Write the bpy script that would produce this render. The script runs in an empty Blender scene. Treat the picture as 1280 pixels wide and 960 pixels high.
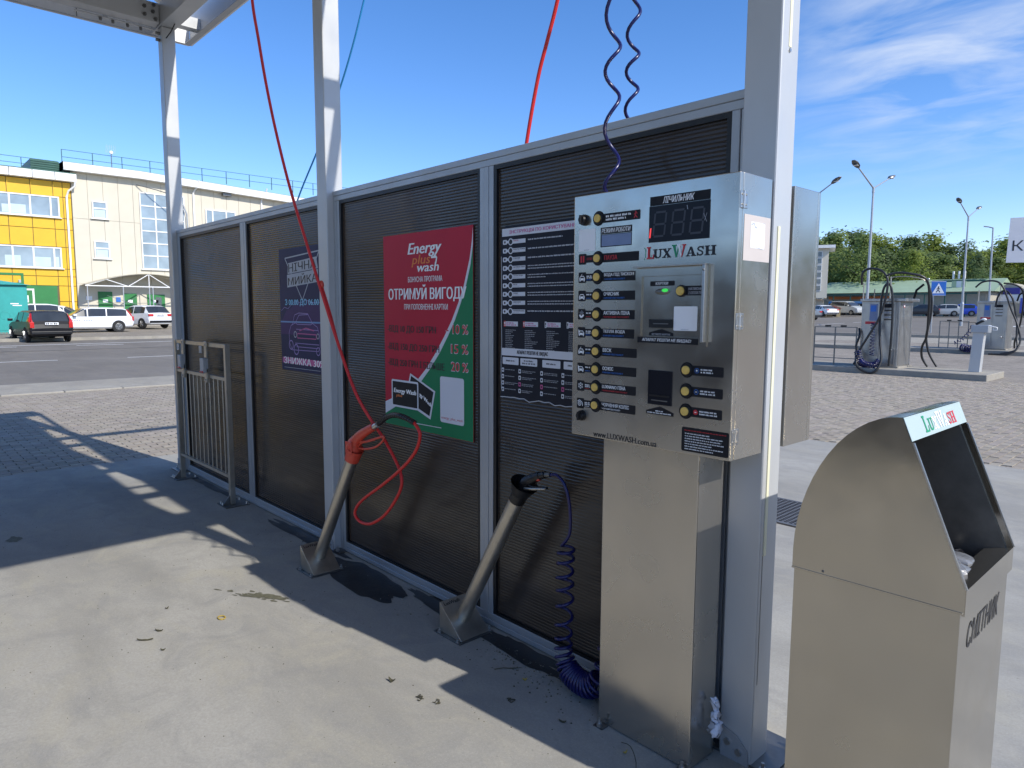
import bpy, math, random
from mathutils import Vector, Matrix
V = Vector
RAD = math.radians
sc = bpy.context.scene
col = sc.collection
rnd = random.Random(7)

# ------------------------------------------------------------ camera
yaw, pitch, roll = RAD(47.2206), RAD(-6.1105), RAD(0.2409)
fwd = V((-math.sin(yaw) * math.cos(pitch), math.cos(yaw) * math.cos(pitch), math.sin(pitch)))
rgt = V((math.cos(yaw), math.sin(yaw), 0))
upv = rgt.cross(fwd)
r_ = rgt * math.cos(roll) + upv * math.sin(roll)
u_ = -rgt * math.sin(roll) + upv * math.cos(roll)
cd = bpy.data.cameras.new('camera')
cam = bpy.data.objects.new('camera', cd)
col.objects.link(cam)
cam.matrix_world = Matrix(((r_.x, u_.x, -fwd.x, 0), (r_.y, u_.y, -fwd.y, 0), (r_.z, u_.z, -fwd.z, 1.6), (0, 0, 0, 1)))
cd.sensor_width = 36
cd.lens = 863.8 * 36 / 1280
cd.clip_start = 0.05
cd.clip_end = 4000
sc.camera = cam

# ------------------------------------------------------------ sky and sun
SUN_EL, SUN_AZ = RAD(39.3), RAD(8.1)          # azimuth measured from +X towards +Y
w = bpy.data.worlds.new('World')
sc.world = w
w.use_nodes = True
nt = w.node_tree
nt.nodes.clear()
out = nt.nodes.new('ShaderNodeOutputWorld')
bg = nt.nodes.new('ShaderNodeBackground')
sky = nt.nodes.new('ShaderNodeTexSky')
sky.sky_type = 'NISHITA'
sky.sun_disc = False
sky.sun_elevation = SUN_EL
sky.sun_rotation = math.pi / 2 - SUN_AZ
sky.air_density = 0.82
sky.dust_density = 0.15
sky.ozone_density = 2.2
sky.altitude = 100
bg.inputs[1].default_value = 0.143
tcw = nt.nodes.new('ShaderNodeTexCoord')
sep = nt.nodes.new('ShaderNodeSeparateXYZ')
nt.links.new(tcw.outputs['Generated'], sep.inputs[0])


def wmath(op, a, b=None, c=None):
    n = nt.nodes.new('ShaderNodeMath')
    n.operation = op
    for i, v in enumerate((a, b, c)):
        if v is None:
            continue
        if isinstance(v, (int, float)):
            n.inputs[i].default_value = v
        else:
            nt.links.new(v, n.inputs[i])
    return n.outputs[0]


# thin cirrus laid on a flat layer high above: project the view direction on it
zc = wmath('MAXIMUM', sep.outputs[2], 0.03)
zc = wmath('ADD', zc, 0.06)
cx = wmath('DIVIDE', sep.outputs[0], zc)
cy = wmath('DIVIDE', sep.outputs[1], zc)
comb = nt.nodes.new('ShaderNodeCombineXYZ')
nt.links.new(cx, comb.inputs[0])
nt.links.new(cy, comb.inputs[1])
mp = nt.nodes.new('ShaderNodeMapping')
mp.inputs['Rotation'].default_value = (0, 0, RAD(-38))
mp.inputs['Scale'].default_value = (1.4, 2.1, 1)
nt.links.new(comb.outputs[0], mp.inputs[0])
n1 = nt.nodes.new('ShaderNodeTexNoise')
n1.inputs['Scale'].default_value = 1.5
n1.inputs['Detail'].default_value = 9
n1.inputs['Roughness'].default_value = 0.55
n1.inputs['Distortion'].default_value = 0.5
nt.links.new(mp.outputs[0], n1.inputs['Vector'])
n2 = nt.nodes.new('ShaderNodeTexNoise')
n2.inputs['Scale'].default_value = 0.34
n2.inputs['Detail'].default_value = 2
nt.links.new(comb.outputs[0], n2.inputs['Vector'])
# the bank of cirrus lies towards +Y +X (north-east of the place), the rest is clear
side = wmath('ADD', wmath('MULTIPLY', sep.outputs[0], 0.68), wmath('MULTIPLY', sep.outputs[1], 0.73))
m1 = nt.nodes.new('ShaderNodeMapRange')
m1.inputs['From Min'].default_value = 0.30
m1.inputs['From Max'].default_value = 0.44
nt.links.new(side, m1.inputs['Value'])
lo = nt.nodes.new('ShaderNodeMapRange')
lo.inputs['From Min'].default_value = 0.14
lo.inputs['From Max'].default_value = 0.30
nt.links.new(sep.outputs[2], lo.inputs['Value'])
cl = nt.nodes.new('ShaderNodeMapRange')
cl.inputs['From Min'].default_value = 0.40
cl.inputs['From Max'].default_value = 0.66
cl.inputs['To Max'].default_value = 0.72
nt.links.new(n1.outputs['Fac'], cl.inputs['Value'])
cm = wmath('MULTIPLY', wmath('MULTIPLY', cl.outputs[0], m1.outputs[0]), lo.outputs[0])
mixc = nt.nodes.new('ShaderNodeMix')
mixc.data_type = 'RGBA'
nt.links.new(cm, mixc.inputs[0])
sat = nt.nodes.new('ShaderNodeHueSaturation')
sat.inputs['Saturation'].default_value = 1.26
nt.links.new(sky.outputs[0], sat.inputs['Color'])
wb = nt.nodes.new('ShaderNodeMix')
wb.data_type = 'RGBA'
wb.blend_type = 'MULTIPLY'
wb.inputs[0].default_value = 1
wb.inputs[7].default_value = (1.0, 0.90, 0.98, 1)
nt.links.new(sat.outputs[0], wb.inputs[6])
nt.links.new(wb.outputs[2], mixc.inputs[6])
mixc.inputs[7].default_value = (3.3, 3.7, 4.4, 1)
nt.links.new(mixc.outputs[2], bg.inputs[0])
nt.links.new(bg.outputs[0], out.inputs[0])

sd = bpy.data.lights.new('sun', 'SUN')
sd.energy = 3.05
sd.angle = RAD(0.53)
sd.color = (1.0, 0.955, 0.885)
sun = bpy.data.objects.new('sun', sd)
col.objects.link(sun)
sdir = V((math.cos(SUN_EL) * math.cos(SUN_AZ), math.cos(SUN_EL) * math.sin(SUN_AZ), math.sin(SUN_EL)))
sun.rotation_euler = sdir.to_track_quat('Z', 'Y').to_euler()
sun.location = (6, 2, 9)

sc.view_settings.view_transform = 'Standard'
sc.view_settings.look = 'None'
sc.view_settings.exposure = 0.7
sc.view_settings.gamma = 1.0
sc.render.resolution_x, sc.render.resolution_y = 1024, 768


# ------------------------------------------------------------ materials
def mat(name, base, rough=0.6, metal=0.0, var=0.08, nscale=(3, 3, 3), detail=6, bump=0.0, bscale=None,
        rvar=0.0, tint=None, spec=None, emit=None, trans=0.0, coat=0.0, coords='Object', alpha=None, vcol=False, aniso=0.0):
    m = bpy.data.materials.new(name)
    m.use_nodes = True
    t = m.node_tree
    b = t.nodes['Principled BSDF']
    b.inputs['Base Color'].default_value = (*base, 1)
    b.inputs['Roughness'].default_value = rough
    b.inputs['Metallic'].default_value = metal
    if spec is not None:
        b.inputs['Specular IOR Level'].default_value = spec
    if trans:
        b.inputs['Transmission Weight'].default_value = trans
    if coat:
        b.inputs['Coat Weight'].default_value = coat
        b.inputs['Coat Roughness'].default_value = 0.05
    if emit:
        b.inputs['Emission Color'].default_value = (*emit[0], 1)
        b.inputs['Emission Strength'].default_value = emit[1]
    if aniso:
        b.inputs['Anisotropic'].default_value = aniso
    if var or bump or rvar:
        tc = t.nodes.new('ShaderNodeTexCoord')
        mpn = t.nodes.new('ShaderNodeMapping')
        mpn.inputs['Scale'].default_value = nscale
        t.links.new(tc.outputs[coords], mpn.inputs[0])
        nz = t.nodes.new('ShaderNodeTexNoise')
        nz.inputs['Scale'].default_value = 1
        nz.inputs['Detail'].default_value = detail
        nz.inputs['Roughness'].default_value = 0.6
        t.links.new(mpn.outputs[0], nz.inputs['Vector'])
        if var:
            mx = t.nodes.new('ShaderNodeMix')
            mx.data_type = 'RGBA'
            rr = t.nodes.new('ShaderNodeMapRange')
            rr.inputs['From Min'].default_value = 0.3
            rr.inputs['From Max'].default_value = 0.7
            t.links.new(nz.outputs['Fac'], rr.inputs['Value'])
            t.links.new(rr.outputs[0], mx.inputs[0])
            lo_ = tint if tint else tuple(c * (1 - var) for c in base)
            hi_ = tuple(min(1, c * (1 + var)) for c in base)
            mx.inputs[6].default_value = (*lo_, 1)
            mx.inputs[7].default_value = (*hi_, 1)
            t.links.new(mx.outputs[2], b.inputs['Base Color'])
            if vcol:
                at = t.nodes.new('ShaderNodeAttribute')
                at.attribute_name = 'shade'
                mm = t.nodes.new('ShaderNodeMix')
                mm.data_type = 'RGBA'
                mm.blend_type = 'MULTIPLY'
                mm.inputs[0].default_value = 1
                t.links.new(mx.outputs[2], mm.inputs[6])
                t.links.new(at.outputs['Color'], mm.inputs[7])
                t.links.new(mm.outputs[2], b.inputs['Base Color'])
        if rvar:
            r2 = t.nodes.new('ShaderNodeMapRange')
            r2.inputs['From Min'].default_value = 0.3
            r2.inputs['From Max'].default_value = 0.7
            r2.inputs['To Min'].default_value = max(0.02, rough - rvar)
            r2.inputs['To Max'].default_value = rough + rvar
            nr = t.nodes.new('ShaderNodeTexNoise')
            nr.inputs['Scale'].default_value = 5
            nr.inputs['Detail'].default_value = 5
            t.links.new(tc.outputs[coords], nr.inputs['Vector'])
            t.links.new(nr.outputs['Fac'], r2.inputs['Value'])
            t.links.new(r2.outputs[0], b.inputs['Roughness'])
        if bump:
            nb = nz
            if bscale:
                mpb = t.nodes.new('ShaderNodeMapping')
                mpb.inputs['Scale'].default_value = bscale
                t.links.new(tc.outputs[coords], mpb.inputs[0])
                nb = t.nodes.new('ShaderNodeTexNoise')
                nb.inputs['Scale'].default_value = 1
                nb.inputs['Detail'].default_value = 4
                t.links.new(mpb.outputs[0], nb.inputs['Vector'])
            bp = t.nodes.new('ShaderNodeBump')
            bp.inputs['Strength'].default_value = bump
            bp.inputs['Distance'].default_value = 0.01
            t.links.new(nb.outputs['Fac'], bp.inputs['Height'])
            t.links.new(bp.outputs[0], b.inputs['Normal'])
    return m


M = {}
M['steel'] = mat('brushed_stainless_steel', (0.51, 0.477, 0.42), 0.23, 0.88, 0.035, (5, 5, 1.6), 7, 0.05, (1.7, 1.7, 1.1), rvar=0.10)
M['steel_grey'] = mat('weathered_station_steel', (0.42, 0.41, 0.39), 0.38, 0.88, 0.06, (9, 9, 0.7), 4, rvar=0.08)
M['steel_dark'] = mat('stainless_steel_bin', (0.51, 0.470, 0.395), 0.17, 0.93, 0.045, (4, 4, 2.2), 8, 0.10, (2.4, 2.4, 2.0), rvar=0.11)
M['steel_tube'] = mat('satin_steel_tube', (0.50, 0.465, 0.40), 0.36, 0.9, 0.08, (25, 25, 25), 5, 0.0, rvar=0.08)
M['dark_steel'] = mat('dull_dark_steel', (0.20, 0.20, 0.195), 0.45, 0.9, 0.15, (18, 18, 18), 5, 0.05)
M['galv'] = mat('galvanised_paint', (0.52, 0.53, 0.53), 0.42, 0.25, 0.05, (2.5, 2.5, 1.2), 6, 0.02, (40, 40, 40), rvar=0.08)
M['alu'] = mat('anodised_aluminium', (0.42, 0.44, 0.46), 0.42, 0.45, 0.05, (6, 6, 6), 5, 0.02, (60, 60, 60), rvar=0.06)
M['bolt'] = mat('zinc_bolt', (0.55, 0.54, 0.52), 0.35, 1.0, 0.1, (60, 60, 60))
M['black'] = mat('black_plastic', (0.008, 0.008, 0.009), 0.42, 0, 0.2, (40, 40, 40), 3)
M['label'] = mat('black_label_film', (0.012, 0.012, 0.015), 0.5, 0, 0.15, (30, 30, 30), 3, spec=0.25)
M['screen'] = mat('dark_display_glass', (0.012, 0.013, 0.019), 0.3, 0, 0.1, (10, 10, 10), 3, spec=0.2)
M['segment'] = mat('unlit_segment', (0.045, 0.05, 0.065), 0.5, 0, 0.1)
M['seg_on'] = mat('lit_red_segment', (0.6, 0.02, 0.03), 0.4, 0, 0.1, emit=((1.0, 0.08, 0.08), 0.5))
M['lcd'] = mat('blue_lcd', (0.17, 0.22, 0.36), 0.3, 0, 0.1, (9, 9, 9))
M['led'] = mat('green_led', (0.02, 0.4, 0.05), 0.3, 0, 0.1, emit=((0.08, 1.0, 0.15), 0.35))
M['gold'] = mat('brass_button', (0.74, 0.50, 0.12), 0.42, 0.0, 0.12, (70, 70, 70), 4, 0.05)
M['white'] = mat('white_print', (0.86, 0.87, 0.88), 0.5, 0, 0.04)
M['grey_print'] = mat('grey_print', (0.42, 0.44, 0.48), 0.5, 0, 0.08)
M['offwhite'] = mat('white_painted_metal', (0.80, 0.80, 0.78), 0.45, 0, 0.04, (2, 2, 2))
M['pale_film'] = mat('pale_mint_film', (0.42, 0.51, 0.50), 0.4, 0, 0.04)
M['pink_film'] = mat('faded_sticker_backing', (0.56, 0.50, 0.46), 0.5, 0, 0.05)
M['cream_strip'] = mat('cream_strip', (0.78, 0.74, 0.52), 0.5, 0, 0.05)
M['red_print'] = mat('red_print', (0.55, 0.03, 0.04), 0.45, 0, 0.05)
M['blue_print'] = mat('blue_print', (0.03, 0.16, 0.55), 0.45, 0, 0.05)
M['green_print'] = mat('green_print', (0.01, 0.28, 0.13), 0.45, 0, 0.05)
M['orange_print'] = mat('orange_print', (0.75, 0.20, 0.04), 0.45, 0, 0.05)
M['black_print'] = mat('black_print', (0.015, 0.015, 0.018), 0.45, 0, 0.05)
M['cyan_print'] = mat('cyan_print', (0.25, 0.62, 0.85), 0.45, 0, 0.05)
M['magenta_print'] = mat('magenta_print', (0.55, 0.10, 0.28), 0.45, 0, 0.05)
M['violet_print'] = mat('violet_print', (0.30, 0.22, 0.50), 0.45, 0, 0.05)
M['navy_print'] = mat('navy_film', (0.018, 0.022, 0.075), 0.5, 0, 0.25, (2, 2, 4), 4, spec=0.25)
M['purple_print'] = mat('purple_film', (0.06, 0.03, 0.12), 0.5, 0, 0.25, (2, 2, 4), 4, spec=0.25)
M['horizon_print'] = mat('bright_blue_film', (0.12, 0.28, 0.55), 0.40, 0, 0.1, (2, 2, 4), 4)
M['poster_red'] = mat('crimson_film', (0.47, 0.017, 0.045), 0.45, 0, 0.06, (2, 2, 2), spec=0.22)
M['poster_green'] = mat('green_film', (0.015, 0.20, 0.085), 0.45, 0, 0.06, (2, 2, 2), spec=0.22)
M['poster_white'] = mat('white_film', (0.66, 0.68, 0.74), 0.5, 0, 0.03)
M['ins_black'] = mat('black_poster_film', (0.012, 0.014, 0.024), 0.5, 0, 0.2, (5, 5, 5), bump=0.1, bscale=(6, 6, 6), spec=0.25)
M['red_hose'] = mat('red_rubber_hose', (0.62, 0.022, 0.020), 0.38, 0, 0.08, (20, 20, 20))
M['red_gun'] = mat('red_orange_plastic', (0.60, 0.065, 0.035), 0.38, 0, 0.08, (30, 30, 30), 4, 0.05)
M['navy_hose'] = mat('navy_coil_hose', (0.008, 0.010, 0.085), 0.28, 0, 0.1, (30, 30, 30))
M['cyan_hose'] = mat('light_blue_hose', (0.03, 0.30, 0.62), 0.35, 0, 0.05)
M['black_hose'] = mat('black_rubber_hose', (0.02, 0.02, 0.02), 0.4, 0, 0.1)
M['cloth'] = mat('white_cloth', (0.72, 0.76, 0.86), 0.85, 0, 0.06, (30, 30, 30), 4, 0.3)
M['plastic_bag'] = mat('grey_crumpled_film', (0.16, 0.165, 0.175), 0.25, 0, 0.35, (20, 20, 20), 4, 0.3)
M['litter_dark'] = mat('dark_bin_liner', (0.012, 0.012, 0.014), 0.25, 0, 0.2, (20, 20, 20), 4, 0.4)
M['roof_sheet'] = mat('corrugated_roof_sheet', (0.72, 0.67, 0.58), 0.6, 0.0, 0.1, (3, 3, 3))
M['fascia'] = mat('white_fascia_sheet', (0.78, 0.78, 0.76), 0.45, 0, 0.04, (2, 2, 2))
M['leaf_dead'] = mat('dead_leaf', (0.06, 0.055, 0.03), 0.8, 0, 0.3, (50, 50, 50))
M['leaf_yellow'] = mat('yellow_leaf', (0.42, 0.30, 0.06), 0.7, 0, 0.2, (50, 50, 50))
M['grate'] = mat('rusty_grate_steel', (0.22, 0.21, 0.20), 0.55, 0.7, 0.25, (30, 30, 30), 5, 0.1)
M['pit'] = mat('dark_pit', (0.02, 0.02, 0.02), 0.9, 0, 0.2)
M['reflex'] = mat('soil', (0.10, 0.085, 0.06), 0.9, 0, 0.2)


def concrete(name, base, stain, scale=1.0, wet=False):
    m = mat(name, base, 0.92, 0, 0, bump=0, spec=0.12)
    t = m.node_tree
    b = t.nodes['Principled BSDF']
    tc = t.nodes.new('ShaderNodeTexCoord')

    def noise(s, d, rough=0.6, dist=0.0, scl=(1, 1, 1)):
        mp_ = t.nodes.new('ShaderNodeMapping')
        mp_.inputs['Scale'].default_value = scl
        t.links.new(tc.outputs['Object'], mp_.inputs[0])
        n = t.nodes.new('ShaderNodeTexNoise')
        n.inputs['Scale'].default_value = s * scale
        n.inputs['Detail'].default_value = d
        n.inputs['Roughness'].default_value = rough
        n.inputs['Distortion'].default_value = dist
        t.links.new(mp_.outputs[0], n.inputs['Vector'])
        return n.outputs['Fac']

    def rng(v, a, b_, c=0.0, d=1.0):
        n = t.nodes.new('ShaderNodeMapRange')
        for i, x in zip(('From Min', 'From Max', 'To Min', 'To Max'), (a, b_, c, d)):
            n.inputs[i].default_value = x
        t.links.new(v, n.inputs['Value'])
        return n.outputs[0]

    def mix(f, a, b_):
        n = t.nodes.new('ShaderNodeMix')
        n.data_type = 'RGBA'
        t.links.new(f, n.inputs[0])
        for i, x in ((6, a), (7, b_)):
            if isinstance(x, tuple):
                n.inputs[i].default_value = (*x, 1)
            else:
                t.links.new(x, n.inputs[i])
        return n.outputs[2]
    c = mix(rng(noise(0.9, 6, 0.65, 0.6, (0.6, 1.3, 1)), 0.36, 0.68), tuple(x * 0.80 for x in base), tuple(min(1, x * 1.14) for x in base))
    c = mix(rng(noise(1.15, 5, 0.6, 0.3, (0.55, 2.2, 1)), 0.52, 0.70, 0, 0.75), c, tuple(x * 0.74 for x in base))
    c = mix(rng(noise(3.2, 8, 0.72, 1.2), 0.46, 0.68, 0, 0.7), c, stain)
    warm = tuple(min(1, x * k) for x, k in zip(base, (1.10, 1.07, 0.96)))
    c = mix(rng(noise(2.1, 7, 0.7, 0.9, (1, 1.4, 1)), 0.50, 0.72, 0, 0.8), c, warm)
    c = mix(rng(noise(75, 4, 0.75), 0.34, 0.66, 0, 0.45), c, tuple(x * 0.66 for x in base))
    c = mix(rng(noise(160, 3, 0.8), 0.55, 0.70, 0, 0.5), c, tuple(min(1, x * 1.3) for x in base))
    c = mix(rng(noise(26, 4, 0.7), 0.68, 0.75, 0, 0.75), c, tuple(x * 0.42 for x in base))
    c = mix(rng(noise(9, 7, 0.75, 2.0), 0.62, 0.74, 0, 0.5), c, tuple(min(1, x * 1.22) for x in base))
    t.links.new(c, b.inputs['Base Color'])
    bp = t.nodes.new('ShaderNodeBump')
    bp.inputs['Strength'].default_value = 0.25
    bp.inputs['Distance'].default_value = 0.006
    t.links.new(noise(55, 6, 0.7), bp.inputs['Height'])
    t.links.new(bp.outputs[0], b.inputs['Normal'])
    return m


M['concrete'] = concrete('pad_concrete', (0.375, 0.362, 0.325), (0.265, 0.262, 0.25))
M['kerb'] = concrete('kerb_concrete', (0.37, 0.345, 0.295), (0.28, 0.265, 0.235))
M['asphalt'] = concrete('asphalt', (0.215, 0.200, 0.180), (0.175, 0.164, 0.150), 0.6)
M['parking'] = concrete('dusty_parking_surface', (0.30, 0.265, 0.215), (0.24, 0.21, 0.17), 0.5)
M['joint'] = mat('sand_joint', (0.17, 0.155, 0.13), 0.95, 0, 0.2, (20, 20, 20))
M['paver'] = mat('concrete_paver', (0.32, 0.287, 0.243), 0.92, 0, 0.13, (9, 9, 9), 6, 0.2, (90, 90, 90), vcol=True, spec=0.12)
M['wet'] = mat('wet_concrete', (0.022, 0.022, 0.023), 0.42, 0, 0.35, (9, 9, 9), 7, 0.15, (50, 50, 50), rvar=0.12)
M['stain'] = mat('mossy_stain', (0.12, 0.115, 0.075), 0.8, 0, 0.3, (25, 25, 25), 6, 0.2)
M['road_paint'] = mat('worn_road_paint', (0.60, 0.60, 0.58), 0.7, 0, 0.15, (6, 6, 6), 6)


def brick_ground(name, c1, c2, mortar, w_, h_):
    m = mat(name, c1, 0.92, 0, 0, spec=0.12)
    t = m.node_tree
    tc = t.nodes.new('ShaderNodeTexCoord')
    mp_ = t.nodes.new('ShaderNodeMapping')
    mp_.inputs['Rotation'].default_value = (0, 0, RAD(90))
    t.links.new(tc.outputs['Object'], mp_.inputs[0])
    b = t.nodes.new('ShaderNodeTexBrick')
    b.inputs['Color1'].default_value = (*c1, 1)
    b.inputs['Color2'].default_value = (*c2, 1)
    b.inputs['Mortar'].default_value = (*mortar, 1)
    b.inputs['Scale'].default_value = 1
    b.inputs['Brick Width'].default_value = w_
    b.inputs['Row Height'].default_value = h_
    b.inputs['Mortar Size'].default_value = 0.005
    b.inputs['Mortar Smooth'].default_value = 0.3
    t.links.new(mp_.outputs[0], b.inputs['Vector'])
    n = t.nodes.new('ShaderNodeTexNoise')
    n.inputs['Scale'].default_value = 1.3
    n.inputs['Detail'].default_value = 7
    t.links.new(tc.outputs['Object'], n.inputs['Vector'])
    r = t.nodes.new('ShaderNodeMapRange')
    r.inputs['From Min'].default_value = 0.35
    r.inputs['From Max'].default_value = 0.7
    r.inputs['To Min'].default_value = 0.82
    r.inputs['To Max'].default_value = 1.1
    t.links.new(n.outputs['Fac'], r.inputs['Value'])
    mx = t.nodes.new('ShaderNodeMix')
    mx.data_type = 'RGBA'
    mx.blend_type = 'MULTIPLY'
    mx.inputs[0].default_value = 1
    t.links.new(b.outputs['Color'], mx.inputs[6])
    t.links.new(r.outputs[0], mx.inputs[7])
    t.links.new(mx.outputs[2], t.nodes['Principled BSDF'].inputs['Base Color'])
    return m


M['paver_sheet'] = brick_ground('paver_field', (0.325, 0.288, 0.245), (0.275, 0.248, 0.212), (0.165, 0.145, 0.118), 0.2, 0.1)


def panel_material():
    """bronze multiwall polycarbonate: glossy skin over a faintly translucent dark body"""
    m = mat('bronze_polycarbonate', (0.050, 0.040, 0.033), 0.17, 0, 0.25, (1.5, 1.5, 30), 4, bump=0.10, bscale=(1.2, 1.2, 4), rvar=0.06)
    t = m.node_tree
    b = t.nodes['Principled BSDF']
    b.inputs['Specular IOR Level'].default_value = 0.5
    o = [n for n in t.nodes if n.type == 'OUTPUT_MATERIAL'][0]
    tr = t.nodes.new('ShaderNodeBsdfTranslucent')
    tr.inputs[0].default_value = (0.34, 0.20, 0.10, 1)
    mx = t.nodes.new('ShaderNodeMixShader')
    mx.inputs[0].default_value = 0.10
    t.links.new(b.outputs[0], mx.inputs[1])
    t.links.new(tr.outputs[0], mx.inputs[2])
    t.links.new(mx.outputs[0], o.inputs[0])
    return m


M['panel'] = panel_material()


# ------------------------------------------------------------ mesh helpers
class MB:
    """collects geometry in world or local coordinates and links it as ONE mesh object"""

    def __init__(s):
        s.v, s.f, s.m, s.sm, s.mats = [], [], [], [], []

    def mi(s, m):
        if isinstance(m, str):
            m = M[m]
        if m not in s.mats:
            s.mats.append(m)
        return s.mats.index(m)

    def raw(s, vs, fs, m, smooth=False):
        k = len(s.v)
        i = s.mi(m)
        s.v += [tuple(p) for p in vs]
        for f in fs:
            s.f.append(tuple(a + k for a in f))
            s.m.append(i)
            s.sm.append(smooth)
        return s

    def box(s, a, b, m):
        x0, y0, z0 = (min(a[i], b[i]) for i in range(3))
        x1, y1, z1 = (max(a[i], b[i]) for i in range(3))
        return s.raw([(x0, y0, z0), (x1, y0, z0), (x1, y1, z0), (x0, y1, z0), (x0, y0, z1), (x1, y0, z1), (x1, y1, z1), (x0, y1, z1)],
                     [(3, 2, 1, 0), (4, 5, 6, 7), (0, 1, 5, 4), (1, 2, 6, 5), (2, 3, 7, 6), (3, 0, 4, 7)], m)

    def prism(s, poly, axis, a, b, m, smooth=False):
        """extrude a 2-D polygon along an axis; poly in the two other axes in xyz order"""
        n = len(poly)

        def P(q, t):
            return (t, q[0], q[1]) if axis == 'x' else (q[0], t, q[1]) if axis == 'y' else (q[0], q[1], t)
        vs = [P(q, a) for q in poly] + [P(q, b) for q in poly]
        ar = sum(poly[i][0] * poly[(i + 1) % n][1] - poly[(i + 1) % n][0] * poly[i][1] for i in range(n))
        flip = (ar < 0) != (axis == 'y') != (b < a)
        fs = [tuple(range(n - 1, -1, -1)), tuple(range(n, 2 * n))] + [(i, (i + 1) % n, (i + 1) % n + n, i + n) for i in range(n)]
        if flip:
            fs = [tuple(reversed(f)) for f in fs]
        return s.raw(vs, fs, m, smooth)

    def bar(s, p, q, w_, h_, m, up=(0, 0, 1)):
        p, q = V(p), V(q)
        d = (q - p).normalized()
        u = V(up)
        if abs(d.dot(u)) > 0.98:
            u = V((1, 0, 0))
        a = d.cross(u).normalized() * w_ / 2
        b = a.cross(d).normalized() * h_ / 2
        vs = [p - a - b, p + a - b, p + a + b, p - a + b, q - a - b, q + a - b, q + a + b, q - a + b]
        return s.raw(vs, [(3, 2, 1, 0), (4, 5, 6, 7), (0, 1, 5, 4), (1, 2, 6, 5), (2, 3, 7, 6), (3, 0, 4, 7)], m)

    def cone(s, p, q, r0, r1, m, n=16, caps=True, smooth=True):
        p, q = V(p), V(q)
        d = (q - p).normalized()
        u = V((0, 0, 1)) if abs(d.z) < 0.9 else V((1, 0, 0))
        a = d.cross(u).normalized()
        b = d.cross(a)
        vs = []
        for c, r in ((p, r0), (q, r1)):
            for i in range(n):
                t = 2 * math.pi * i / n
                vs.append(c + a * (r * math.cos(t)) + b * (r * math.sin(t)))
        s.raw(vs, [(i, i + n, (i + 1) % n + n, (i + 1) % n) for i in range(n)], m, smooth)
        if caps:
            s.raw(vs, [tuple(range(n)), tuple(reversed(range(n, 2 * n)))], m)
        return s

    def tube(s, pts, r, m, n=8, caps=True):
        pts = [V(p) for p in pts]
        k = len(pts)
        rs = r if isinstance(r, (list, tuple)) else [r] * k
        t0 = (pts[1] - pts[0]).normalized()
        u = V((0, 0, 1)) if abs(t0.z) < 0.9 else V((1, 0, 0))
        a = t0.cross(u).normalized()
        vs = []
        for i in range(k):
            t = (pts[min(i + 1, k - 1)] - pts[max(i - 1, 0)])
            t = t.normalized() if t.length > 1e-9 else t0
            a = (a - t * a.dot(t))
            a = a.normalized() if a.length > 1e-6 else t.orthogonal().normalized()
            b = t.cross(a)
            for j in range(n):
                q = 2 * math.pi * j / n
                vs.append(pts[i] + a * (rs[i] * math.cos(q)) + b * (rs[i] * math.sin(q)))
        fs = [(i * n + j, i * n + (j + 1) % n, (i + 1) * n + (j + 1) % n, (i + 1) * n + j) for i in range(k - 1) for j in range(n)]
        s.raw(vs, fs, m, True)
        if caps:
            s.raw(vs[:n] + vs[-n:], [tuple(reversed(range(n))), tuple(range(n, 2 * n))], m)
        return s

    def sphere(s, c, r, m, nu=14, nv=8):
        c = V(c)
        rr = V(r) if not isinstance(r, (int, float)) else V((r, r, r))
        vs = [c + V((0, 0, rr.z))]
        for j in range(1, nv):
            t = math.pi * j / nv
            for i in range(nu):
                q = 2 * math.pi * i / nu
                vs.append(c + V((rr.x * math.sin(t) * math.cos(q), rr.y * math.sin(t) * math.sin(q), rr.z * math.cos(t))))
        vs.append(c - V((0, 0, rr.z)))
        fs = [(0, 1 + i, 1 + (i + 1) % nu) for i in range(nu)]
        for j in range(nv - 2):
            for i in range(nu):
                a = 1 + j * nu
                fs.append((a + i, a + nu + i, a + nu + (i + 1) % nu, a + (i + 1) % nu))
        e = len(vs) - 1
        a = 1 + (nv - 2) * nu
        fs += [(e, a + (i + 1) % nu, a + i) for i in range(nu)]
        return s.raw(vs, fs, m, True)

    # flat print on a plane: P maps (u, v, lift) to a point
    def poly(s, P, pts, m, lift=0.001):
        ar = sum(pts[i][0] * pts[(i + 1) % len(pts)][1] - pts[(i + 1) % len(pts)][0] * pts[i][1] for i in range(len(pts)))
        if ar < 0:
            pts = pts[::-1]
        return s.raw([P(u, v, lift) for u, v in pts], [tuple(range(len(pts)))], m)

    def rect(s, P, u0, v0, u1, v1, m, lift=0.001, r=0.0):
        if r <= 0:
            return s.poly(P, [(u0, v0), (u1, v0), (u1, v1), (u0, v1)], m, lift)
        pts = []
        for cx_, cy_, a0 in ((u1 - r, v0 + r, -90), (u1 - r, v1 - r, 0), (u0 + r, v1 - r, 90), (u0 + r, v0 + r, 180)):
            for k in range(5):
                t = RAD(a0 + 22.5 * k)
                pts.append((cx_ + r * math.cos(t), cy_ + r * math.sin(t)))
        return s.poly(P, pts, m, lift)

    def disc(s, P, u, v, r, m, lift=0.001, n=20, ru=None):
        ru = ru or r
        return s.poly(P, [(u + ru * math.cos(2 * math.pi * k / n), v + r * math.sin(2 * math.pi * k / n)) for k in range(n)], m, lift)

    def ring(s, P, u, v, r0, r1, m, lift=0.001, n=20):
        vs = [P(u + r * math.cos(2 * math.pi * k / n), v + r * math.sin(2 * math.pi * k / n), lift) for r in (r0, r1) for k in range(n)]
        return s.raw(vs, [(i, i + n, (i + 1) % n + n, (i + 1) % n) for i in range(n)], m)

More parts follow.
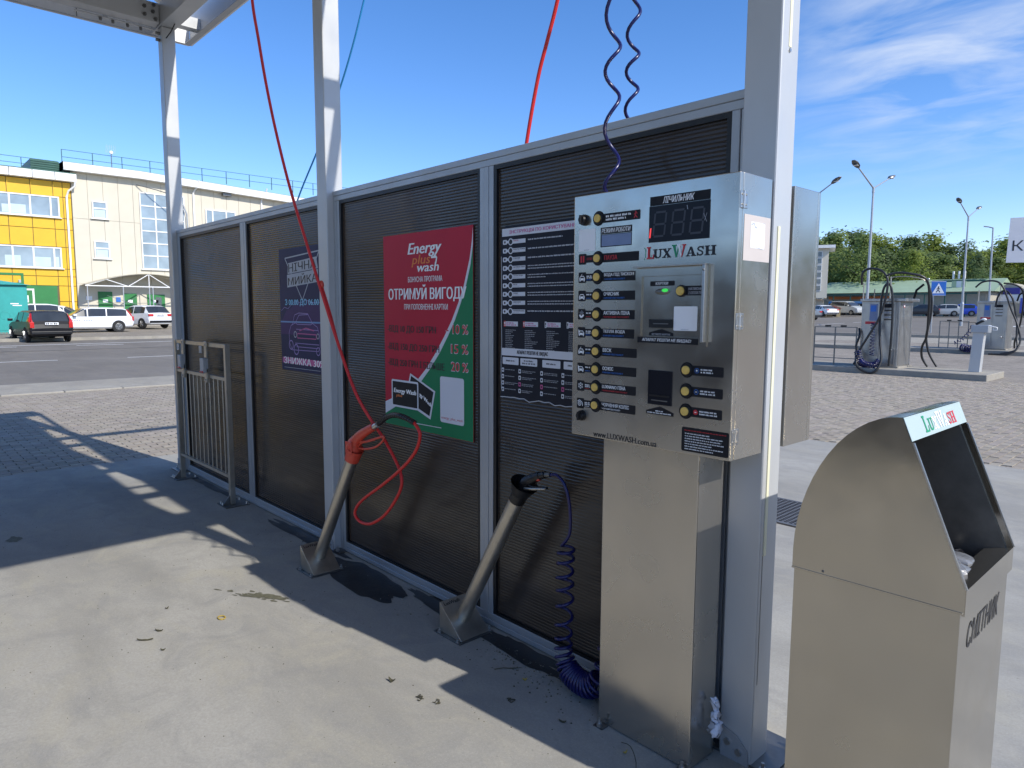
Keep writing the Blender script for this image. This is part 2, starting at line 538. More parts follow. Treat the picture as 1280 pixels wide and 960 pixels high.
    def line(s, P, pts, w_, m, lift=0.001):
        for (a, b), (c, d) in zip(pts[:-1], pts[1:]):
            L = math.hypot(c - a, d - b)
            if L < 1e-9:
                continue
            nx, ny = -(d - b) / L * w_ / 2, (c - a) / L * w_ / 2
            s.poly(P, [(a - nx, b - ny), (c - nx, d - ny), (c + nx, d + ny), (a + nx, b + ny)], m, lift)
            lift += 0.00002
        return s

    def text(s, P, body, u0, v0, u1, v1, m, lift=0.002, bold=0.0, shear=0.0, keep=False, res=2, align='l'):
        """lettering fitted into the rectangle u0..u1, v0..v1"""
        vs, fs = glyphs(body, 0.0, shear, res)
        if not vs:
            return s
        x0 = min(p[0] for p in vs); x1 = max(p[0] for p in vs)
        y0 = min(p[1] for p in vs); y1 = max(p[1] for p in vs)
        sx = (u1 - u0) / (x1 - x0)
        sy = (v1 - v0) / (y1 - y0)
        if keep:
            sx = min(sx, sy)
            if align == 'c':
                c_ = (u0 + u1) / 2
                u0 = c_ - (x1 - x0) * sx / 2
        h_ = v1 - v0
        for k, du in enumerate((0.0,) if not bold else (-1.0, 0.0, 1.0)):
            du *= h_ * bold * 2.4
            s.raw([P(u0 + (p[0] - x0) * sx + du, v0 + (p[1] - y0) * sy, lift + k * 0.00002) for p in vs], fs, m)
        return s

    def scribble(s, P, u0, v0, u1, v1, m, lift=0.002, rs=None):
        """a row of word-like dashes: print too small to read"""
        rs = rs or rnd
        u = u0
        h = v1 - v0
        while u < u1:
            w_ = min(rs.uniform(1.2, 4.2) * h, u1 - u)
            k = max(1, int(w_ / (h * 0.72)))
            for i in range(k):
                a = u + w_ * i / k
                b = u + w_ * (i + 0.72) / k
                s.poly(P, [(a, v0 + h * rs.choice((0, 0.0, 0.1))), (b, v0), (b, v1 - h * rs.choice((0, 0.3))), (a, v1)], m, lift)
            u += w_ + h * 0.55
        return s

    def build(s, name, parent=None, bevel=0.0, seg=2, shade=None, kind=None, label=None):
        me = bpy.data.meshes.new(name)
        off = V((0, 0, 0))
        q = parent
        while q is not None:
            off += q.location
            q = q.parent
        me.from_pydata([(x - off.x, y - off.y, z - off.z) for x, y, z in s.v], [], s.f)
        for m in s.mats:
            me.materials.append(m)
        me.polygons.foreach_set('material_index', s.m)
        me.polygons.foreach_set('use_smooth', s.sm)
        if shade:
            ca = me.color_attributes.new('shade', 'FLOAT_COLOR', 'CORNER')
            k = 0
            for p, c in zip(me.polygons, shade):
                for _ in range(p.loop_total):
                    ca.data[k].color = c
                    k += 1
        me.update()
        o = bpy.data.objects.new(name, me)
        col.objects.link(o)
        o.parent = parent
        if bevel:
            b = o.modifiers.new('bevel', 'BEVEL')
            b.width = bevel
            b.segments = seg
            b.limit_method = 'ANGLE'
            b.angle_limit = RAD(50)
        if kind:
            o['kind'] = kind
        if label:
            o['label'] = label
        return o


_gc = {}


def glyphs(body, bold, shear, res):
    key = (body, bold, shear, res)
    if key not in _gc:
        c = bpy.data.curves.new('lettering', 'FONT')
        c.body = body
        c.offset = bold
        c.shear = shear
        c.resolution_u = res
        o = bpy.data.objects.new('lettering', c)
        me = o.to_mesh()
        _gc[key] = ([tuple(v.co) for v in me.vertices], [tuple(p.vertices) for p in me.polygons])
        o.to_mesh_clear()
        bpy.data.objects.remove(o)
        bpy.data.curves.remove(c)
    return _gc[key]


def smooth_path(pts, n=6):
    pts = [V(p) for p in pts]
    out_ = []
    for i in range(len(pts) - 1):
        p0 = pts[max(i - 1, 0)]; p1 = pts[i]; p2 = pts[i + 1]; p3 = pts[min(i + 2, len(pts) - 1)]
        for k in range(n):
            t = k / n
            out_.append(0.5 * ((2 * p1) + (p2 - p0) * t + (2 * p0 - 5 * p1 + 4 * p2 - p3) * t * t + (3 * p1 - p0 - 3 * p2 + p3) * t ** 3))
    out_.append(pts[-1])
    return out_


def tag(o, label=None, cat=None, group=None, kind=None):
    if label: o['label'] = label
    if cat: o['category'] = cat
    if group: o['group'] = group
    if kind: o['kind'] = kind
    return o


def thing(name, label, cat, loc=(0, 0, 0), group=None, rz=0.0):
    o = bpy.data.objects.new(name, None)
    col.objects.link(o)
    o.location = loc
    o.rotation_euler = (0, 0, rz)
    o.empty_display_size = 0.1
    return tag(o, label, cat, group)


def dup(root, loc, rz=0.0, label=None, group=None, scale=None):
    def cp(o, par):
        c = o.copy()
        col.objects.link(c)
        c.parent = par
        for ch in list(kids.get(o.name, [])):
            cp(ch, c)
        return c
    kids = {}
    for o in root.children_recursive:
        kids.setdefault(o.parent.name, []).append(o)
    r = cp(root, None)
    r.location = loc
    r.rotation_euler = (0, 0, rz)
    if scale:
        r.scale = scale
    if label: r['label'] = label
    if group: r['group'] = group
    return r


def front(x0, z0, y):
    """plane facing -Y: u -> +X, v -> +Z"""
    return lambda u, v, l: (x0 + u, y - l, z0 + v)


def sideX(y0, z0, x):
    """plane facing +X: u -> +Y, v -> +Z"""
    return lambda u, v, l: (x + l, y0 + u, z0 + v)


# ============================================================ THE GROUND
def gz(x, y):
    """the forecourt is level; street and yard behind rise gently"""
    return 0.011 * min(max(0.0, -x - 30), 100) + 0.014 * min(max(0.0, y - 25), 105)


def sheet(name, x0, y0, x1, y1, dz, m, step=None, kind='structure', parent=None):
    xs = sorted({x0, x1, *[b for b in (-130.0, -30.0) if x0 < b < x1]})
    ys = sorted({y0, y1, *[b for b in (25.0, 130.0) if y0 < b < y1]})
    b = MB()
    vs = [(x, y, gz(x, y) + dz) for y in ys for x in xs]
    n = len(xs)
    b.raw(vs, [(j * n + i, j * n + i + 1, (j + 1) * n + i + 1, (j + 1) * n + i) for j in range(len(ys) - 1) for i in range(n - 1)], m)
    return b.build(name, parent, kind=kind)


ground = sheet('ground', -1500, -1500, 1500, 1500, -0.13, 'asphalt')
forecourt = sheet('paved_forecourt', -15.4, -40, 60, 36.0, -0.012, 'paver_sheet')
band = MB()                                        # pale concrete gutter strip outside the kerb
band = sheet('gutter_strip', -18.2, -60, -15.4, 41.5, -0.045, 'kerb')
light_strip = sheet('pale_footway', -15.4, 36.0, 60, 41.4, -0.008, 'kerb')
parking = sheet('parking_ground', -60.0, -60, -40.6, 60, -0.05, 'parking')

pad = MB()
pad.box((-8.05, -14, -0.20), (16, 8.55, 0), 'concrete')
pad = pad.build('concrete_pad', kind='structure', bevel=0.006, seg=1)

# kerb stones along the street and in front of the road at the back
kerb = MB()
kerb.box((-15.66, -60, -0.3), (-15.42, 41.4, -0.02), 'joint')
kerb = kerb.build('street_kerb', kind='structure')
ks = MB().box((-0.13, 0.006, -0.1), (0.13, 0.994, 0.045), 'kerb')
ks_o = ks.build('kerb_stone', kerb, bevel=0.012, seg=1)
for i in range(-10, 12):
    o = ks_o if i == -10 else ks_o.copy()
    if o is not ks_o:
        col.objects.link(o)
        o.parent = kerb
    o.location = (-15.54, 0.63 + i * 1.0, -0.02)
bk = MB()
for a, b_ in ((-28, -15), (-15, 60)):
    vs = []
    bk.box((a, 41.4, gz(0, 41.4) - 0.16), (b_, 41.65, gz(0, 41.4) + 0.13), 'kerb')
bk.build('far_kerb', kind='structure')
pk = MB()
pk.box((-40.75, -60, gz(-40.6, 0) - 0.13), (-40.45, 60, gz(-40.6, 0) + 0.02), 'kerb')
pk.build('parking_kerb', kind='structure')

# painted lines of the street


def mark(x0, y0, x1, y1, cz=-0.126):
    b = MB()
    b.raw([(x0, y0, gz(x0, y0) + cz), (x1, y0, gz(x1, y0) + cz), (x1, y1, gz(x1, y1) + cz), (x0, y1, gz(x0, y1) + cz)], [(0, 1, 2, 3)], 'road_paint')
    return b.build('road_marking', ground)


mark(-32.8, -50, -32.62, 60)
for i in range(-6, 10):
    mark(-27.3, -1.4 + 8 * i, -27.12, 2.9 + 8 * i - 0.0 + 1.6)
    mark(-36.1, 2.6 + 4.1 * i, -35.9, 4.5 + 4.1 * i)
for i in range(8):
    mark(-13.6 + i * 1.0, 66, -13.1 + i * 1.0, 69)

# interlocking pavers: real blocks as far as they can be told apart
shades = [0.88, 0.93, 0.97, 1.0, 1.04, 1.09]
pv_meshes = []


def paver_geo(b, x, y, dz, tx, ty, l=0.1965, w_=0.0965):
    """block lying along Y, slightly tilted; chamfer by shrinking the top"""
    c = 0.004
    hx, hy = w_ / 2, l / 2
    vs = [(x - hx, y - hy, -0.03), (x + hx, y - hy, -0.03), (x + hx, y + hy, -0.03), (x - hx, y + hy, -0.03)]
    z = lambda a, b_: dz + a * tx + b_ * ty
    vs += [(x - hx + c, y - hy + c, z(-hx, -hy)), (x + hx - c, y - hy + c, z(hx, -hy)), (x + hx - c, y + hy - c, z(hx, hy)), (x - hx + c, y + hy - c, z(-hx, hy))]
    b.raw(vs, [(4, 5, 6, 7), (0, 1, 5, 4), (1, 2, 6, 5), (2, 3, 7, 6), (3, 0, 4, 7)], 'paver')


for s_ in shades:
    b = MB()
    paver_geo(b, 0, 0, 0, rnd.uniform(-.02, .02), rnd.uniform(-.01, .01))
    o = b.build('paver', forecourt, shade=[(s_, s_ * rnd.uniform(.97, 1.0), s_ * rnd.uniform(.93, 1.0), 1)] * len(b.f))
    pv_meshes.append(o.data)
    bpy.data.objects.remove(o)
cells = []
nx = 0
for ix in range(0, 74):                            # strip on the street side of the pad
    x = -8.05 - 0.055 - 0.1 * ix
    for iy in range(-30, 60):
        y = 0.2 * iy + (0.1 if ix % 2 else 0.0)
        t = (-8.0 - x) / 7.4
        if 0.45 + 0.6 * t < y < 2.75 + 2.3 * t:
            cells.append((x, y))
for ix in range(-100, 5):                          # strip behind the pad
    x = 0.1 * ix
    for iy in range(0, 53):
        y = 8.66 + 0.2 * iy + (0.1 if ix % 2 else 0.0)
        if -0.47 * y - 0.6 < x < -0.16 * y + 0.6 and not (y > 18.75 and y < 20.8 and x < -4.0):
            cells.append((x, y))
cells.sort(key=lambda c: c[0] ** 2 + c[1] ** 2)
far_b = MB()
far_s = []
for i, (x, y) in enumerate(cells):
    if i < 300:
        o = bpy.data.objects.new('paver', rnd.choice(pv_meshes))
        col.objects.link(o)
        o.parent = forecourt
        o.location = (x, y, rnd.uniform(-0.0035, 0.0005) - 0.002)
        o.rotation_euler = (0, 0, rnd.uniform(-.012, .012))
    else:
        s_ = rnd.choice(shades)
        k = (s_, s_ * rnd.uniform(.97, 1.0), s_ * rnd.uniform(.93, 1.0), 1)
        paver_geo(far_b, x, y, rnd.uniform(-0.0055, -0.001), rnd.uniform(-.010, .010), rnd.uniform(-.005, .005))
        far_s += [k] * 5
far_b.build('paver_field', forecourt, kind='stuff', shade=far_s)

# wet patches at the foot of the wall: thin films with ragged outlines


def blob(name, cx_, cy_, rx, ry, rot, m, label, z=0.0022, seed=1, k=60, rag=0.28, group=None):
    rs = random.Random(seed)
    ph = [rs.uniform(0, 6.28) for _ in range(12)]
    fr = [1, 2, 3, 4, 5, 7, 9, 11, 13, 17, 19, 25]
    pts = []
    for i in range(k * 2):
        t = math.pi * i / k
        q = 1 + rag * sum(math.sin(fr[n] * t + ph[n]) / (fr[n] ** 0.85) for n in range(12)) / 1.5
        q = max(0.25, q)
        x, y = rx * q * math.cos(t), ry * q * math.sin(t)
        pts.append((x * math.cos(rot) - y * math.sin(rot), x * math.sin(rot) + y * math.cos(rot), 0))
    b = MB().raw(pts + [(0, 0, 0)], [(i, (i + 1) % (2 * k), 2 * k) for i in range(2 * k)], m)
    o = b.build(name)
    o.location = (cx_, cy_, z)
    return tag(o, label, 'wet patch' if m == 'wet' else 'stain', group)


g_ = 'wet patches along the foot of the wall'
blob('wet_patch', -3.50, 2.06, 0.46, 0.125, -0.03, 'wet', 'large dark wet patch on the concrete at the foot of the red hose stand', seed=5, group=g_, rag=.20)
blob('wet_patch', -4.60, 2.15, 0.55, 0.055, 0.0, 'wet', 'thin wet patch along the wall foot left of the middle post', seed=8, group=g_, rag=.35)
blob('wet_patch', -2.95, 2.17, 0.26, 0.045, -0.05, 'wet', 'narrow wet patch by the wall behind the black gun stand', seed=12, group=g_, rag=.4)
blob('wet_patch', -2.16, 2.14, 0.34, 0.055, -0.05, 'wet', 'ragged wet patch along the wall foot by the coiled blue hose', seed=19, group=g_, rag=.45)
blob('wet_patch', -6.3, 2.15, 0.5, 0.04, 0.0, 'wet', 'thin wet line at the wall foot behind the barred mat rack', seed=22, group=g_, rag=.4)
stn = blob('stain', -3.67, 1.50, 0.10, 0.028, 0.55, 'stain', 'greenish brown stain on sunlit concrete beside the shadow edge', seed=31, rag=.75)
for k in range(26):
    a_ = rnd.gauss(0, .085)
    o = blob('fleck', a_ * .85 + rnd.gauss(0, .02), a_ * .52 + rnd.gauss(0, .022), rnd.uniform(.006, .022), rnd.uniform(.004, .010), .5, 'stain', None, z=0.0004 + .00002 * k, seed=200 + k, k=9, rag=.6)
    del o['category']
    o.parent = stn
blob('stain', -5.76, 0.64, 0.07, 0.04, 0.2, 'stain', 'small dark spot on the shaded concrete far left', seed=33, rag=.4)

# things lying on the concrete
def scrap(name, x, y, lx, ly, rot, m, label, cat, h=0.006, curl=0.006, seed=0, group=None):
    rs = random.Random(seed)
    n = 7
    vs, fs = [], []
    for i in range(n):
        t = i / (n - 1)
        hw = ly / 2 * math.sin(math.pi * (0.08 + 0.84 * t)) * rs.uniform(0.7, 1.1)
        z = 0.003 + curl * (2 * t - 1) ** 2 + rs.uniform(0, .002)
        for s_ in (-1, 0, 1):
            px, py = (t - .5) * lx, s_ * hw
            vs.append((px, py, z + (0 if s_ else h * .5)))
    fs = [(3 * i + j, 3 * i + 3 + j, 3 * i + 4 + j, 3 * i + 1 + j) for i in range(n - 1) for j in (0, 1)]
    k = len(vs)
    vs2 = vs + [(a, b, max(0.001, c - 0.0025)) for a, b, c in vs]
    fs2 = fs + [tuple(k + q for q in reversed(f)) for f in fs]
    o = MB().raw(vs2, fs2, m).build(name)
    o.location = (x, y, 0)
    o.rotation_euler = (0, 0, rot)
    return tag(o, label, cat, group)


gl = 'dry leaves and twigs on the concrete'
scrap('dry_leaf', -3.55, 0.87, 0.075, 0.012, .95, 'leaf_dead', 'longest dark leaf scrap lying on the sunlit concrete lower left', 'leaf', seed=1, group=gl)
scrap('dry_leaf', -3.61, 0.95, 0.042, 0.014, .7, 'leaf_dead', 'small dark leaf just above the longest scrap', 'leaf', seed=2, group=gl)
scrap('dry_leaf', -3.387, 0.904, 0.022, 0.012, .9, 'leaf_dead', 'tiny dark leaf right of the longest scrap', 'leaf', seed=3, group=gl)
scrap('dry_leaf', -2.429, 1.548, 0.035, 0.022, .3, 'leaf_dead', 'crumpled brown leaf on sunlit concrete in front of the black gun stand', 'leaf', seed=4, group=gl, curl=.014)
scrap('dry_leaf', -1.728, 1.875, 0.03, 0.012, .5, 'leaf_dead', 'dark leaf in the shade left of the machine foot', 'leaf', seed=5, group=gl)
scrap('dry_leaf', -3.86, 1.06, 0.02, 0.012, 2.0, 'leaf_dead', 'tiny dark speck of leaf left of the yellow ring', 'leaf', seed=6, group=gl)
scrap('yellow_leaf', -1.445, 1.905, 0.02, 0.011, 1.5, 'leaf_yellow', 'small yellow leaf at the front foot of the machine', 'leaf', seed=7)
scrap('yellow_leaf', -2.05, 1.98, 0.02, 0.014, 1.0, 'leaf_yellow', 'small yellow leaf in the shade near the twig', 'leaf', seed=9)
tw = MB().tube([(-.06, 0, .006), (-.02, .004, .008), (.03, -.002, .006), (.06, .003, .005)], [.0022, .002, .002, .001], 'leaf_dead', 6).build('twig')
tw.location = (-2.165, 1.985, 0); tw.rotation_euler = (0, 0, .95)
tag(tw, 'thin straight twig on shaded concrete by the coiled hose', 'twig')
for k, (x, y) in enumerate(((-2.24, 1.562), (-2.165, 1.595), (-1.975, 1.835), (-1.40, 1.87))):
    rs = random.Random(40 + k)
    b = MB()
    for _ in range(3 if k != 3 else 1):
        p = [V((rs.uniform(-.02, .02), rs.uniform(-.02, .02), .004)) for _ in range(4)]
        if k == 3:
            p = [V((-.09, .07, .005)), V((-.03, .045, .03)), V((.03, .0, .02)), V((.07, -.06, .005))]
        b.tube(smooth_path(p, 3), .0014, 'leaf_dead', 5)
    o = b.build('twig')
    o.location = (x, y, 0)
    tag(o, ['left one of the two curled twigs on sunlit concrete below the black gun stand', 'right one of the two curled twigs on sunlit concrete below the black gun stand',
            'curled twig in the shade between coiled hose and machine foot', 'thin dark wire curling at the front foot of the machine'][k], 'wire' if k == 3 else 'twig')
rg = MB().tube([(0.024 * math.cos(t / 16 * 6.283), 0.017 * math.sin(t / 16 * 6.283), .005) for t in range(17)], .0035, 'leaf_yellow', 6, False).build('rubber_ring')
rg.location = (-3.547, 1.233, 0)
tag(rg, 'small yellowish rubber ring lying on sunlit concrete', 'ring')
gr = MB()
rs = random.Random(77)
for _ in range(420):
    x = rs.choice((rs.uniform(-2.4, -1.7), rs.uniform(-4.6, -1.4)))
    y = 2.14 - abs(rs.gauss(0, .11))
    s_ = rs.uniform(.0015, .0045)
    gr.raw([(x - s_, y - s_, .0), (x + s_, y - s_ * .6, 0), (x + s_ * .4, y + s_, 0), (x, y, s_ * 1.3)], [(0, 1, 3), (1, 2, 3), (2, 0, 3)], rs.choice(('leaf_dead', 'kerb', 'stain')))
for _ in range(500):
    x, y = rs.uniform(-7.5, -1.2), rs.uniform(-.5, 2.1)
    s_ = rs.uniform(.001, .003)
    gr.raw([(x - s_, y - s_, .0), (x + s_, y - s_ * .6, 0), (x + s_ * .4, y + s_, 0), (x, y, s_ * 1.3)], [(0, 1, 3), (1, 2, 3), (2, 0, 3)], rs.choice(('leaf_dead', 'leaf_dead', 'stain')))
tag(gr.build('grit'), 'fine dark grit scattered on the concrete pad', 'grit', kind='stuff')

# drain grate set into the second bay
dg = thing('drain_grate', 'steel drain grate set flush in the concrete behind the end post', 'drain', (-2.2, 5.26, 0.0))
b = MB()
b.box((-3.05, 4.94, 0.004), (-1.35, 4.97, 0.012), 'grate').box((-3.05, 5.59, 0.004), (-1.35, 5.62, 0.012), 'grate')
b.box((-3.08, 4.94, 0.004), (-3.05, 5.62, 0.012), 'grate').box((-1.35, 4.94, 0.004), (-1.32, 5.62, 0.012), 'grate')
b.build('frame', dg)
MB().box((-3.05, 4.97, 0.001), (-1.35, 5.59, 0.003), 'pit').build('pit', dg)
bar0 = MB().box((-3.05, 4.972, 0.003), (-1.35, 4.982, 0.0112), 'grate').build('grate_bar', dg)
for i in range(1, 20):
    o = bar0.copy(); col.objects.link(o); o.parent = dg; o.location = (0, i * 0.0325, 0)
c0 = MB().box((-3.04, 4.97, 0.0035), (-3.03, 5.59, 0.0108), 'grate').build('cross_bar', dg)
for i in range(1, 43):
    o = c0.copy(); col.objects.link(o); o.parent = dg; o.location = (i * 0.04, 0, 0)


# ============================================================ CANOPY AND POSTS
fy1_ = 2.525
cn = thing('wash_bay_canopy', 'grey steel canopy on square posts over the wash bay, its corner at the upper left', 'canopy', (-4.1, -0.95, 0))
PX = ((-7.26, -7.138), (-4.20, -4.076), (-1.222, -1.097))
PY = (2.166, 2.283)
ZT = 4.2
for row, (ya, yb) in enumerate((PY, (-4.30, -4.18))):
    for i, (a, b_) in enumerate(PX):
        p = MB().box((a, ya, 0.0), (b_, yb, ZT), 'galv').build('post', cn, bevel=0.006)
        bp = MB()
        bp.box((a - 0.06, ya - (0 if (row == 0 and i != 0) else 0.05), 0.0), (b_ + 0.075, yb + 0.125, 0.010), 'dark_steel')
        for qx, qy in ((b_ + 0.045, yb + 0.085), (a - 0.03, yb + 0.085), (b_ + 0.045, ya + 0.0), (a - 0.03, ya + 0.0)):
            bp.cone((qx, qy, 0.010), (qx, qy, 0.022), 0.013, 0.013, 'bolt', 6, smooth=False)
            bp.cone((qx, qy, 0.0225), (qx, qy, 0.042), 0.006, 0.006, 'bolt', 8)
        bp.build('base_plate', p, bevel=0.001, seg=1)
        if row == 0:
            g = MB()
            g.prism([(a + 0.010, 0.0), (b_ - 0.006, 0.0), (b_ - 0.012, 0.055), (b_ - 0.05, 0.095), (a + 0.010, 0.115)], 'y', ya - 0.0075, ya - 0.001, 'alu')
            g.cone((a + 0.038, ya - 0.0075, 0.062), (a + 0.038, ya - 0.015, 0.062), 0.013, 0.012, 'bolt', 14)
            g.cone((a + 0.082, ya - 0.0075, 0.040), (a + 0.082, ya - 0.015, 0.040), 0.013, 0.012, 'bolt', 14)
            g.build('foot_bracket', p)
        # slot and cream strip of the end post
        if row == 0 and i == 2:
            MB().box((b_ + 0.0002, 2.190, 0.765), (b_ + 0.0035, 2.2045, 1.875), 'cream_strip').build('light_strip', p)
            s_ = MB()
            s_.box((b_ + 0.0002, 2.212, 2.44), (b_ + 0.0016, 2.228, 4.1), 'cream_strip')
            s_.build('upper_strip', p)
            MB().cone((b_, 2.219, 2.43), (b_ + 0.004, 2.219, 2.43), 0.007, 0.006, 'bolt', 10).build('screw', p)
            MB().box((b_ + 0.0002, 2.186, 0.30), (b_ + 0.0012, 2.188, 0.765), 'dark_steel').build('seam', p)

# beams: one over each line of posts, one across at every post
for ya, yb in ((2.152, 2.297), (-4.314, -4.166)):
    b = MB()
    b.box((-7.42, ya, ZT + 0.004), (-0.13, yb, ZT + 0.20), 'galv')
    b.build('long_beam', cn, bevel=0.006)
for a, b_ in PX:
    b = MB().box((a - 0.012, -4.16, ZT + 0.012), (b_ + 0.012, 2.148, ZT + 0.19), 'galv')
    b.build('cross_beam', cn, bevel=0.006)
for k in range(6):
    x = -6.9 + k * 1.3
    MB().box((x, -4.5, ZT + 0.215), (x + 0.06, 2.30, ZT + 0.262), 'galv').build('purlin', cn)
# corrugated roof sheet
b = MB()
n = 180
pts = []
for i in range(n + 1):
    y = -4.40 + (2.365 + 4.40) * i / n
    pts.append((y, ZT + (0.278 if (i % 4) in (0, 1) else 0.298)))
vs = [(x, y, z + dz) for x in (-7.36, -0.0905) for dz in (0, 0.003) for y, z in pts]
N = n + 1
fs = []
for i in range(n):
    fs.append((i, i + 1, 2 * N + i + 1, 2 * N + i))
    fs.append((N + i, 3 * N + i, 3 * N + i + 1, N + i + 1))
b.raw(vs, fs, 'roof_sheet')
b.build('roof_sheet', cn)
for x in (-7.20, -5.70, -4.14, -2.42, -1.16, -0.34):   # brackets carrying the outer fascia
    MB().box((x - 0.05, 2.298, ZT + 0.06), (x + 0.05, fy1_ - 0.002, ZT + 0.16), 'galv').build('fascia_bracket', cn)
# fascia panels with a bottom lip all round
fx0, fx1, fy0, fy1 = -7.47, -0.09, -4.55, 2.525
for nme, a, c in (('fascia', (fx0 - 0.02, fy0, ZT), (fx0, fy1, ZT + 0.30)), ('fascia', (fx1, fy0, ZT), (fx1 + 0.02, fy1, ZT + 0.30)),
                  ('fascia', (fx0, fy1, ZT), (fx1, fy1 + 0.02, ZT + 0.30)), ('fascia', (fx0, fy0 - 0.02, ZT), (fx1, fy0, ZT + 0.30))):
    MB().box(a, c, 'fascia').build(nme, cn, bevel=0.003, seg=1)
MB().box((fx0 + 0.001, fy0, ZT + 0.0005), (fx0 + 0.028, fy1 - 0.001, ZT + 0.004), 'alu').build('fascia_lip', cn)
MB().box((fx0 + 0.03, fy1 - 0.055, ZT + 0.0005), (fx1 - 0.001, fy1 - 0.001, ZT + 0.0045), 'alu').build('fascia_lip', cn)
for k in range(3):                                  # joints of the fascia sheets
    y = 1.55 - k * 1.9
    MB().box((fx0 + 0.0005, y, ZT + 0.01), (fx0 + 0.003, y + 0.006, ZT + 0.29), 'dark_steel').build('fascia_joint', cn)
# brackets and bolt clusters round the corner post
b = MB()
b.tube([(-7.20, 1.86, ZT + 0.03), (-7.30, 1.78, ZT + 0.045), (-7.46, 1.74, ZT + 0.05)], 0.014, 'galv', 8)
b.box((-7.30, 1.50, ZT - 0.004), (-7.27, 2.14, ZT + 0.004), 'galv')
b.build('bracket', cn)
b = MB()
for (x, y, z, dx) in ((-7.284, 1.62, ZT + 0.10, -1), (-7.284, 1.72, ZT + 0.10, -1), (-7.12, 1.40, ZT + 0.10, 1), (-7.12, 1.50, ZT + 0.10, 1),
                      (-7.12, 2.02, ZT + 0.06, 1), (-7.12, 2.02, ZT + 0.13, 1), (-7.12, 2.09, ZT + 0.10, 1), (-7.12, 2.1, ZT + 0.16, 1), (-7.12, 2.11, ZT + 0.04, 1)):
    b.cone((x, y, z), (x + dx * 0.014, y, z), 0.017, 0.017, 'dark_steel', 6, smooth=False)
    b.cone((x + dx * 0.014, y, z), (x + dx * 0.035, y, z), 0.009, 0.009, 'dark_steel', 8)
for z in (4.09, 4.15):
    for x, y in ((-7.258, 2.190), (-7.258, 2.255)):
        b.cone((x, y, z), (x - 0.02, y, z), 0.014, 0.014, 'dark_steel', 6, smooth=False)
    b.cone((-7.20, 2.166, z), (-7.20, 2.13, z), 0.014, 0.014, 'dark_steel', 6, smooth=False)
for y in (1.70, 1.80, 1.92, 2.03):
    b.cone((-7.29, y, ZT + 0.004), (-7.29, y, ZT - 0.03), 0.014, 0.012, 'dark_steel', 6, smooth=False)
b.build('bolt_cluster', cn)
MB().tube([(-7.13, 2.20, 4.10), (-7.05, 2.22, 4.14), (-7.0, 2.24, 4.20)], 0.005, 'black', 6).build('cable_tie', cn)
# hose booms standing out from the canopy towards both bays
bm = thing('hose_boom', 'steel hose boom reaching out over the second bay behind the wall', 'boom', (-4.14, 2.2, 4.5))
MB().box((-4.18, 2.0, 4.74), (-4.08, 4.3, 4.86), 'galv').build('arm', bm)
MB().cone((-4.13, 2.22, 4.41), (-4.13, 2.22, 4.74), 0.04, 0.04, 'galv').build('pivot', bm)
bm2 = thing('hose_boom', 'thin steel hose boom above the two coiled hoses near the end post', 'boom', (-1.7, 2.2, 4.4))
MB().box((-1.72, 1.9, 4.18), (-1.66, 3.2, 4.198), 'galv').build('arm', bm2)

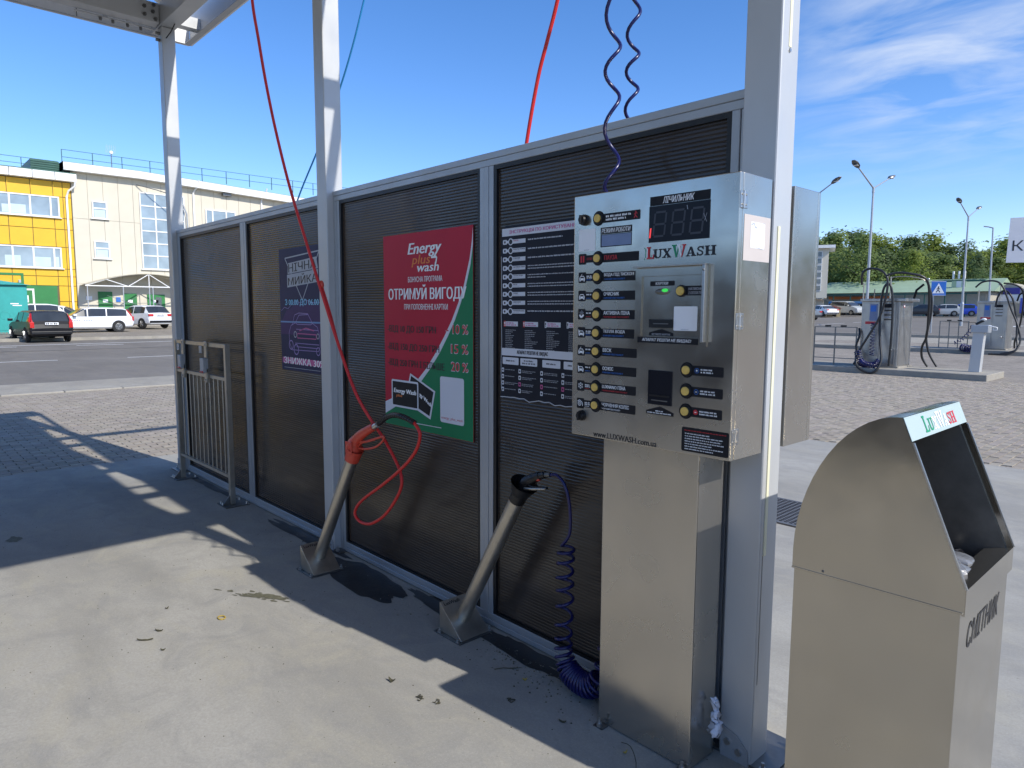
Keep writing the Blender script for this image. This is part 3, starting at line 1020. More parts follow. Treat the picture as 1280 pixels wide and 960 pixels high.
# ============================================================ THE DIVIDING WALL
def wall(x0, x1, mull, label, yy=2.212):
    t = thing('wash_bay_wall', label, 'wall', ((x0 + x1) / 2, yy + 0.028, 0), 'dark panel walls between the bays')
    y0, y1 = yy, yy + 0.060
    z0, z1 = 0.008, 2.343
    fw = 0.066
    segs = []
    cuts = [x0 + fw + 0.008] + [c for m in mull for c in m] + [x1 - fw - 0.008]
    MB().box((x0, y0, z1 - 0.030), (x1, y1, z1), 'alu').build('top_rail', t, bevel=0.002, seg=1)
    MB().box((x0, y0 + 0.0025, z1 - 0.062), (x1, y1 - 0.0025, z1 - 0.0305), 'alu').build('top_rail', t, bevel=0.002, seg=1)
    MB().box((x0 + fw, y0 - 0.004, z0), (x1 - fw, y1, 0.034), 'alu').build('bottom_rail', t, bevel=0.002, seg=1)
    MB().box((x0 + fw, y0 + 0.001, 0.0345), (x1 - fw, y1 - 0.002, 0.068), 'alu').build('bottom_rail', t, bevel=0.002, seg=1)
    for a, b_ in ((x0, x0 + fw), (x1 - fw, x1)):
        m_ = (a + b_) / 2
        MB().box((a, y0 + 0.0005, 0.0), (m_ - 0.001, y1 - 0.001, z1 - 0.0625), 'alu').build('side_rail', t, bevel=0.002, seg=1)
        MB().box((m_ + 0.001, y0 + 0.003, 0.0), (b_, y1 - 0.003, z1 - 0.0625), 'alu').build('side_rail', t, bevel=0.002, seg=1)
    for a, b_ in mull:
        d = (b_ - a) / 3
        for k in range(3):
            MB().box((a + k * d + 0.0008, y0 + (0.0 if k == 1 else 0.002) + 0.0006, 0.06), (a + (k + 1) * d - 0.0008, y1 - 0.002, z1 - 0.0625), 'alu').build('mullion', t, bevel=0.0015, seg=1)
    xs = [x0 + fw] + [c for m in mull for c in m] + [x1 - fw]
    for k in range(0, len(xs), 2):
        a, b_ = xs[k], xs[k + 1]
        g = MB()                                    # black rubber gasket round each sheet
        zt, zb = z1 - 0.062, 0.068
        for c0_, c1_ in (((a, zt - 0.020), (b_, zt)), ((a, zb), (b_, zb + 0.012)), ((a, zb + 0.012), (a + 0.020, zt - 0.020)), ((b_ - 0.020, zb + 0.012), (b_, zt - 0.020))):
            g.box((c0_[0], y0 + 0.006, c0_[1]), (c1_[0], y0 + 0.022, c1_[1]), 'black')
        g.build('gasket', t)
        s_ = MB()                                   # the sheet: rows of shallow horizontal flutes
        pitch, nz = 0.0155, 4
        a2, b2 = a + 0.020, b_ - 0.020
        z_ = zb + 0.012
        prof = []
        while z_ < zt - 0.020 - 1e-6:
            for q in range(nz):
                f = q / nz
                prof.append((min(z_ + f * pitch, zt - 0.020), 0.0010 * (0.0 if q == 0 else 1.0)))
            z_ += pitch
        prof.append((zt - 0.020, 0))
        yb = y0 + 0.021
        vs = [(x, yb - d_, z) for x in (a2, b2) for z, d_ in prof]
        n_ = len(prof)
        s_.raw(vs, [(i, n_ + i, n_ + i + 1, i + 1) for i in range(n_ - 1)], 'panel')
        s_.raw([(a2, yb + 0.012, zb), (b2, yb + 0.012, zb), (b2, yb + 0.012, zt), (a2, yb + 0.012, zt)], [(3, 2, 1, 0)], 'panel')
        s_.build('polycarbonate_sheet', t)
    return t


wall(-7.137, -4.201, [(-5.600, -5.490)], 'dark ribbed panel wall in grey frame, far half between left and middle posts')
wall(-4.075, -1.223, [(-2.630, -2.530)], 'dark ribbed panel wall in grey frame, near half between middle and right posts')
wall(-7.137, -4.201, [(-5.600, -5.490)], 'dark ribbed panel wall on the other side of the bay, far half, behind the photographer', -4.27)
wall(-4.075, -1.223, [(-2.630, -2.530)], 'dark ribbed panel wall on the other side of the bay, near half, behind the photographer', -4.27)
YP = 2.2278                                         # posters hang on the face of the sheets

# ============================================================ POSTERS
def poster_red():
    t = thing('poster', 'crimson and green bonus programme poster with percentages and two black cards', 'poster', (-3.10, 2.23, 0.925))
    X0, Z0, W_, H_ = -3.513, 0.924, 0.820, 1.096
    P = front(X0, Z0, YP - 0.0035)
    b = MB().box((X0, YP - 0.0033, Z0), (X0 + W_, YP, Z0 + H_), 'poster_red')
    cv = [(0.8195, 1.09), (0.812, 1.02), (0.793, 0.93), (0.747, 0.80), (0.70, 0.71), (0.646, 0.622), (0.58, 0.535), (0.505, 0.447), (0.42, 0.358), (0.315, 0.272), (0.16, 0.19), (0.0, 0.132)]
    lo_ = [(0.8198, 1.0), (0.80, 0.90), (0.765, 0.80), (0.722, 0.712), (0.672, 0.622), (0.61, 0.535), (0.54, 0.447), (0.455, 0.358), (0.35, 0.265), (0.17, 0.14), (0.0, 0.062)]
    cv = [(u, v) for u, v in cv]
    b.poly(P, cv + [(0, 0.001), (0.8199, 0.001)], 'poster_green', 0.0003)
    band_ = cv + lo_[::-1]
    b.poly(P, band_, 'poster_white', 0.0007)
    b.build('sheet', t)
    b = MB()
    T = lambda s, u0, v0, u1, v1, m='white', **k: b.text(P, s, u0, v0, u1, v1, m, 0.0014, **k)
    T('Energy', 0.252, 0.960, 0.560, 1.040, bold=0.018, shear=0.25)
    T('plus', 0.288, 0.908, 0.462, 0.974, 'orange_print', bold=0.01, shear=0.2)
    T('wash', 0.341, 0.882, 0.537, 0.930, bold=0.018, shear=0.2)
    b.line(P, [(0.470, 0.955), (0.520, 0.955), (0.512, 0.925)], 0.011, 'white', 0.0014)
    T('БОНУСНА ПРОГРАМА', 0.252, 0.827, 0.567, 0.857, bold=0.008)
    T('ОТРИМУЙ ВИГОДУ', 0.052, 0.720, 0.766, 0.812, bold=0.012)
    T('ПРИ ПОПОВНЕННІ КАРТКИ', 0.210, 0.676, 0.613, 0.707, bold=0.006)
    for s_, v, u1, pc in (('-ВІД 10 ДО 150 ГРН', 0.562, 0.506, '- 10 %'), ('-ВІД 150 ДО 250 ГРН', 0.460, 0.536, '15 %'), ('-ВІД 250 ГРН І БІЛЬШЕ', 0.367, 0.582, '20 %')):
        T(s_, 0.035, v - 0.022, u1, v + 0.024, 'black_print', bold=0.014)
        x0_ = 0.600 if pc[0] == '-' else 0.642
        b.text(P, pc, x0_ - 0.003, v - 0.013, 0.781, v + 0.039, 'poster_white', 0.0010, bold=0.018)
        b.text(P, pc, x0_, v - 0.010, 0.778, v + 0.036, 'red_print', 0.0014, bold=0.014)
    b.line(P, [(0.315, 0.037), (0.550, 0.041)], 0.004, 'poster_white', 0.0012)
    b.build('lettering', t)
    # printed pictures of two cards and the white code box (left blank)
    b = MB()
    b.poly(P, [(0.262, 0.318), (0.498, 0.235), (0.452, 0.075), (0.205, 0.150)], 'poster_white', 0.0012)
    b.poly(P, [(0.270, 0.304), (0.482, 0.229), (0.443, 0.093), (0.225, 0.160)], 'label', 0.0015)
    b.rect(P, 0.070, 0.112, 0.340, 0.272, 'poster_white', 0.0018, 0.012)
    b.rect(P, 0.081, 0.123, 0.329, 0.261, 'label', 0.0021, 0.006)
    b.text(P, 'Energy Wash', 0.095, 0.188, 0.318, 0.222, 'white', 0.0024, bold=0.03, shear=0.15)
    b.text(P, 'plus', 0.118, 0.168, 0.180, 0.190, 'orange_print', 0.0024, bold=0.02, shear=0.2)
    Pr = lambda u, v, l: P(0.352 + u * 0.90 - v * -0.0, 0.190 - u * 0.45 + v, l)
    b.text(Pr, 'gy Wash', 0.0, 0.0, 0.125, 0.030, 'white', 0.0018, bold=0.03)
    b.build('card_picture', t)
    b = MB()
    b.rect(P, 0.542, 0.075, 0.746, 0.322, 'poster_white', 0.0012, 0.014)
    b.text(P, 'energy_plus_wash', 0.552, 0.090, 0.736, 0.108, 'red_print', 0.0016)
    b.build('blank_box', t)


def poster_night():
    t = thing('poster', 'dark purple night wash poster with outlined car on the far wall', 'poster', (-4.56, 2.23, 1.16))
    X0, Z0, W_, H_ = -4.920, 1.158, 0.70, 0.872
    P = front(X0, Z0, YP - 0.0035)
    b = MB().box((X0, YP - 0.0033, Z0), (X0 + W_, YP, Z0 + H_), 'navy_print')
    b.rect(P, 0.001, 0.26, W_ - 0.001, 0.345, 'purple_print', 0.0003)
    b.rect(P, 0.001, 0.345, W_ - 0.001, 0.356, 'horizon_print', 0.0006)
    b.poly(P, [(0.02, 0.356), (0.10, 0.43), (0.18, 0.45), (0.26, 0.50), (0.36, 0.475), (0.45, 0.50), (0.55, 0.49), (0.66, 0.455), (0.699, 0.40), (0.699, 0.356)], 'purple_print', 0.0003)
    b.build('sheet', t)
    b = MB()
    # slanted logo block
    S = lambda u, v, l: P(u, v + (u - 0.3) * 0.05, l)
    b.line(S, [(0.10, 0.815), (0.62, 0.815), (0.36, 0.500), (0.10, 0.815)], 0.009, 'grey_print', 0.0009)
    b.poly(S, [(0.14, 0.700), (0.60, 0.700), (0.58, 0.780), (0.15, 0.775)], 'grey_print', 0.0012)
    b.poly(S, [(0.13, 0.605), (0.60, 0.610), (0.60, 0.695), (0.13, 0.695)], 'grey_print', 0.0012)
    b.text(S, 'НІЧНА', 0.155, 0.709, 0.575, 0.768, 'black_print', 0.0016, bold=0.015)
    b.text(S, 'МИЙКА', 0.145, 0.617, 0.585, 0.686, 'black_print', 0.0016, bold=0.015)
    b.text(P, 'З 00.00 ДО 06.00', 0.085, 0.462, 0.600, 0.513, 'cyan_print', 0.0014, bold=0.012)
    b.rect(P, 0.018, 0.050, W_ - 0.001, 0.092, 'magenta_print', 0.0009)
    b.text(P, 'ЗНИЖКА 30%', 0.040, 0.046, 0.660, 0.096, 'white', 0.0014, bold=0.018)
    b.line(P, [(0.04, 0.018), (0.60, 0.022)], 0.003, 'grey_print', 0.0009)
    b.build('lettering', t)
    b = MB()
    L = lambda pts, w_=0.005, m='violet_print': b.line(P, pts, w_, m, 0.0012)
    # generic hatchback drawn in thin lines, seen three quarters from the front
    L([(0.14, 0.20), (0.135, 0.27), (0.17, 0.325), (0.24, 0.345), (0.30, 0.40), (0.44, 0.405), (0.50, 0.345), (0.57, 0.32), (0.60, 0.27), (0.605, 0.19), (0.58, 0.155), (0.18, 0.150), (0.14, 0.20)])
    L([(0.245, 0.343), (0.27, 0.335), (0.48, 0.335), (0.50, 0.345)]); L([(0.19, 0.33), (0.23, 0.40), (0.30, 0.415), (0.44, 0.410)])
    L([(0.25, 0.30), (0.58, 0.298)]); L([(0.27, 0.27), (0.55, 0.268), (0.55, 0.238), (0.27, 0.238), (0.27, 0.27)], 0.006, 'magenta_print')
    L([(0.23, 0.20), (0.59, 0.20)]); L([(0.25, 0.175), (0.57, 0.175)])
    for cu, cv_, r in ((0.235, 0.262, 0.024), (0.575, 0.258, 0.020)):
        b.ring(P, cu, cv_, r * .7, r, 'grey_print', 0.0014)
    for cu, cv_, r in ((0.165, 0.185, 0.036), (0.245, 0.155, 0.040), (0.575, 0.155, 0.030)):
        b.ring(P, cu, cv_, r * .78, r, 'violet_print', 0.0014)
    L([(0.30, 0.29), (0.40, 0.31), (0.52, 0.295)], 0.008, 'magenta_print')
    L([(0.02, 0.43), (0.07, 0.455), (0.13, 0.445), (0.19, 0.475), (0.26, 0.50), (0.33, 0.485), (0.42, 0.505), (0.50, 0.485), (0.60, 0.49), (0.67, 0.455)], 0.004)
    b.build('car_drawing', t)


def poster_rules():
    t = thing('poster', 'black instruction poster with torn lower edge, partly behind the control cabinet', 'poster', (-2.1, 2.23, 1.18))
    X0, Z0, W_, H_ = -2.484, 1.172, 0.86, 0.820
    P = front(X0, Z0, YP - 0.0035)
    rs = random.Random(5)
    edge = [(W_ * i / 26, 0.006 + rs.uniform(-.006, .008)) for i in range(27)]
    left = [(0.0 + rs.uniform(0, .006), 0.05 + 0.07 * i) for i in range(10)]
    outl = edge + [(W_, H_), (0.03, H_), (0.0, H_ - 0.03)] + left[::-1]
    b = MB()
    b.prism([(X0 + u, Z0 + v) for u, v in outl], 'y', YP - 0.0033, YP, 'ins_black')
    b.build('sheet', t)
    b = MB()
    b.line(P, [(u, v + 0.0015) for u, v in edge], 0.0045, 'grey_print', 0.0012)
    b.line(P, [(u + 0.002, v) for u, v in left], 0.004, 'grey_print', 0.0012)
    b.build('torn_edge', t)
    b = MB()
    lift = 0.0008
    b.rect(P, 0.008, 0.772, W_ - 0.006, 0.808, 'poster_white', lift)
    b.text(P, 'ІНСТРУКЦІЯ ПО КОРИСТУВАННЮ МИЙКОЮ', 0.060, 0.779, 0.640, 0.802, 'magenta_print', 0.0014, bold=0.015)
    names = ['ПАУЗА', 'ВОДА ПІД ТИСКОМ', 'ОЧИСНИК', 'АКТИВНА ПІНА', 'ТЕПЛА ВОДА', 'ВІСК', 'ОСМОС', 'ЛЮКСНАНО', 'ЧОРНІННЯ КОЛІС']
    for i in range(9):
        v = 0.745 - i * 0.0405
        b.rect(P, 0.014, v - 0.011, 0.042, v + 0.011, 'poster_white', lift, 0.005)
        b.rect(P, 0.040, v - 0.006, 0.060, v + 0.006, 'poster_white', lift + 0.0001)
        b.disc(P, 0.068, v, 0.0165, 'poster_white', lift + 0.0002)
        b.disc(P, 0.068, v, 0.0115, 'black_print', lift + 0.0004)
        b.rect(P, 0.080, v - 0.0095, 0.168, v + 0.0095, 'poster_white', lift + 0.0001)
        b.disc(P, 0.028, v, 0.006, 'black_print', lift + 0.0004, 8)
        nm = names[i]
        b.text(P, nm, 0.088, v + 0.0008, min(0.164, 0.090 + 0.0062 * len(nm)), v + 0.0068, 'red_print' if i == 0 else 'black_print', lift + 0.0006, bold=0.02)
        if i:
            b.scribble(P, 0.088, v - 0.0062, 0.130, v - 0.0025, 'grey_print', lift + 0.0006, rs)
        two = i in (3, 4, 5, 6, 7)
        ends = [0.40, 0.56, 0.57, 0.60, 0.60, 0.60, 0.60, 0.60, 0.60][i]
        b.scribble(P, 0.184, v + (0.004 if two else 0.0), ends, v + (0.0085 if two else 0.006), 'poster_white', lift, rs)
        if two:
            b.scribble(P, 0.184, v - 0.008, 0.30 if i == 4 else 0.60, v - 0.0035, 'poster_white', lift, rs)
    for k, u in enumerate((0.022, 0.155, 0.296, 0.43)):
        b.rect(P, u + 0.012, 0.352, u + 0.098, 0.374, 'poster_white', lift)
        b.rect(P, u, 0.349, u + 0.012, 0.377, 'red_print' if k < 2 else 'poster_white', lift)
        b.text(P, '!', u + 0.004, 0.354, u + 0.008, 0.372, 'white' if k < 2 else 'black_print', lift + 0.0004, bold=0.03)
        b.scribble(P, u + 0.018, 0.364, u + 0.070, 0.370, 'magenta_print', lift + 0.0004, rs)
        b.scribble(P, u + 0.018, 0.355, u + 0.086, 0.361, 'magenta_print', lift + 0.0004, rs)
        for r in range(11):
            b.scribble(P, u + 0.012, 0.332 - r * 0.0085, u + rs.uniform(0.05, 0.098), 0.3355 - r * 0.0085, 'grey_print', lift, rs)
    b.rect(P, 0.008, 0.212, W_ - 0.006, 0.247, 'poster_white', lift)
    b.text(P, 'АПАРАТ РЕШТИ НЕ ВИДАЄ', 0.115, 0.219, 0.318, 0.240, 'black_print', 0.0014, bold=0.02)
    for k, (u, s1, s2) in enumerate(((0.014, 1, 0), (0.138, 1, 1), (0.283, 1, 0), (0.415, 1, 0))):
        b.rect(P, u, 0.170, u + 0.112, 0.204, 'poster_white', lift, 0.004)
        b.scribble(P, u + 0.025, 0.189 if s2 else 0.184, u + 0.088, 0.196 if s2 else 0.191, 'black_print', lift + 0.0006, rs)
        if s2:
            b.scribble(P, u + 0.012, 0.177, u + 0.100, 0.184, 'black_print', lift + 0.0006, rs)
        for r in range(5):
            v = 0.142 - r * 0.031
            if v < 0.02: continue
            q = u - 0.012 if k else u - 0.006
            b.rect(P, q, v - 0.010, q + 0.016, v + 0.010, 'magenta_print' if (k and r == 2) else 'poster_white', lift, 0.003)
            b.disc(P, q + 0.008, v, 0.005, 'black_print', lift + 0.0004, 8)
            b.scribble(P, q + 0.022, v + 0.001, u + rs.uniform(0.08, 0.11), v + 0.0045, 'grey_print', lift, rs)
            if rs.random() < .5:
                b.scribble(P, q + 0.022, v - 0.006, u + rs.uniform(0.05, 0.10), v - 0.0025, 'grey_print', lift, rs)
    b.build('lettering', t)


poster_red()
poster_night()
poster_rules()


# ============================================================ CONTROL CABINET
CX, CZ, CY = -1.765, 1.130, 1.945                   # left edge, bottom edge, front plane
CW, CH = 0.668, 0.888


def serif(b, P, ch, u, v, w_, h, m, lift):
    """slab-serif capitals for the printed company name"""
    R_ = lambda a, c, d, e, mm=None, l=0.0: b.rect(P, u + a * w_, v + c * h, u + d * w_, v + e * h, mm or m, lift + l)
    Pg = lambda pts, mm=None, l=0.0: b.poly(P, [(u + x * w_, v + y * h) for x, y in pts], mm or m, lift + l)
    if ch == 'L':
        R_(0.0, 0.88, 0.52, 1.0); R_(0.14, 0.12, 0.40, 0.88); R_(0.0, 0, 0.95, 0.12); Pg([(0.80, 0.12), (0.95, 0.12), (0.98, 0.38), (0.90, 0.38)])
    elif ch == 'U':
        R_(0.0, 0.88, 0.46, 1.0); R_(0.62, 0.88, 1.0, 1.0); R_(0.12, 0.30, 0.36, 0.88); R_(0.74, 0.30, 0.88, 0.88)
        Pg([(0.12, 0.30), (0.17, 0.12), (0.32, 0.0), (0.62, 0.0), (0.80, 0.12), (0.88, 0.30), (0.74, 0.30), (0.66, 0.17), (0.54, 0.12), (0.44, 0.14), (0.36, 0.30)])
    elif ch == 'X':
        Pg([(0.05, 0.95), (0.35, 0.95), (0.95, 0.06), (0.65, 0.06)]); Pg([(0.75, 0.95), (0.90, 0.95), (0.26, 0.06), (0.10, 0.06)], None, 0.0001)
        R_(0, 0.89, 0.44, 1.0, None, .0002); R_(0.62, 0.89, 1.0, 1.0, None, .0002); R_(0, 0, 0.38, 0.11, None, .0002); R_(0.54, 0, 1.0, 0.11, None, .0002)
    elif ch == 'A':
        Pg([(0.42, 1.0), (0.58, 1.0), (0.92, 0.05), (0.64, 0.05)]); Pg([(0.42, 1.0), (0.50, 0.86), (0.22, 0.05), (0.10, 0.05)], None, .0001)
        R_(0.26, 0.28, 0.66, 0.38, None, .0002); R_(0, 0, 0.36, 0.11, None, .0003); R_(0.52, 0, 1.0, 0.11, None, .0003)
    elif ch == 'H':
        for a in (0.0, 0.56):
            R_(a, 0.89, a + 0.44, 1.0); R_(a, 0, a + 0.44, 0.11); R_(a + 0.10, 0.11, a + 0.34, 0.89)
        R_(0.34, 0.44, 0.66, 0.55)
    elif ch == 'S':
        pts = [(0.88, 0.78), (0.70, 0.90), (0.45, 0.93), (0.20, 0.84), (0.16, 0.68), (0.34, 0.57), (0.66, 0.47), (0.84, 0.34), (0.78, 0.15), (0.52, 0.07), (0.28, 0.10), (0.10, 0.24)]
        b.line(P, [(u + x * w_, v + y * h) for x, y in pts], 0.15 * h, m, lift)
        R_(0.82, 0.64, 0.93, 1.0, None, .0004); R_(0.06, 0.0, 0.17, 0.36, None, .0004)
    elif ch == 'W':
        k = [m] * 4 if isinstance(m, str) and m != 'flag' else ['green_print', 'green_print', 'white', 'red_print']
        Pg([(0.06, 0.95), (0.24, 0.95), (0.36, 0.0), (0.28, 0.0)], k[0]); Pg([(0.45, 0.95), (0.54, 0.95), (0.36, 0.0), (0.30, 0.0)], k[1], .0001)
        Pg([(0.40, 0.95), (0.58, 0.95), (0.74, 0.0), (0.66, 0.0)], k[2], .0002); Pg([(0.82, 0.95), (0.96, 0.95), (0.74, 0.0), (0.68, 0.0)], k[3], .0003)
        R_(0, 0.90, 0.34, 1.0, k[0], .0004); R_(0.36, 0.90, 0.64, 1.0, k[2], .0004); R_(0.74, 0.90, 1.0, 1.0, k[3], .0004)


def company(b, P, u0, v0, u1, v1, lift=0.001, cols=None):
    """two tall capitals and the rest small, as painted on cabinet and bin"""
    W_, H_ = u1 - u0, v1 - v0
    sm = 0.76
    slots = [('L', 0.0, 0.125, 1.0), ('U', 0.135, 0.265, sm), ('X', 0.268, 0.395, sm), ('W', 0.405, 0.600, 1.0), ('A', 0.600, 0.738, sm), ('S', 0.745, 0.842, sm), ('H', 0.852, 1.0, sm)]
    for i, (c, a, d, k) in enumerate(slots):
        m = cols[i] if cols else ('flag' if c == 'W' else 'black_print')
        if c == 'L' and not cols:
            serif(b, P, 'L', u0 + a * W_, v0 - 0.04 * H_, (d - a) * W_, H_, 'green_print', lift)
            serif(b, P, 'L', u0 + (a + 0.018) * W_, v0 - 0.02 * H_, (d - a) * W_ * .95, H_, 'white', lift + .0005)
            serif(b, P, 'L', u0 + (a + 0.040) * W_, v0, (d - a) * W_ * .9, H_, 'red_print', lift + .0010)
        else:
            serif(b, P, c, u0 + a * W_, v0 + (0.0 if k == 1.0 else 0.02) * H_, (d - a) * W_, H_ * k * (1.02 if c == 'W' else 1), m, lift)


def cabinet(label, detailed=True):
    t = thing('control_cabinet', label, 'cabinet', (-1.431, 2.05, 0))
    P = front(CX, CZ, CY)
    # pedestal: folded sheet column
    b = MB().box((-1.640, 1.985, 0.004), (-1.230, 2.145, CZ - 0.0005), 'steel')
    pd = b.build('pedestal', t, bevel=0.004)
    for x, y in ((-1.612, 1.958), (-1.250, 1.972)):
        b = MB()
        b.box((x - 0.022, y - 0.010, 0.001), (x + 0.022, y + 0.026, 0.004), 'dark_steel')
        b.cone((x, y, 0.004), (x, y, 0.018), 0.011, 0.011, 'bolt', 6, smooth=False)
        b.cone((x, y, 0.0181), (x, y, 0.036), 0.006, 0.005, 'bolt', 10)
        b.build('anchor_bolt', pd)
    # housing with a door leaf in front
    MB().box((CX, CY + 0.022, CZ), (CX + CW, 2.146, CZ + CH), 'steel').build('housing', t, bevel=0.003)
    dr = MB().box((CX, CY, CZ + 0.0005), (CX + CW + 0.0005, CY + 0.0205, CZ + CH - 0.0005), 'steel').build('door', t, bevel=0.003)
    if not detailed:
        return t
    for z in (CZ + 0.781, CZ + 0.413, CZ + 0.050):   # hinges on the right edge
        h = MB()
        x = CX + CW
        h.box((x - 0.0005, CY + 0.002, z), (x + 0.003, CY + 0.020, z + 0.050), 'bolt')
        h.box((x - 0.0005, CY + 0.024, z), (x + 0.003, CY + 0.045, z + 0.050), 'bolt')
        h.cone((x + 0.003, CY + 0.0215, z - 0.001), (x + 0.003, CY + 0.0215, z + 0.051), 0.0045, 0.0045, 'bolt', 10)
        for yy in (CY + 0.011, CY + 0.034):
            for zz in (z + 0.010, z + 0.040):
                h.cone((x + 0.003, yy, zz), (x + 0.0055, yy, zz), 0.0035, 0.0025, 'steel_tube', 8)
        h.build('hinge', t, bevel=0.0005, seg=1)
    Q = sideX(CY, CZ, CX + CW)                       # faded square sticker on the side
    b = MB()
    b.rect(Q, 0.032, 0.625, 0.196, 0.765, 'pink_film', 0.0006)
    b.rect(Q, 0.072, 0.625 + 0.0, 0.196, 0.765, 'cream_strip', 0.0004)
    b.rect(Q, 0.072, 0.665, 0.160, 0.745, 'white', 0.0012, 0.004)
    b.line(Q, [(0.075, 0.735), (0.09, 0.742), (0.098, 0.730), (0.110, 0.728)], 0.005, 'grey_print', 0.0016)
    b.line(Q, [(0.075, 0.672), (0.150, 0.664)], 0.0015, 'grey_print', 0.0016)
    b.line(Q, [(0.12, 0.740), (0.16, 0.745)], 0.0015, 'grey_print', 0.0016)
    b.build('sticker', t, label='faded pinkish square sticker with torn paper')

    # round black locks
    for u, v in ((0.052, 0.798), (0.054, 0.077)):
        b = MB()
        c = P(u, v, 0)
        b.cone(c, (c[0], c[1] - 0.010, c[2]), 0.0205, 0.0195, 'black', 22)
        b.cone((c[0], c[1] - 0.0101, c[2]), (c[0], c[1] - 0.022, c[2]), 0.0165, 0.0135, 'black', 22)
        b.box((c[0] - 0.004, c[1] - 0.029, c[2] - 0.016), (c[0] + 0.004, c[1] - 0.021, c[2] + 0.016), 'black')
        b.build('lock_knob', t, bevel=0.0008, seg=1)

    def button(u, v, yoff=0.0, r=0.0215, rg_=0.0142):
        c = P(u, v, -yoff)
        b_ = MB()
        b_.cone(c, (c[0], c[1] - 0.0045, c[2]), r, r * 0.96, 'black', 28)
        b_.cone((c[0], c[1] - 0.0046, c[2]), (c[0], c[1] - 0.0070, c[2]), r * 0.82, r * 0.76, 'black', 28)
        o = b_.build('button', t)
        b_ = MB()
        b_.cone((c[0], c[1] - 0.0071, c[2]), (c[0], c[1] - 0.0115, c[2]), rg_, rg_ * 0.97, 'gold', 28)
        b_.cone((c[0], c[1] - 0.0116, c[2]), (c[0], c[1] - 0.0122, c[2]), rg_ * 0.97, rg_ * 0.88, 'gold', 28)
        b_.build('cap', o)
        return o

    def icon(b_, u, v, k):
        """little pictograms: car with spray, foam hand, drop, wheel ..."""
        l = 0.0012
        if k in (2, 3, 5, 6, 7):
            b_.rect(P, u - 0.012, v - 0.014, u - 0.008, v - 0.009, 'white', l)
            b_.rect(P, u + 0.008, v - 0.014, u + 0.012, v - 0.009, 'white', l)
            b_.poly(P, [(u - 0.013, v - 0.010), (u + 0.013, v - 0.010), (u + 0.014, v - 0.002), (u - 0.014, v - 0.002)], 'white', l + .0001)
            b_.line(P, [(u - 0.012, v - 0.002), (u - 0.007, v + 0.005), (u + 0.007, v + 0.005), (u + 0.012, v - 0.002)], 0.0024, 'white', l + .0002)
            b_.disc(P, u - 0.008, v - 0.0055, 0.0017, 'label', l + .0005, 8)
            b_.disc(P, u + 0.008, v - 0.0055, 0.0017, 'label', l + .0005, 8)
            if k in (2, 6):
                b_.line(P, [(u - 0.010, v + 0.001), (u, v + 0.013)], 0.0018, 'white', l + .0003)
            if k in (5, 7):
                b_.poly(P, [(u - 0.014, v - 0.002), (u - 0.014, v + 0.012), (u - 0.010, v + 0.006), (u - 0.006, v + 0.006)], 'white', l + .0003)
        elif k == 4:
            b_.line(P, [(u - 0.010, v - 0.002), (u - 0.002, v - 0.012), (u + 0.010, v - 0.002)], 0.007, 'white', l)
            for a, c_ in ((-.006, .006), (0, .010), (.006, .006), (0, .002)):
                b_.ring(P, u + a, v + c_, 0.0022, 0.0034, 'grey_print', l, 8)
        elif k == 8:
            b_.disc(P, u, v, 0.003, 'white', l, 8)
            for a in range(6):
                b_.ring(P, u + 0.009 * math.cos(a * 1.047 + .5), v + 0.009 * math.sin(a * 1.047 + .5), 0.0018, 0.0034, 'white', l, 8)
        elif k == 9:
            b_.ring(P, u - 0.004, v - 0.002, 0.0062, 0.0085, 'white', l, 14)
            b_.ring(P, u - 0.004, v - 0.002, 0.002, 0.0035, 'white', l, 10)
            b_.line(P, [(u - 0.014, v + 0.006), (u - 0.004, v + 0.012), (u + 0.009, v + 0.004), (u + 0.012, v - 0.010)], 0.0025, 'white', l + .0001)
        elif k == 1:
            b_.rect(P, u - 0.009, v - 0.012, u - 0.002, v + 0.012, 'red_print', l, 0.001)
            b_.rect(P, u + 0.002, v - 0.012, u + 0.009, v + 0.012, 'red_print', l, 0.001)

    rs = random.Random(11)
    rows = [(0.657, 'ПАУЗА', None, 'red_print', 0.300), (0.590, 'ВОДА ПІД ТИСКОМ', 'СИНІЙ ПІСТОЛЕТ', 'blue_print', 0.2895), (0.523, 'ОЧИСНИК', 'СИНІЙ ПІСТОЛЕТ', 'blue_print', 0.2895),
            (0.4555, 'АКТИВНА ПІНА', 'ЧЕРВОНИЙ ПІСТОЛЕТ', 'red_print', 0.2895), (0.3885, 'ТЕПЛА ВОДА', 'СИНІЙ ПІСТОЛЕТ', 'blue_print', 0.2895), (0.3215, 'ВІСК', 'СИНІЙ ПІСТОЛЕТ', 'blue_print', 0.300),
            (0.255, 'ОСМОС', 'СИНІЙ ПІСТОЛЕТ', 'blue_print', 0.300), (0.189, 'LUXNANO ПІНА', 'ЧЕРВОНИЙ ПІСТОЛЕТ', 'red_print', 0.300), (0.1225, 'ЧОРНІННЯ КОЛІС', 'ЧОРНИЙ ПІСТОЛЕТ', 'white', 0.300)]
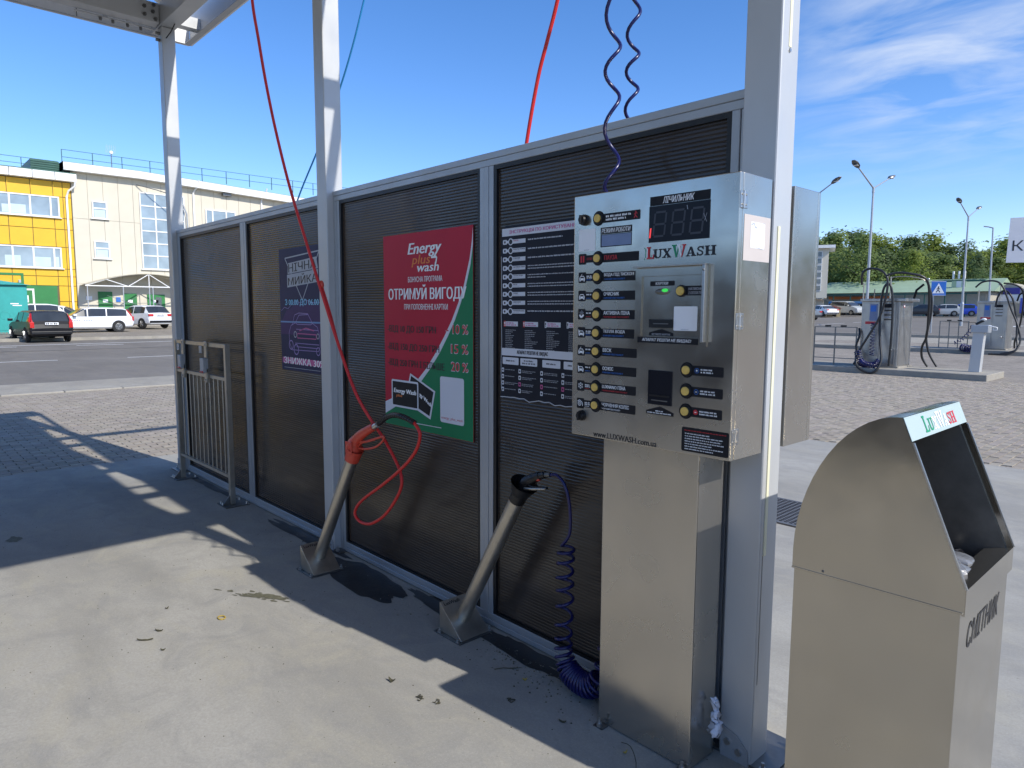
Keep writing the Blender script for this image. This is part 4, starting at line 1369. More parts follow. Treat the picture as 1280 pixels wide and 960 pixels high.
    for k, (v, s1, s2, cm_, ue) in enumerate(rows, 1):
        b = MB()
        b.rect(P, 0.026, v - 0.0195, 0.062, v + 0.0195, 'label', 0.0008, 0.004)
        b.rect(P, 0.060, v - 0.0135, 0.140, v + 0.0135, 'label', 0.0006)
        b.disc(P, 0.118, v, 0.0265, 'label', 0.0007, 26)
        b.rect(P, 0.130, v - 0.016, ue, v + 0.016, 'label', 0.0005, 0.003)
        icon(b, 0.044, v, k)
        if k == 1:
            b.text(P, 'СТОП', 0.066, v - 0.004, 0.090, v + 0.004, 'red_print', 0.0012, bold=0.010)
        else:
            b.scribble(P, 0.066, v + 0.002, 0.090, v + 0.007, 'white', 0.0012, rs)
            if k in (2, 5, 8, 9):
                b.scribble(P, 0.066, v - 0.004, 0.092, v + 0.0005, 'white', 0.0012, rs)
            b.scribble(P, 0.066, v - 0.010, 0.088, v - 0.007, cm_, 0.0012, rs)
        wd = 0.0088 if k in (2, 9, 8) else 0.0098
        if s2:
            b.text(P, s1, 0.149, v - 0.0005, min(ue - 0.006, 0.149 + wd * len(s1)), v + 0.0125, 'white', 0.0014, bold=0.010)
            b.text(P, s2, 0.149, v - 0.0115, 0.149 + (0.115 if 'ЧЕРВ' in s2 else 0.094 if 'СИН' in s2 else 0.085), v - 0.0045, cm_, 0.0014, bold=0.010)
        else:
            b.text(P, s1, 0.149, v - 0.0075, 0.206, v + 0.0085, 'red_print', 0.0014, bold=0.01)
        b.build('button_label', t, label='button label reading ' + s1)
        button(0.118, v)
    # call button on top
    b = MB()
    b.disc(P, 0.118, 0.798, 0.0265, 'label', 0.0007, 26)
    b.rect(P, 0.130, 0.780, 0.302, 0.812, 'label', 0.0005, 0.003)
    b.scribble(P, 0.152, 0.798, 0.264, 0.805, 'white', 0.0014, rs)
    b.scribble(P, 0.152, 0.787, 0.242, 0.794, 'white', 0.0014, rs)
    b.disc(P, 0.283, 0.806, 0.0028, 'red_print', 0.0014, 10)
    b.line(P, [(0.276, 0.797), (0.283, 0.803), (0.290, 0.800)], 0.0028, 'red_print', 0.0014)
    b.line(P, [(0.283, 0.803), (0.282, 0.794), (0.276, 0.785)], 0.003, 'red_print', 0.0014)
    b.line(P, [(0.282, 0.794), (0.290, 0.786)], 0.003, 'red_print', 0.0014)
    b.build('button_label', t, label='top button label with a small red walking figure')
    button(0.118, 0.798)
    # white code sticker (left blank) and mode screen
    MB().rect(P, 0.025, 0.685, 0.104, 0.765, 'white', 0.0006, 0.003).scribble(P, 0.052, 0.688, 0.076, 0.691, 'grey_print', 0.0012, rs).build('code_sticker', t)
    b = MB()
    b.rect(P, 0.128, 0.740, 0.268, 0.764, 'label', 0.0006)
    b.text(P, 'РЕЖИМ РОБОТИ', 0.134, 0.744, 0.262, 0.760, 'white', 0.0014, bold=0.010, shear=0.2)
    b.build('screen_label', t)
    b = MB()
    b.rect(P, 0.128, 0.695, 0.268, 0.739, 'screen', 0.0003)
    b.rect(P, 0.134, 0.698, 0.266, 0.737, 'lcd', 0.0009)
    b.build('mode_screen', t)
    # counter
    b = MB()
    b.rect(P, 0.341, 0.8165, 0.569, 0.847, 'label', 0.0006)
    b.text(P, 'ЛІЧИЛЬНИК', 0.393, 0.8215, 0.512, 0.8425, 'white', 0.0014, bold=0.010, shear=0.22)
    b.build('counter_label', t)
    b = MB()
    b.box(P(0.340, 0.697, -0.0004), P(0.569, 0.8155, 0.0025), 'screen')
    S = lambda u, v, l: P(u + (v - 0.76) * 0.10, v, l)
    for j, u in enumerate((0.362, 0.433, 0.503)):
        w2, h2 = 0.044, 0.078
        v = 0.716
        for a, c in (((0, 0), (w2, 0)), ((0, h2 / 2), (w2, h2 / 2)), ((0, h2), (w2, h2)), ((0, 0), (0, h2 / 2)), ((0, h2 / 2), (0, h2)), ((w2, 0), (w2, h2 / 2)), ((w2, h2 / 2), (w2, h2))):
            du, dv = (0.003, 0) if a[1] == c[1] else (0, 0.003)
            b.line(S, [(u + a[0] + du, v + a[1] + dv), (u + c[0] - du, v + c[1] - dv)], 0.0065, 'segment', 0.0030)
    b.line(S, [(0.350, 0.712), (0.350, 0.744)], 0.006, 'seg_on', 0.0034)
    b.line(P, [(0.487, 0.806), (0.490, 0.793)], 0.002, 'grey_print', 0.0034)
    b.line(P, [(0.548, 0.775), (0.560, 0.748)], 0.0012, 'grey_print', 0.0034)
    b.line(P, [(0.560, 0.775), (0.552, 0.752)], 0.0012, 'grey_print', 0.0034)
    b.build('counter_display', t)
    b = MB()
    company(b, P, 0.322, 0.643, 0.595, 0.683)
    b.build('lettering', dr)
    b = MB()
    b.text(P, 'www.LUXWASH.com.ua', 0.110, -0.001 + 0.006, 0.392, 0.026, 'black_print', 0.0008, bold=0.010)
    b.build('lettering', dr)

    # card reader box: raised frame with a recessed window
    F = CY - 0.006
    b = MB()
    u0, u1, v0, v1 = 0.292, 0.574, 0.357, 0.618
    a0, a1, c0_, c1_ = 0.318, 0.552, 0.384, 0.585
    X = lambda u: CX + u
    Z = lambda v: CZ + v
    b.box((X(u0), F, Z(c1_)), (X(u1), CY - 0.0005, Z(v1)), 'steel')
    b.box((X(u0), F, Z(v0)), (X(u1), CY - 0.0005, Z(c0_)), 'steel')
    b.box((X(u0), F, Z(c0_)), (X(a0), CY - 0.0005, Z(c1_)), 'steel')
    b.box((X(a1), F, Z(c0_)), (X(u1), CY - 0.0005, Z(c1_)), 'steel')
    fr = b.build('reader_frame', t)
    PF = front(CX, CZ, F)
    b = MB()
    b.box((X(u0), CY - 0.027, Z(v1) - 0.004), (X(u1) - 0.0005, F - 0.0002, Z(v1)), 'bolt')
    b.box((X(u1) - 0.010, CY - 0.027, Z(v0) + 0.014), (X(u1), F - 0.0002, Z(v1) - 0.0042), 'bolt')
    b.build('rain_lip', fr, bevel=0.001, seg=1)
    b = MB()
    b.cone((X(0.569), CY - 0.027, Z(0.598)), (X(0.569), CY - 0.030, Z(0.598)), 0.004, 0.003, 'dark_steel', 10)
    b.build('rivet', fr)
    b = MB()
    b.rect(PF, 0.306, 0.361, 0.545, 0.381, 'label', 0.0005)
    b.text(PF, 'АПАРАТ РЕШТИ НЕ ВИДАЄ!', 0.326, 0.365, 0.520, 0.3775, 'white', 0.0012, bold=0.010, shear=0.2)
    b.build('reader_label', fr)
    b = MB()
    b.rect(P, 0.350, 0.552, 0.447, 0.568, 'label', 0.0006, 0.003)
    b.text(P, 'КАРТКИ', 0.372, 0.5555, 0.422, 0.565, 'white', 0.0012, bold=0.010, shear=0.2)
    b.rect(P, 0.474, 0.519, 0.552, 0.550, 'label', 0.0005)
    b.text(P, 'НАТИСНИ', 0.500, 0.536, 0.551, 0.545, 'grey_print', 0.0012, bold=0.010, shear=0.2)
    b.text(P, 'І ОПЛАТИ', 0.500, 0.523, 0.551, 0.532, 'grey_print', 0.0012, bold=0.010, shear=0.2)
    b.poly(P, [(0.350, 0.386), (0.447, 0.386), (0.447, 0.396), (0.400, 0.409), (0.350, 0.396)], 'label', 0.0006)
    b.text(P, 'ВСТАВТЕ КАРТКУ', 0.362, 0.3875, 0.436, 0.394, 'grey_print', 0.0012, bold=0.010)
    b.build('reader_label', t)
    button(0.474, 0.534, 0.0, 0.0200, 0.0145)
    b = MB()
    c = P(0.400, 0.533, 0)
    b.sphere(c, (0.031, 0.007, 0.0105), 'dark_steel', 20, 8)
    b.build('card_slot_light', t)
    b = MB().sphere(P(0.413, 0.537, 0.006), (0.013, 0.004, 0.006), 'led', 14, 6)
    b.build('green_lamp', t)
    MB().rect(P, 0.447, 0.405, 0.536, 0.484, 'white', 0.0006, 0.004).scribble(P, 0.476, 0.408, 0.505, 0.4105, 'grey_print', 0.0012, rs).build('code_sticker', t)
    b = MB()
    b.box(P(0.352, 0.413, -0.0004), P(0.445, 0.441, 0.006), 'black')
    b.box(P(0.370, 0.425, 0.0061), P(0.430, 0.428, 0.0068), 'dark_steel')
    b.build('card_slot', t)
    # bill acceptor
    b = MB()
    b.box(P(0.352, 0.152, -0.0004), P(0.449, 0.269, 0.003), 'screen')
    b.box(P(0.360, 0.180, 0.0031), P(0.441, 0.186, 0.006), 'black')
    b.box(P(0.368, 0.165, 0.0031), P(0.433, 0.169, 0.0045), 'dark_steel')
    b.build('bill_acceptor', t, bevel=0.0008, seg=1)
    b = MB()
    b.poly(P, [(0.346, 0.118), (0.457, 0.118), (0.457, 0.130), (0.402, 0.147), (0.346, 0.130)], 'label', 0.0006)
    b.scribble(P, 0.385, 0.1285, 0.418, 0.1325, 'white', 0.0012, rs)
    b.scribble(P, 0.352, 0.1215, 0.450, 0.1255, 'white', 0.0012, rs)
    b.build('bill_label', t)
    # three buttons on the right
    for k, v in enumerate((0.278, 0.209, 0.1425)):
        b = MB()
        b.disc(P, 0.504, v, 0.0255, 'label', 0.0007, 26)
        b.rect(P, 0.512, v - 0.016, 0.636, v + 0.016, 'label', 0.0005, 0.003)
        b.disc(P, 0.541, v, 0.0085, ('blue_print', 'blue_print', 'red_print')[k], 0.0012, 18)
        b.disc(P, 0.541, v, 0.0068, 'label' if k < 2 else 'red_print', 0.0015, 18)
        b.rect(P, 0.5375, v - 0.0012, 0.5445, v + 0.0012, 'white', 0.0018)
        if k == 0:
            b.rect(P, 0.5398, v - 0.0035, 0.5422, v + 0.0035, 'white', 0.0019)
        b.scribble(P, 0.555, v + 0.0015, 0.598 + 0.01 * k, v + 0.0065, 'white', 0.0012, rs)
        b.scribble(P, 0.555, v - 0.007, 0.600 + 0.01 * k, v - 0.002, 'white', 0.0012, rs)
        b.build('button_label', t, label=['right upper button label with a plus in a blue ring', 'right middle button label with a dash in a blue ring', 'right lower button label with a red round mark'][k])
        button(0.504, v)
    b = MB()
    b.rect(P, 0.491, 0.010, 0.663, 0.090, 'label', 0.0006, 0.006)
    b.scribble(P, 0.502, 0.0785, 0.654, 0.0815, 'red_print', 0.0012, rs)
    for k in range(7):
        b.scribble(P, 0.504, 0.068 - k * 0.0085, rs.uniform(0.59, 0.65), 0.0715 - k * 0.0085, 'white', 0.0012, rs)
    b.build('notice_plate', t)
    return t


cab = cabinet('stainless steel payment cabinet with yellow buttons and counter display on a pedestal')
cab2 = cabinet('plain back-to-back steel cabinet seen beyond the end post', False)
cab2.location = (-1.431, 2.40, 0)
cab2.rotation_euler = (0, 0, math.pi)

# rag stuck between pedestal and post
b = MB()
pts = [(-1.205, 2.10, 0.235), (-1.200, 2.098, 0.205), (-1.197, 2.095, 0.170), (-1.194, 2.090, 0.135), (-1.192, 2.085, 0.112)]
b.tube(smooth_path(pts, 3), [.008, .010, .007, .006, .008, .010, .012, .014, .016, .018, .019, .017, .010], 'cloth', 14)
for v in range(len(b.v)):
    x, y, z = b.v[v]
    q = math.sin(z * 190 + x * 300) * 0.005 + math.sin(z * 77 + y * 510) * .006 + math.sin(x * 900 + z * 60) * .004
    b.v[v] = (x + q, y + q * .6, z + math.sin(x * 420 + y * 300) * .009)
rag = b.build('rag')
tag(rag, 'white rag stuffed in the gap between steel pedestal and post foot', 'rag')

# ============================================================ LITTER BIN
bn = thing('litter_bin', 'stainless steel litter bin with curved hood and sloping opening at the right', 'bin', (-0.645, 2.14, 0))
X0, X1, Y0, Y1, ZS = -0.862, -0.437, 1.900, 2.372, 0.868
b = MB()
b.box((X0 + 0.004, Y0 + 0.005, 0.012), (X1 - 0.006, Y0 + 0.007, ZS + 0.02), 'steel_dark')
b.box((X0 + 0.004, Y1 - 0.006, 0.012), (X1 - 0.006, Y1 - 0.004, ZS + 0.02), 'steel_dark')
b.box((X0 + 0.004, Y0 + 0.0075, 0.012), (X0 + 0.006, Y1 - 0.0065, ZS + 0.02), 'steel_dark')
b.box((X1 - 0.008, Y0 + 0.0075, 0.012), (X1 - 0.006, Y1 - 0.0065, ZS + 0.02), 'steel_dark')
b.box((X0 + 0.007, Y0 + 0.007, 0.012), (X1 - 0.009, Y1 - 0.007, 0.016), 'steel_dark')
b.build('body', bn)
# hood: two flat cheeks following the curved back, and the curved skin
arc = []
for k in range(15):
    t_ = k / 14 * math.pi / 2
    arc.append((X0 + 0.265 * (1 - math.cos(t_)) ** 0.93, 0.925 + (1.334 - 0.925) * math.sin(t_) ** 1.02))
arc[-1] = (-0.597, 1.334)
prof = [(X0, ZS)] + arc + [(-0.434, 0.928), (-0.434, ZS)]
for y in (Y0, Y1 - 0.0025):
    MB().prism(prof, 'y', y, y + 0.0025, 'steel_dark').build('cheek', bn)
    s_ = -1 if y == Y0 else 1
    MB().box((X0 - 0.001, y - 0.002, ZS - 0.001), (-0.436, y + 0.0045, ZS + 0.004), 'steel_dark').build('cheek_hem', bn, bevel=0.0008, seg=1)
MB().cone((-0.775, Y0, ZS + 0.012), (-0.775, Y0 - 0.002, ZS + 0.012), 0.004, 0.003, 'dark_steel', 8).build('rivet', bn)
b = MB()
sk = [(X0, ZS)] + arc
vs = [(x, y, z) for y in (Y0 + 0.0026, Y1 - 0.0026) for x, z in sk]
n = len(sk)
vs += [(x + 0.003, y, z - 0.003 * (i > 3)) for y in (Y0 + 0.0026, Y1 - 0.0026) for i, (x, z) in enumerate(sk)]
b.raw(vs, [(i, i + 1, n + i + 1, n + i) for i in range(n - 1)] + [(3 * n + i, 3 * n + i + 1, 2 * n + i + 1, 2 * n + i) for i in range(n - 1)], 'steel_dark', True)
b.build('hood_skin', bn)
# front lip, sign strip over the opening
sx = (-0.434 + 0.597) / (1.334 - 0.928)
edge = lambda z: -0.597 + (1.334 - z) * sx
b = MB()
b.prism([(edge(0.928) + 0.001, 0.928), (edge(0.928) + 0.001, 0.862), (-0.440, 0.862), (-0.445, 0.915), (-0.500, 0.905), (-0.502, 0.909)], 'y', Y0 + 0.0026, Y1 - 0.0026, 'steel_dark')
b.build('front_lip', bn)
d = V((edge(1.275) - edge(1.334), 0, 1.275 - 1.334)).normalized()
nrm = V((-d.z, 0, d.x))
if nrm.x < 0: nrm = -nrm
S0 = V((edge(1.275), Y0, 1.275))
PS = lambda u, v, l: tuple(S0 + V((0, 1, 0)) * u - d * v + nrm * l)
b = MB()
b.raw([PS(0, 0, 0.0012), PS(Y1 - Y0, 0, 0.0012), PS(Y1 - Y0, 0.0625, 0.0012), PS(0, 0.0625, 0.0012), PS(0, 0, -0.001), PS(Y1 - Y0, 0, -0.001), PS(Y1 - Y0, 0.0625, -0.001), PS(0, 0.0625, -0.001)],
      [(0, 1, 2, 3), (7, 6, 5, 4), (0, 4, 5, 1), (1, 5, 6, 2), (2, 6, 7, 3), (3, 7, 4, 0)], 'pale_film')
sg = b.build('sign_strip', bn)
b = MB()
company(b, PS, 0.118, 0.009, 0.385, 0.054, 0.0022, ['green_print', 'green_print', 'white', 'white', 'white', 'red_print', 'red_print'])
b.build('lettering', sg)
b = MB()
PB = sideX(Y0, 0, X1 - 0.006)
PBs = lambda u, v, l: PB(u, v - 0.0, l)
b.text(PBs, 'СМІТНИК', 0.082, 0.750, 0.390, 0.816, 'black_print', 0.001, bold=0.010, shear=0.25)
b.build('lettering', bn)
for y in (Y0 - 0.0005, Y1 - 0.007):                 # folded bright edges of the cheeks
    MB().prism([(edge(1.272) + 0.0045, 1.272), (edge(0.93) + 0.0045, 0.93), (edge(0.93) + 0.0005, 0.93), (edge(1.272) + 0.0005, 1.272)], 'y', y, y + 0.0075, 'bolt').build('folded_edge', bn)
b = MB()                                            # liner and waste
b.box((X0 + 0.02, Y0 + 0.02, 0.77), (X1 - 0.02, Y1 - 0.02, 0.78), 'litter_dark')
b.build('liner', bn)
MB().prism([(X0 + 0.012, ZS), (X0 + 0.012, 0.93), (-0.80, 1.13), (-0.70, 1.25), (-0.603, 1.30), (-0.452, 0.93), (-0.452, ZS)], 'y', Y1 - 0.009, Y1 - 0.004, 'dark_steel').build('hood_shade_panel', bn)  # dark sheet added on the far cheek, painting in the shade inside the hood


def crumple(name, c, r, m, label, cat, seed):
    rs = random.Random(seed)
    b = MB().sphere((0, 0, 0), r, m, 16, 10)
    ph = [(V((rs.uniform(-1, 1), rs.uniform(-1, 1), rs.uniform(-1, 1))).normalized(), rs.uniform(40, 110), rs.uniform(0, 6)) for _ in range(9)]
    for i, p in enumerate(b.v):
        p = V(p)
        q = 1 + 0.13 * sum(math.sin(p.dot(a) * f + o) for a, f, o in ph) / 1.6
        b.v[i] = tuple(p * q)
    b.sm = [False] * len(b.sm)
    o = b.build(name)
    o.location = c
    return tag(o, label, cat)


crumple('plastic_bag', (-0.54, 2.09, 0.895), (0.07, 0.075, 0.045), 'plastic_bag', 'crumpled grey plastic bag lying in the litter bin', 'bag', 3)
crumple('plastic_bag', (-0.58, 2.26, 0.850), (0.11, 0.09, 0.055), 'litter_dark', 'crumpled black bag in the litter bin behind the grey one', 'bag', 5)
crumple('plastic_bag', (-0.53, 2.19, 0.912), (0.05, 0.045, 0.018), 'plastic_bag', 'thin strip of pale film on top of the waste in the bin', 'bag', 8)
crumple('paper_scrap', (-0.50, 1.975, 0.86), (0.03, 0.025, 0.025), 'cloth', 'white paper scrap by the lip inside the bin', 'paper', 6)

# ============================================================ GUN STANDS
def stand(base_x, base_y, tube_a, tube_b, cup_m, label):
    t = thing('gun_stand', label, 'stand', (base_x, base_y, 0), 'tilted steel tube stands for the washing guns')
    L, W_, H_ = 0.172, 0.178, 0.155
    x, y = base_x, base_y
    b = MB().box((x - L / 2 - 0.022, y - W_ / 2 - 0.020, 0.001), (x + L / 2 + 0.012, y + W_ / 2 + 0.020, 0.007), 'dark_steel')
    b.build('base_plate', t, bevel=0.001, seg=1)
    b = MB().prism([(x - L / 2, 0.0071), (x + L / 2, 0.0071), (x + L / 2, 0.012), (x - L / 2, H_)], 'y', y - W_ / 2, y + W_ / 2, 'steel_tube')
    wd = b.build('wedge', t, bevel=0.0025)
    s0 = V((x - L / 2, y, H_))
    dn = V((L, 0, 0.012 - H_)).normalized()
    nn = V((-dn.z, 0, dn.x))
    PW = lambda u, v, l: tuple(s0 + V((0, 1, 0)) * u + dn * v + nn * l)
    PT = lambda u, v, l: PW(u, 0.030 - v, l)
    MB().text(PT, 'LuxWash', -0.072, 0.0, 0.022, 0.019, 'black_print', 0.0012, bold=0.010).build('lettering', wd)
    for i, (bx, by) in enumerate(((-1, -1), (1, -1), (-1, 1), (1, 1))):
        px, py = x + bx * (L / 2 - 0.012) * (1.02 if bx > 0 else 1.0), y + by * (W_ / 2 + 0.011)
        b = MB().cone((px, py, 0.007), (px, py, 0.010), 0.010, 0.010, 'bolt', 14)
        b.cone((px, py, 0.0101), (px, py, 0.019), 0.0085, 0.0085, 'bolt', 6, smooth=False)
        b.cone((px, py, 0.0191), (px, py, 0.030), 0.0045, 0.0045, 'bolt', 8)
        b.build('anchor_bolt', t)
    A, B = V(tube_a), V(tube_b)
    MB().cone(A, B, 0.0350, 0.0350, 'steel_tube', 32).build('tube', t)
    wl = [A + (B - A) * 0.05 + V((0.046 * math.cos(k / 16 * 6.283), 0.044 * math.sin(k / 16 * 6.283), -0.040 * math.cos(k / 16 * 6.283))) for k in range(17)]
    dd = (B - A).normalized()
    if cup_m == 'red_gun':
        b = MB().cone(B - dd * 0.050, B + dd * 0.012, 0.0425, 0.046, 'red_gun', 28)
        b.cone(B + dd * 0.0121, B + dd * 0.030, 0.048, 0.050, 'red_gun', 28, caps=False)
        b.cone(B + dd * 0.030, B + dd * 0.013, 0.047, 0.040, 'red_gun', 28, caps=False)
    else:
        b = MB().cone(B - dd * 0.035, B + dd * 0.006, 0.0365, 0.039, 'black', 28)
        b.cone(B + dd * 0.006, B + dd * 0.066, 0.039, 0.064, 'black', 28, caps=False)
        b.cone(B + dd * 0.067, B + dd * 0.008, 0.061, 0.036, 'black', 28, caps=False)
    b.build('cup', t)
    return t, B, dd


st1, B1, D1 = stand(-3.825, 1.935, (-3.852, 1.935, 0.055), (-3.405, 1.945, 0.800), 'red_gun', 'tilted steel tube stand with red cup in front of the middle post')
st2, B2, D2 = stand(-2.580, 2.070, (-2.604, 2.065, 0.045), (-2.175, 2.060, 0.785), 'black', 'tilted steel tube stand with wide black cup near the machine')


def gun(name, label, base, d, hm, hosepts, guard, m, conn):
    """trigger gun standing nose down in its cup; the grip runs up towards the hose"""
    t = thing(name, label, 'wash gun', base)
    base = V(base)
    b = MB()
    path = smooth_path(hosepts, 5)
    k = len(path)
    rad = [hm(i / (k - 1)) for i in range(k)]
    b.tube(path, rad, m, 16)
    b.build('body', t)
    b = MB().tube(smooth_path(guard, 5), 0.0062, m, 8)
    b.build('trigger_guard', t)
    return t


def hm1(f):
    return 0.034 + 0.012 * math.sin(min(1, f * 2.2) * math.pi) if f < 0.45 else 0.031 - 0.018 * (f - 0.45)


g1 = gun('red_wash_gun', 'red plastic trigger gun standing nose down in the red cup', (-3.40, 1.94, 0.80), D1, hm1,
         [(-3.418, 1.942, 0.775), (-3.408, 1.942, 0.815), (-3.385, 1.941, 0.862), (-3.33, 1.94, 0.905), (-3.26, 1.94, 0.942), (-3.185, 1.94, 0.975)],
         [(-3.355, 1.94, 0.842), (-3.315, 1.94, 0.868), (-3.235, 1.94, 0.893), (-3.13, 1.94, 0.925), (-3.085, 1.94, 0.935), (-3.105, 1.94, 0.905), (-3.17, 1.94, 0.868), (-3.27, 1.94, 0.842), (-3.345, 1.94, 0.835)], 'red_gun', None)
b = MB().tube([(-3.335, 1.94, 0.872), (-3.27, 1.94, 0.882), (-3.18, 1.94, 0.905)], [.008, .007, .005], 'red_gun', 8)
b.build('trigger', g1)
b = MB().cone((-3.19, 1.94, 0.972), (-3.150, 1.94, 0.990), 0.0165, 0.0150, 'bolt', 12)
b.cone((-3.150, 1.94, 0.990), (-3.120, 1.935, 1.000), 0.011, 0.011, 'bolt', 6, smooth=False)
b.build('hose_connector', g1)
b = MB().box((-3.43, 1.902, 0.795), (-3.36, 1.906, 0.868), 'red_gun')
b.build('body_panel', g1, bevel=0.002)

g2 = gun('black_wash_gun', 'black trigger gun resting in the wide black cup', (-2.14, 2.06, 0.84), D2, lambda f: 0.030 - 0.012 * f,
         [(-2.150, 2.060, 0.800), (-2.135, 2.058, 0.845), (-2.100, 2.058, 0.868), (-2.070, 2.06, 0.884), (-2.045, 2.06, 0.896)],
         [(-2.115, 2.05, 0.845), (-2.07, 2.045, 0.842), (-2.01, 2.04, 0.852), (-1.985, 2.04, 0.856)], 'black', None)
b = MB().tube([(-2.12, 2.04, 0.828), (-2.06, 2.035, 0.838), (-1.985, 2.03, 0.853)], [.007, .006, .004], 'steel_tube', 8)
b.build('trigger', g2)
b = MB().cone((-2.052, 2.06, 0.893), (-2.015, 2.06, 0.905), 0.0165, 0.0160, 'black', 10)
b.cone((-2.015, 2.06, 0.905), (-1.985, 2.06, 0.910), 0.012, 0.011, 'dark_steel', 8)
b.cone((-2.062, 2.052, 0.875), (-2.040, 2.050, 0.880), 0.006, 0.006, 'red_gun', 8)
b.build('hose_connector', g2)

# ============================================================ HOSES
def hose(name, label, pts, r, m, n=8, group=None, k=6):
    b = MB().tube(smooth_path(pts, k), r, m, n)
    return tag(b.build(name), label, 'hose', group)


hang = [(-4.10, 1.70, 4.15), (-4.07, 1.71, 3.70), (-4.047, 1.72, 3.344), (-4.035, 1.743, 3.14), (-4.005, 1.767, 2.889), (-3.944, 1.79, 2.614), (-3.835, 1.813, 2.289), (-3.690, 1.837, 1.958), (-3.590, 1.86, 1.715), (-3.465, 1.883, 1.440), (-3.314, 1.907, 1.154)]
loop = [(-3.220, 1.96, 0.985), (-3.150, 1.983, 0.905), (-3.022, 1.986, 0.776), (-2.985, 1.979, 0.690), (-3.045, 1.975, 0.590), (-3.140, 1.965, 0.490), (-3.261, 1.958, 0.421), (-3.362, 1.952, 0.408), (-3.415, 1.948, 0.440), (-3.385, 1.945, 0.495), (-3.290, 1.942, 0.565), (-3.11, 1.938, 0.670), (-2.949, 1.935, 0.772), (-2.835, 1.930, 0.855), (-2.760, 1.925, 0.930), (-2.733, 1.921, 1.004), (-2.775, 1.917, 1.050)]
hose('red_hose', 'long red hose hanging from the canopy and looping below the red gun', hang + loop, 0.0085, 'red_hose', 10)
slv = [(-2.772, 1.917, 1.050), (-2.85, 1.912, 1.068), (-2.940, 1.910, 1.070), (-3.03, 1.918, 1.045), (-3.10, 1.928, 1.012), (-3.125, 1.934, 1.001)]
sl = MB().tube(smooth_path(slv, 5), 0.0125, 'black_hose', 12)
sp = smooth_path(slv, 9)
for i in range(0, len(sp) - 1, 2):
    d_ = (sp[i + 1] - sp[i]).normalized()
    sl.cone(sp[i], sp[i] + d_ * 0.005, 0.0145, 0.0145, 'black_hose', 12)
tag(sl.build('hose_sleeve'), 'black ribbed bend protector on the red hose at the gun grip', 'sleeve')
cl = MB().sphere((-3.602, 1.872, 1.735), (0.018, 0.014, 0.026), 'red_gun', 12, 8)
cl.tube([(-3.600, 1.872, 1.74), (-3.570, 1.885, 1.65), (-3.535, 1.893, 1.56), (-3.475, 1.895, 1.43)], 0.0055, 'red_hose', 8)
tag(cl.build('hose_clamp'), 'small dark red clamp on the hanging red hose in front of the middle post', 'clamp')
hose('rear_hose', 'red hose of the second bay rising behind the wall top', [(-2.75, 3.0, 3.75), (-2.873, 3.0, 3.357), (-2.955, 3.0, 3.15), (-3.03, 3.0, 2.955), (-3.122, 3.0, 2.603), (-3.20, 3.0, 2.2), (-3.25, 3.0, 1.6)], 0.0115, 'red_hose')
hose('rear_hose', 'thin light blue hose rising behind the middle post', [(-5.30, 3.3, 4.50), (-5.456, 3.3, 4.24), (-5.65, 3.3, 3.93), (-5.899, 3.3, 3.612), (-6.33, 3.3, 3.16), (-6.813, 3.3, 2.712), (-7.1, 3.3, 2.3)], 0.0085, 'cyan_hose')


def helix(axis, r, pitch_pts, m, tr, ph=0.0, n=12, per=14):
    """coil round a path; pitch_pts = number of turns between successive axis points"""
    ax = smooth_path(axis, 8)
    turns = []
    for q in pitch_pts:
        turns += [q / 8] * 8
    out_ = []
    a = ph
    u = V((1, 0, 0))
    for i in range(len(ax) - 1):
        d_ = ax[i + 1] - ax[i]
        t_ = d_.normalized()
        u = (u - t_ * u.dot(t_)).normalized()
        w_ = t_.cross(u)
        k = max(1, int(turns[i] * per + .5))
        rr = r if not callable(r) else r(i / (len(ax) - 1))
        for j in range(k):
            f = j / k
            an = a + 2 * math.pi * turns[i] * f
            out_.append(ax[i] + d_ * f + (u * math.cos(an) + w_ * math.sin(an)) * rr)
        a += 2 * math.pi * turns[i]
    return out_


# lower coil: straight tail from the gun, stretched coil, then a bunched sag behind the machine
tail = [(-1.990, 2.06, 0.909), (-1.955, 2.067, 0.912), (-1.918, 2.073, 0.880), (-1.896, 2.08, 0.810), (-1.893, 2.087, 0.723), (-1.906, 2.093, 0.657), (-1.955, 2.098, 0.598)]
axis = [(-1.926, 2.100, 0.600), (-1.925, 2.096, 0.545), (-1.925, 2.092, 0.473), (-1.918, 2.088, 0.419), (-1.915, 2.083, 0.352), (-1.915, 2.079, 0.270), (-1.912, 2.075, 0.210), (-1.908, 2.071, 0.164), (-1.892, 2.067, 0.120), (-1.865, 2.062, 0.088), (-1.815, 2.060, 0.068), (-1.750, 2.060, 0.070), (-1.700, 2.065, 0.110), (-1.668, 2.075, 0.20), (-1.655, 2.08, 0.34)]
hx = helix(axis, lambda f: 0.034 if f < .5 else 0.034 + min(1, (f - .5) * 6) * 0.012, [1.6, 1.2, 1.0, 1.0, 1.0, 1.0, 1.2, 1.6, 2.2, 3.6, 4.0, 3.0, 1.6, 1.6], 'navy_hose', 0.006, ph=3.3)
hx = [V((p.x, min(p.y, 2.17), max(p.z, 0.009))) for p in hx]
up_ = helix([(-1.655, 2.08, 0.34), (-1.655, 2.08, 0.60), (-1.655, 2.08, 0.90), (-1.655, 2.085, 1.10)], 0.028, [3, 3, 2], 'navy_hose', 0.006, ph=0.6)
b = MB().tube(smooth_path(tail, 6)[:-1] + hx + up_, 0.0068, 'navy_hose', 8)
tag(b.build('coiled_hose'), 'dark blue coiled hose hanging from the black gun down to the ground', 'hose')
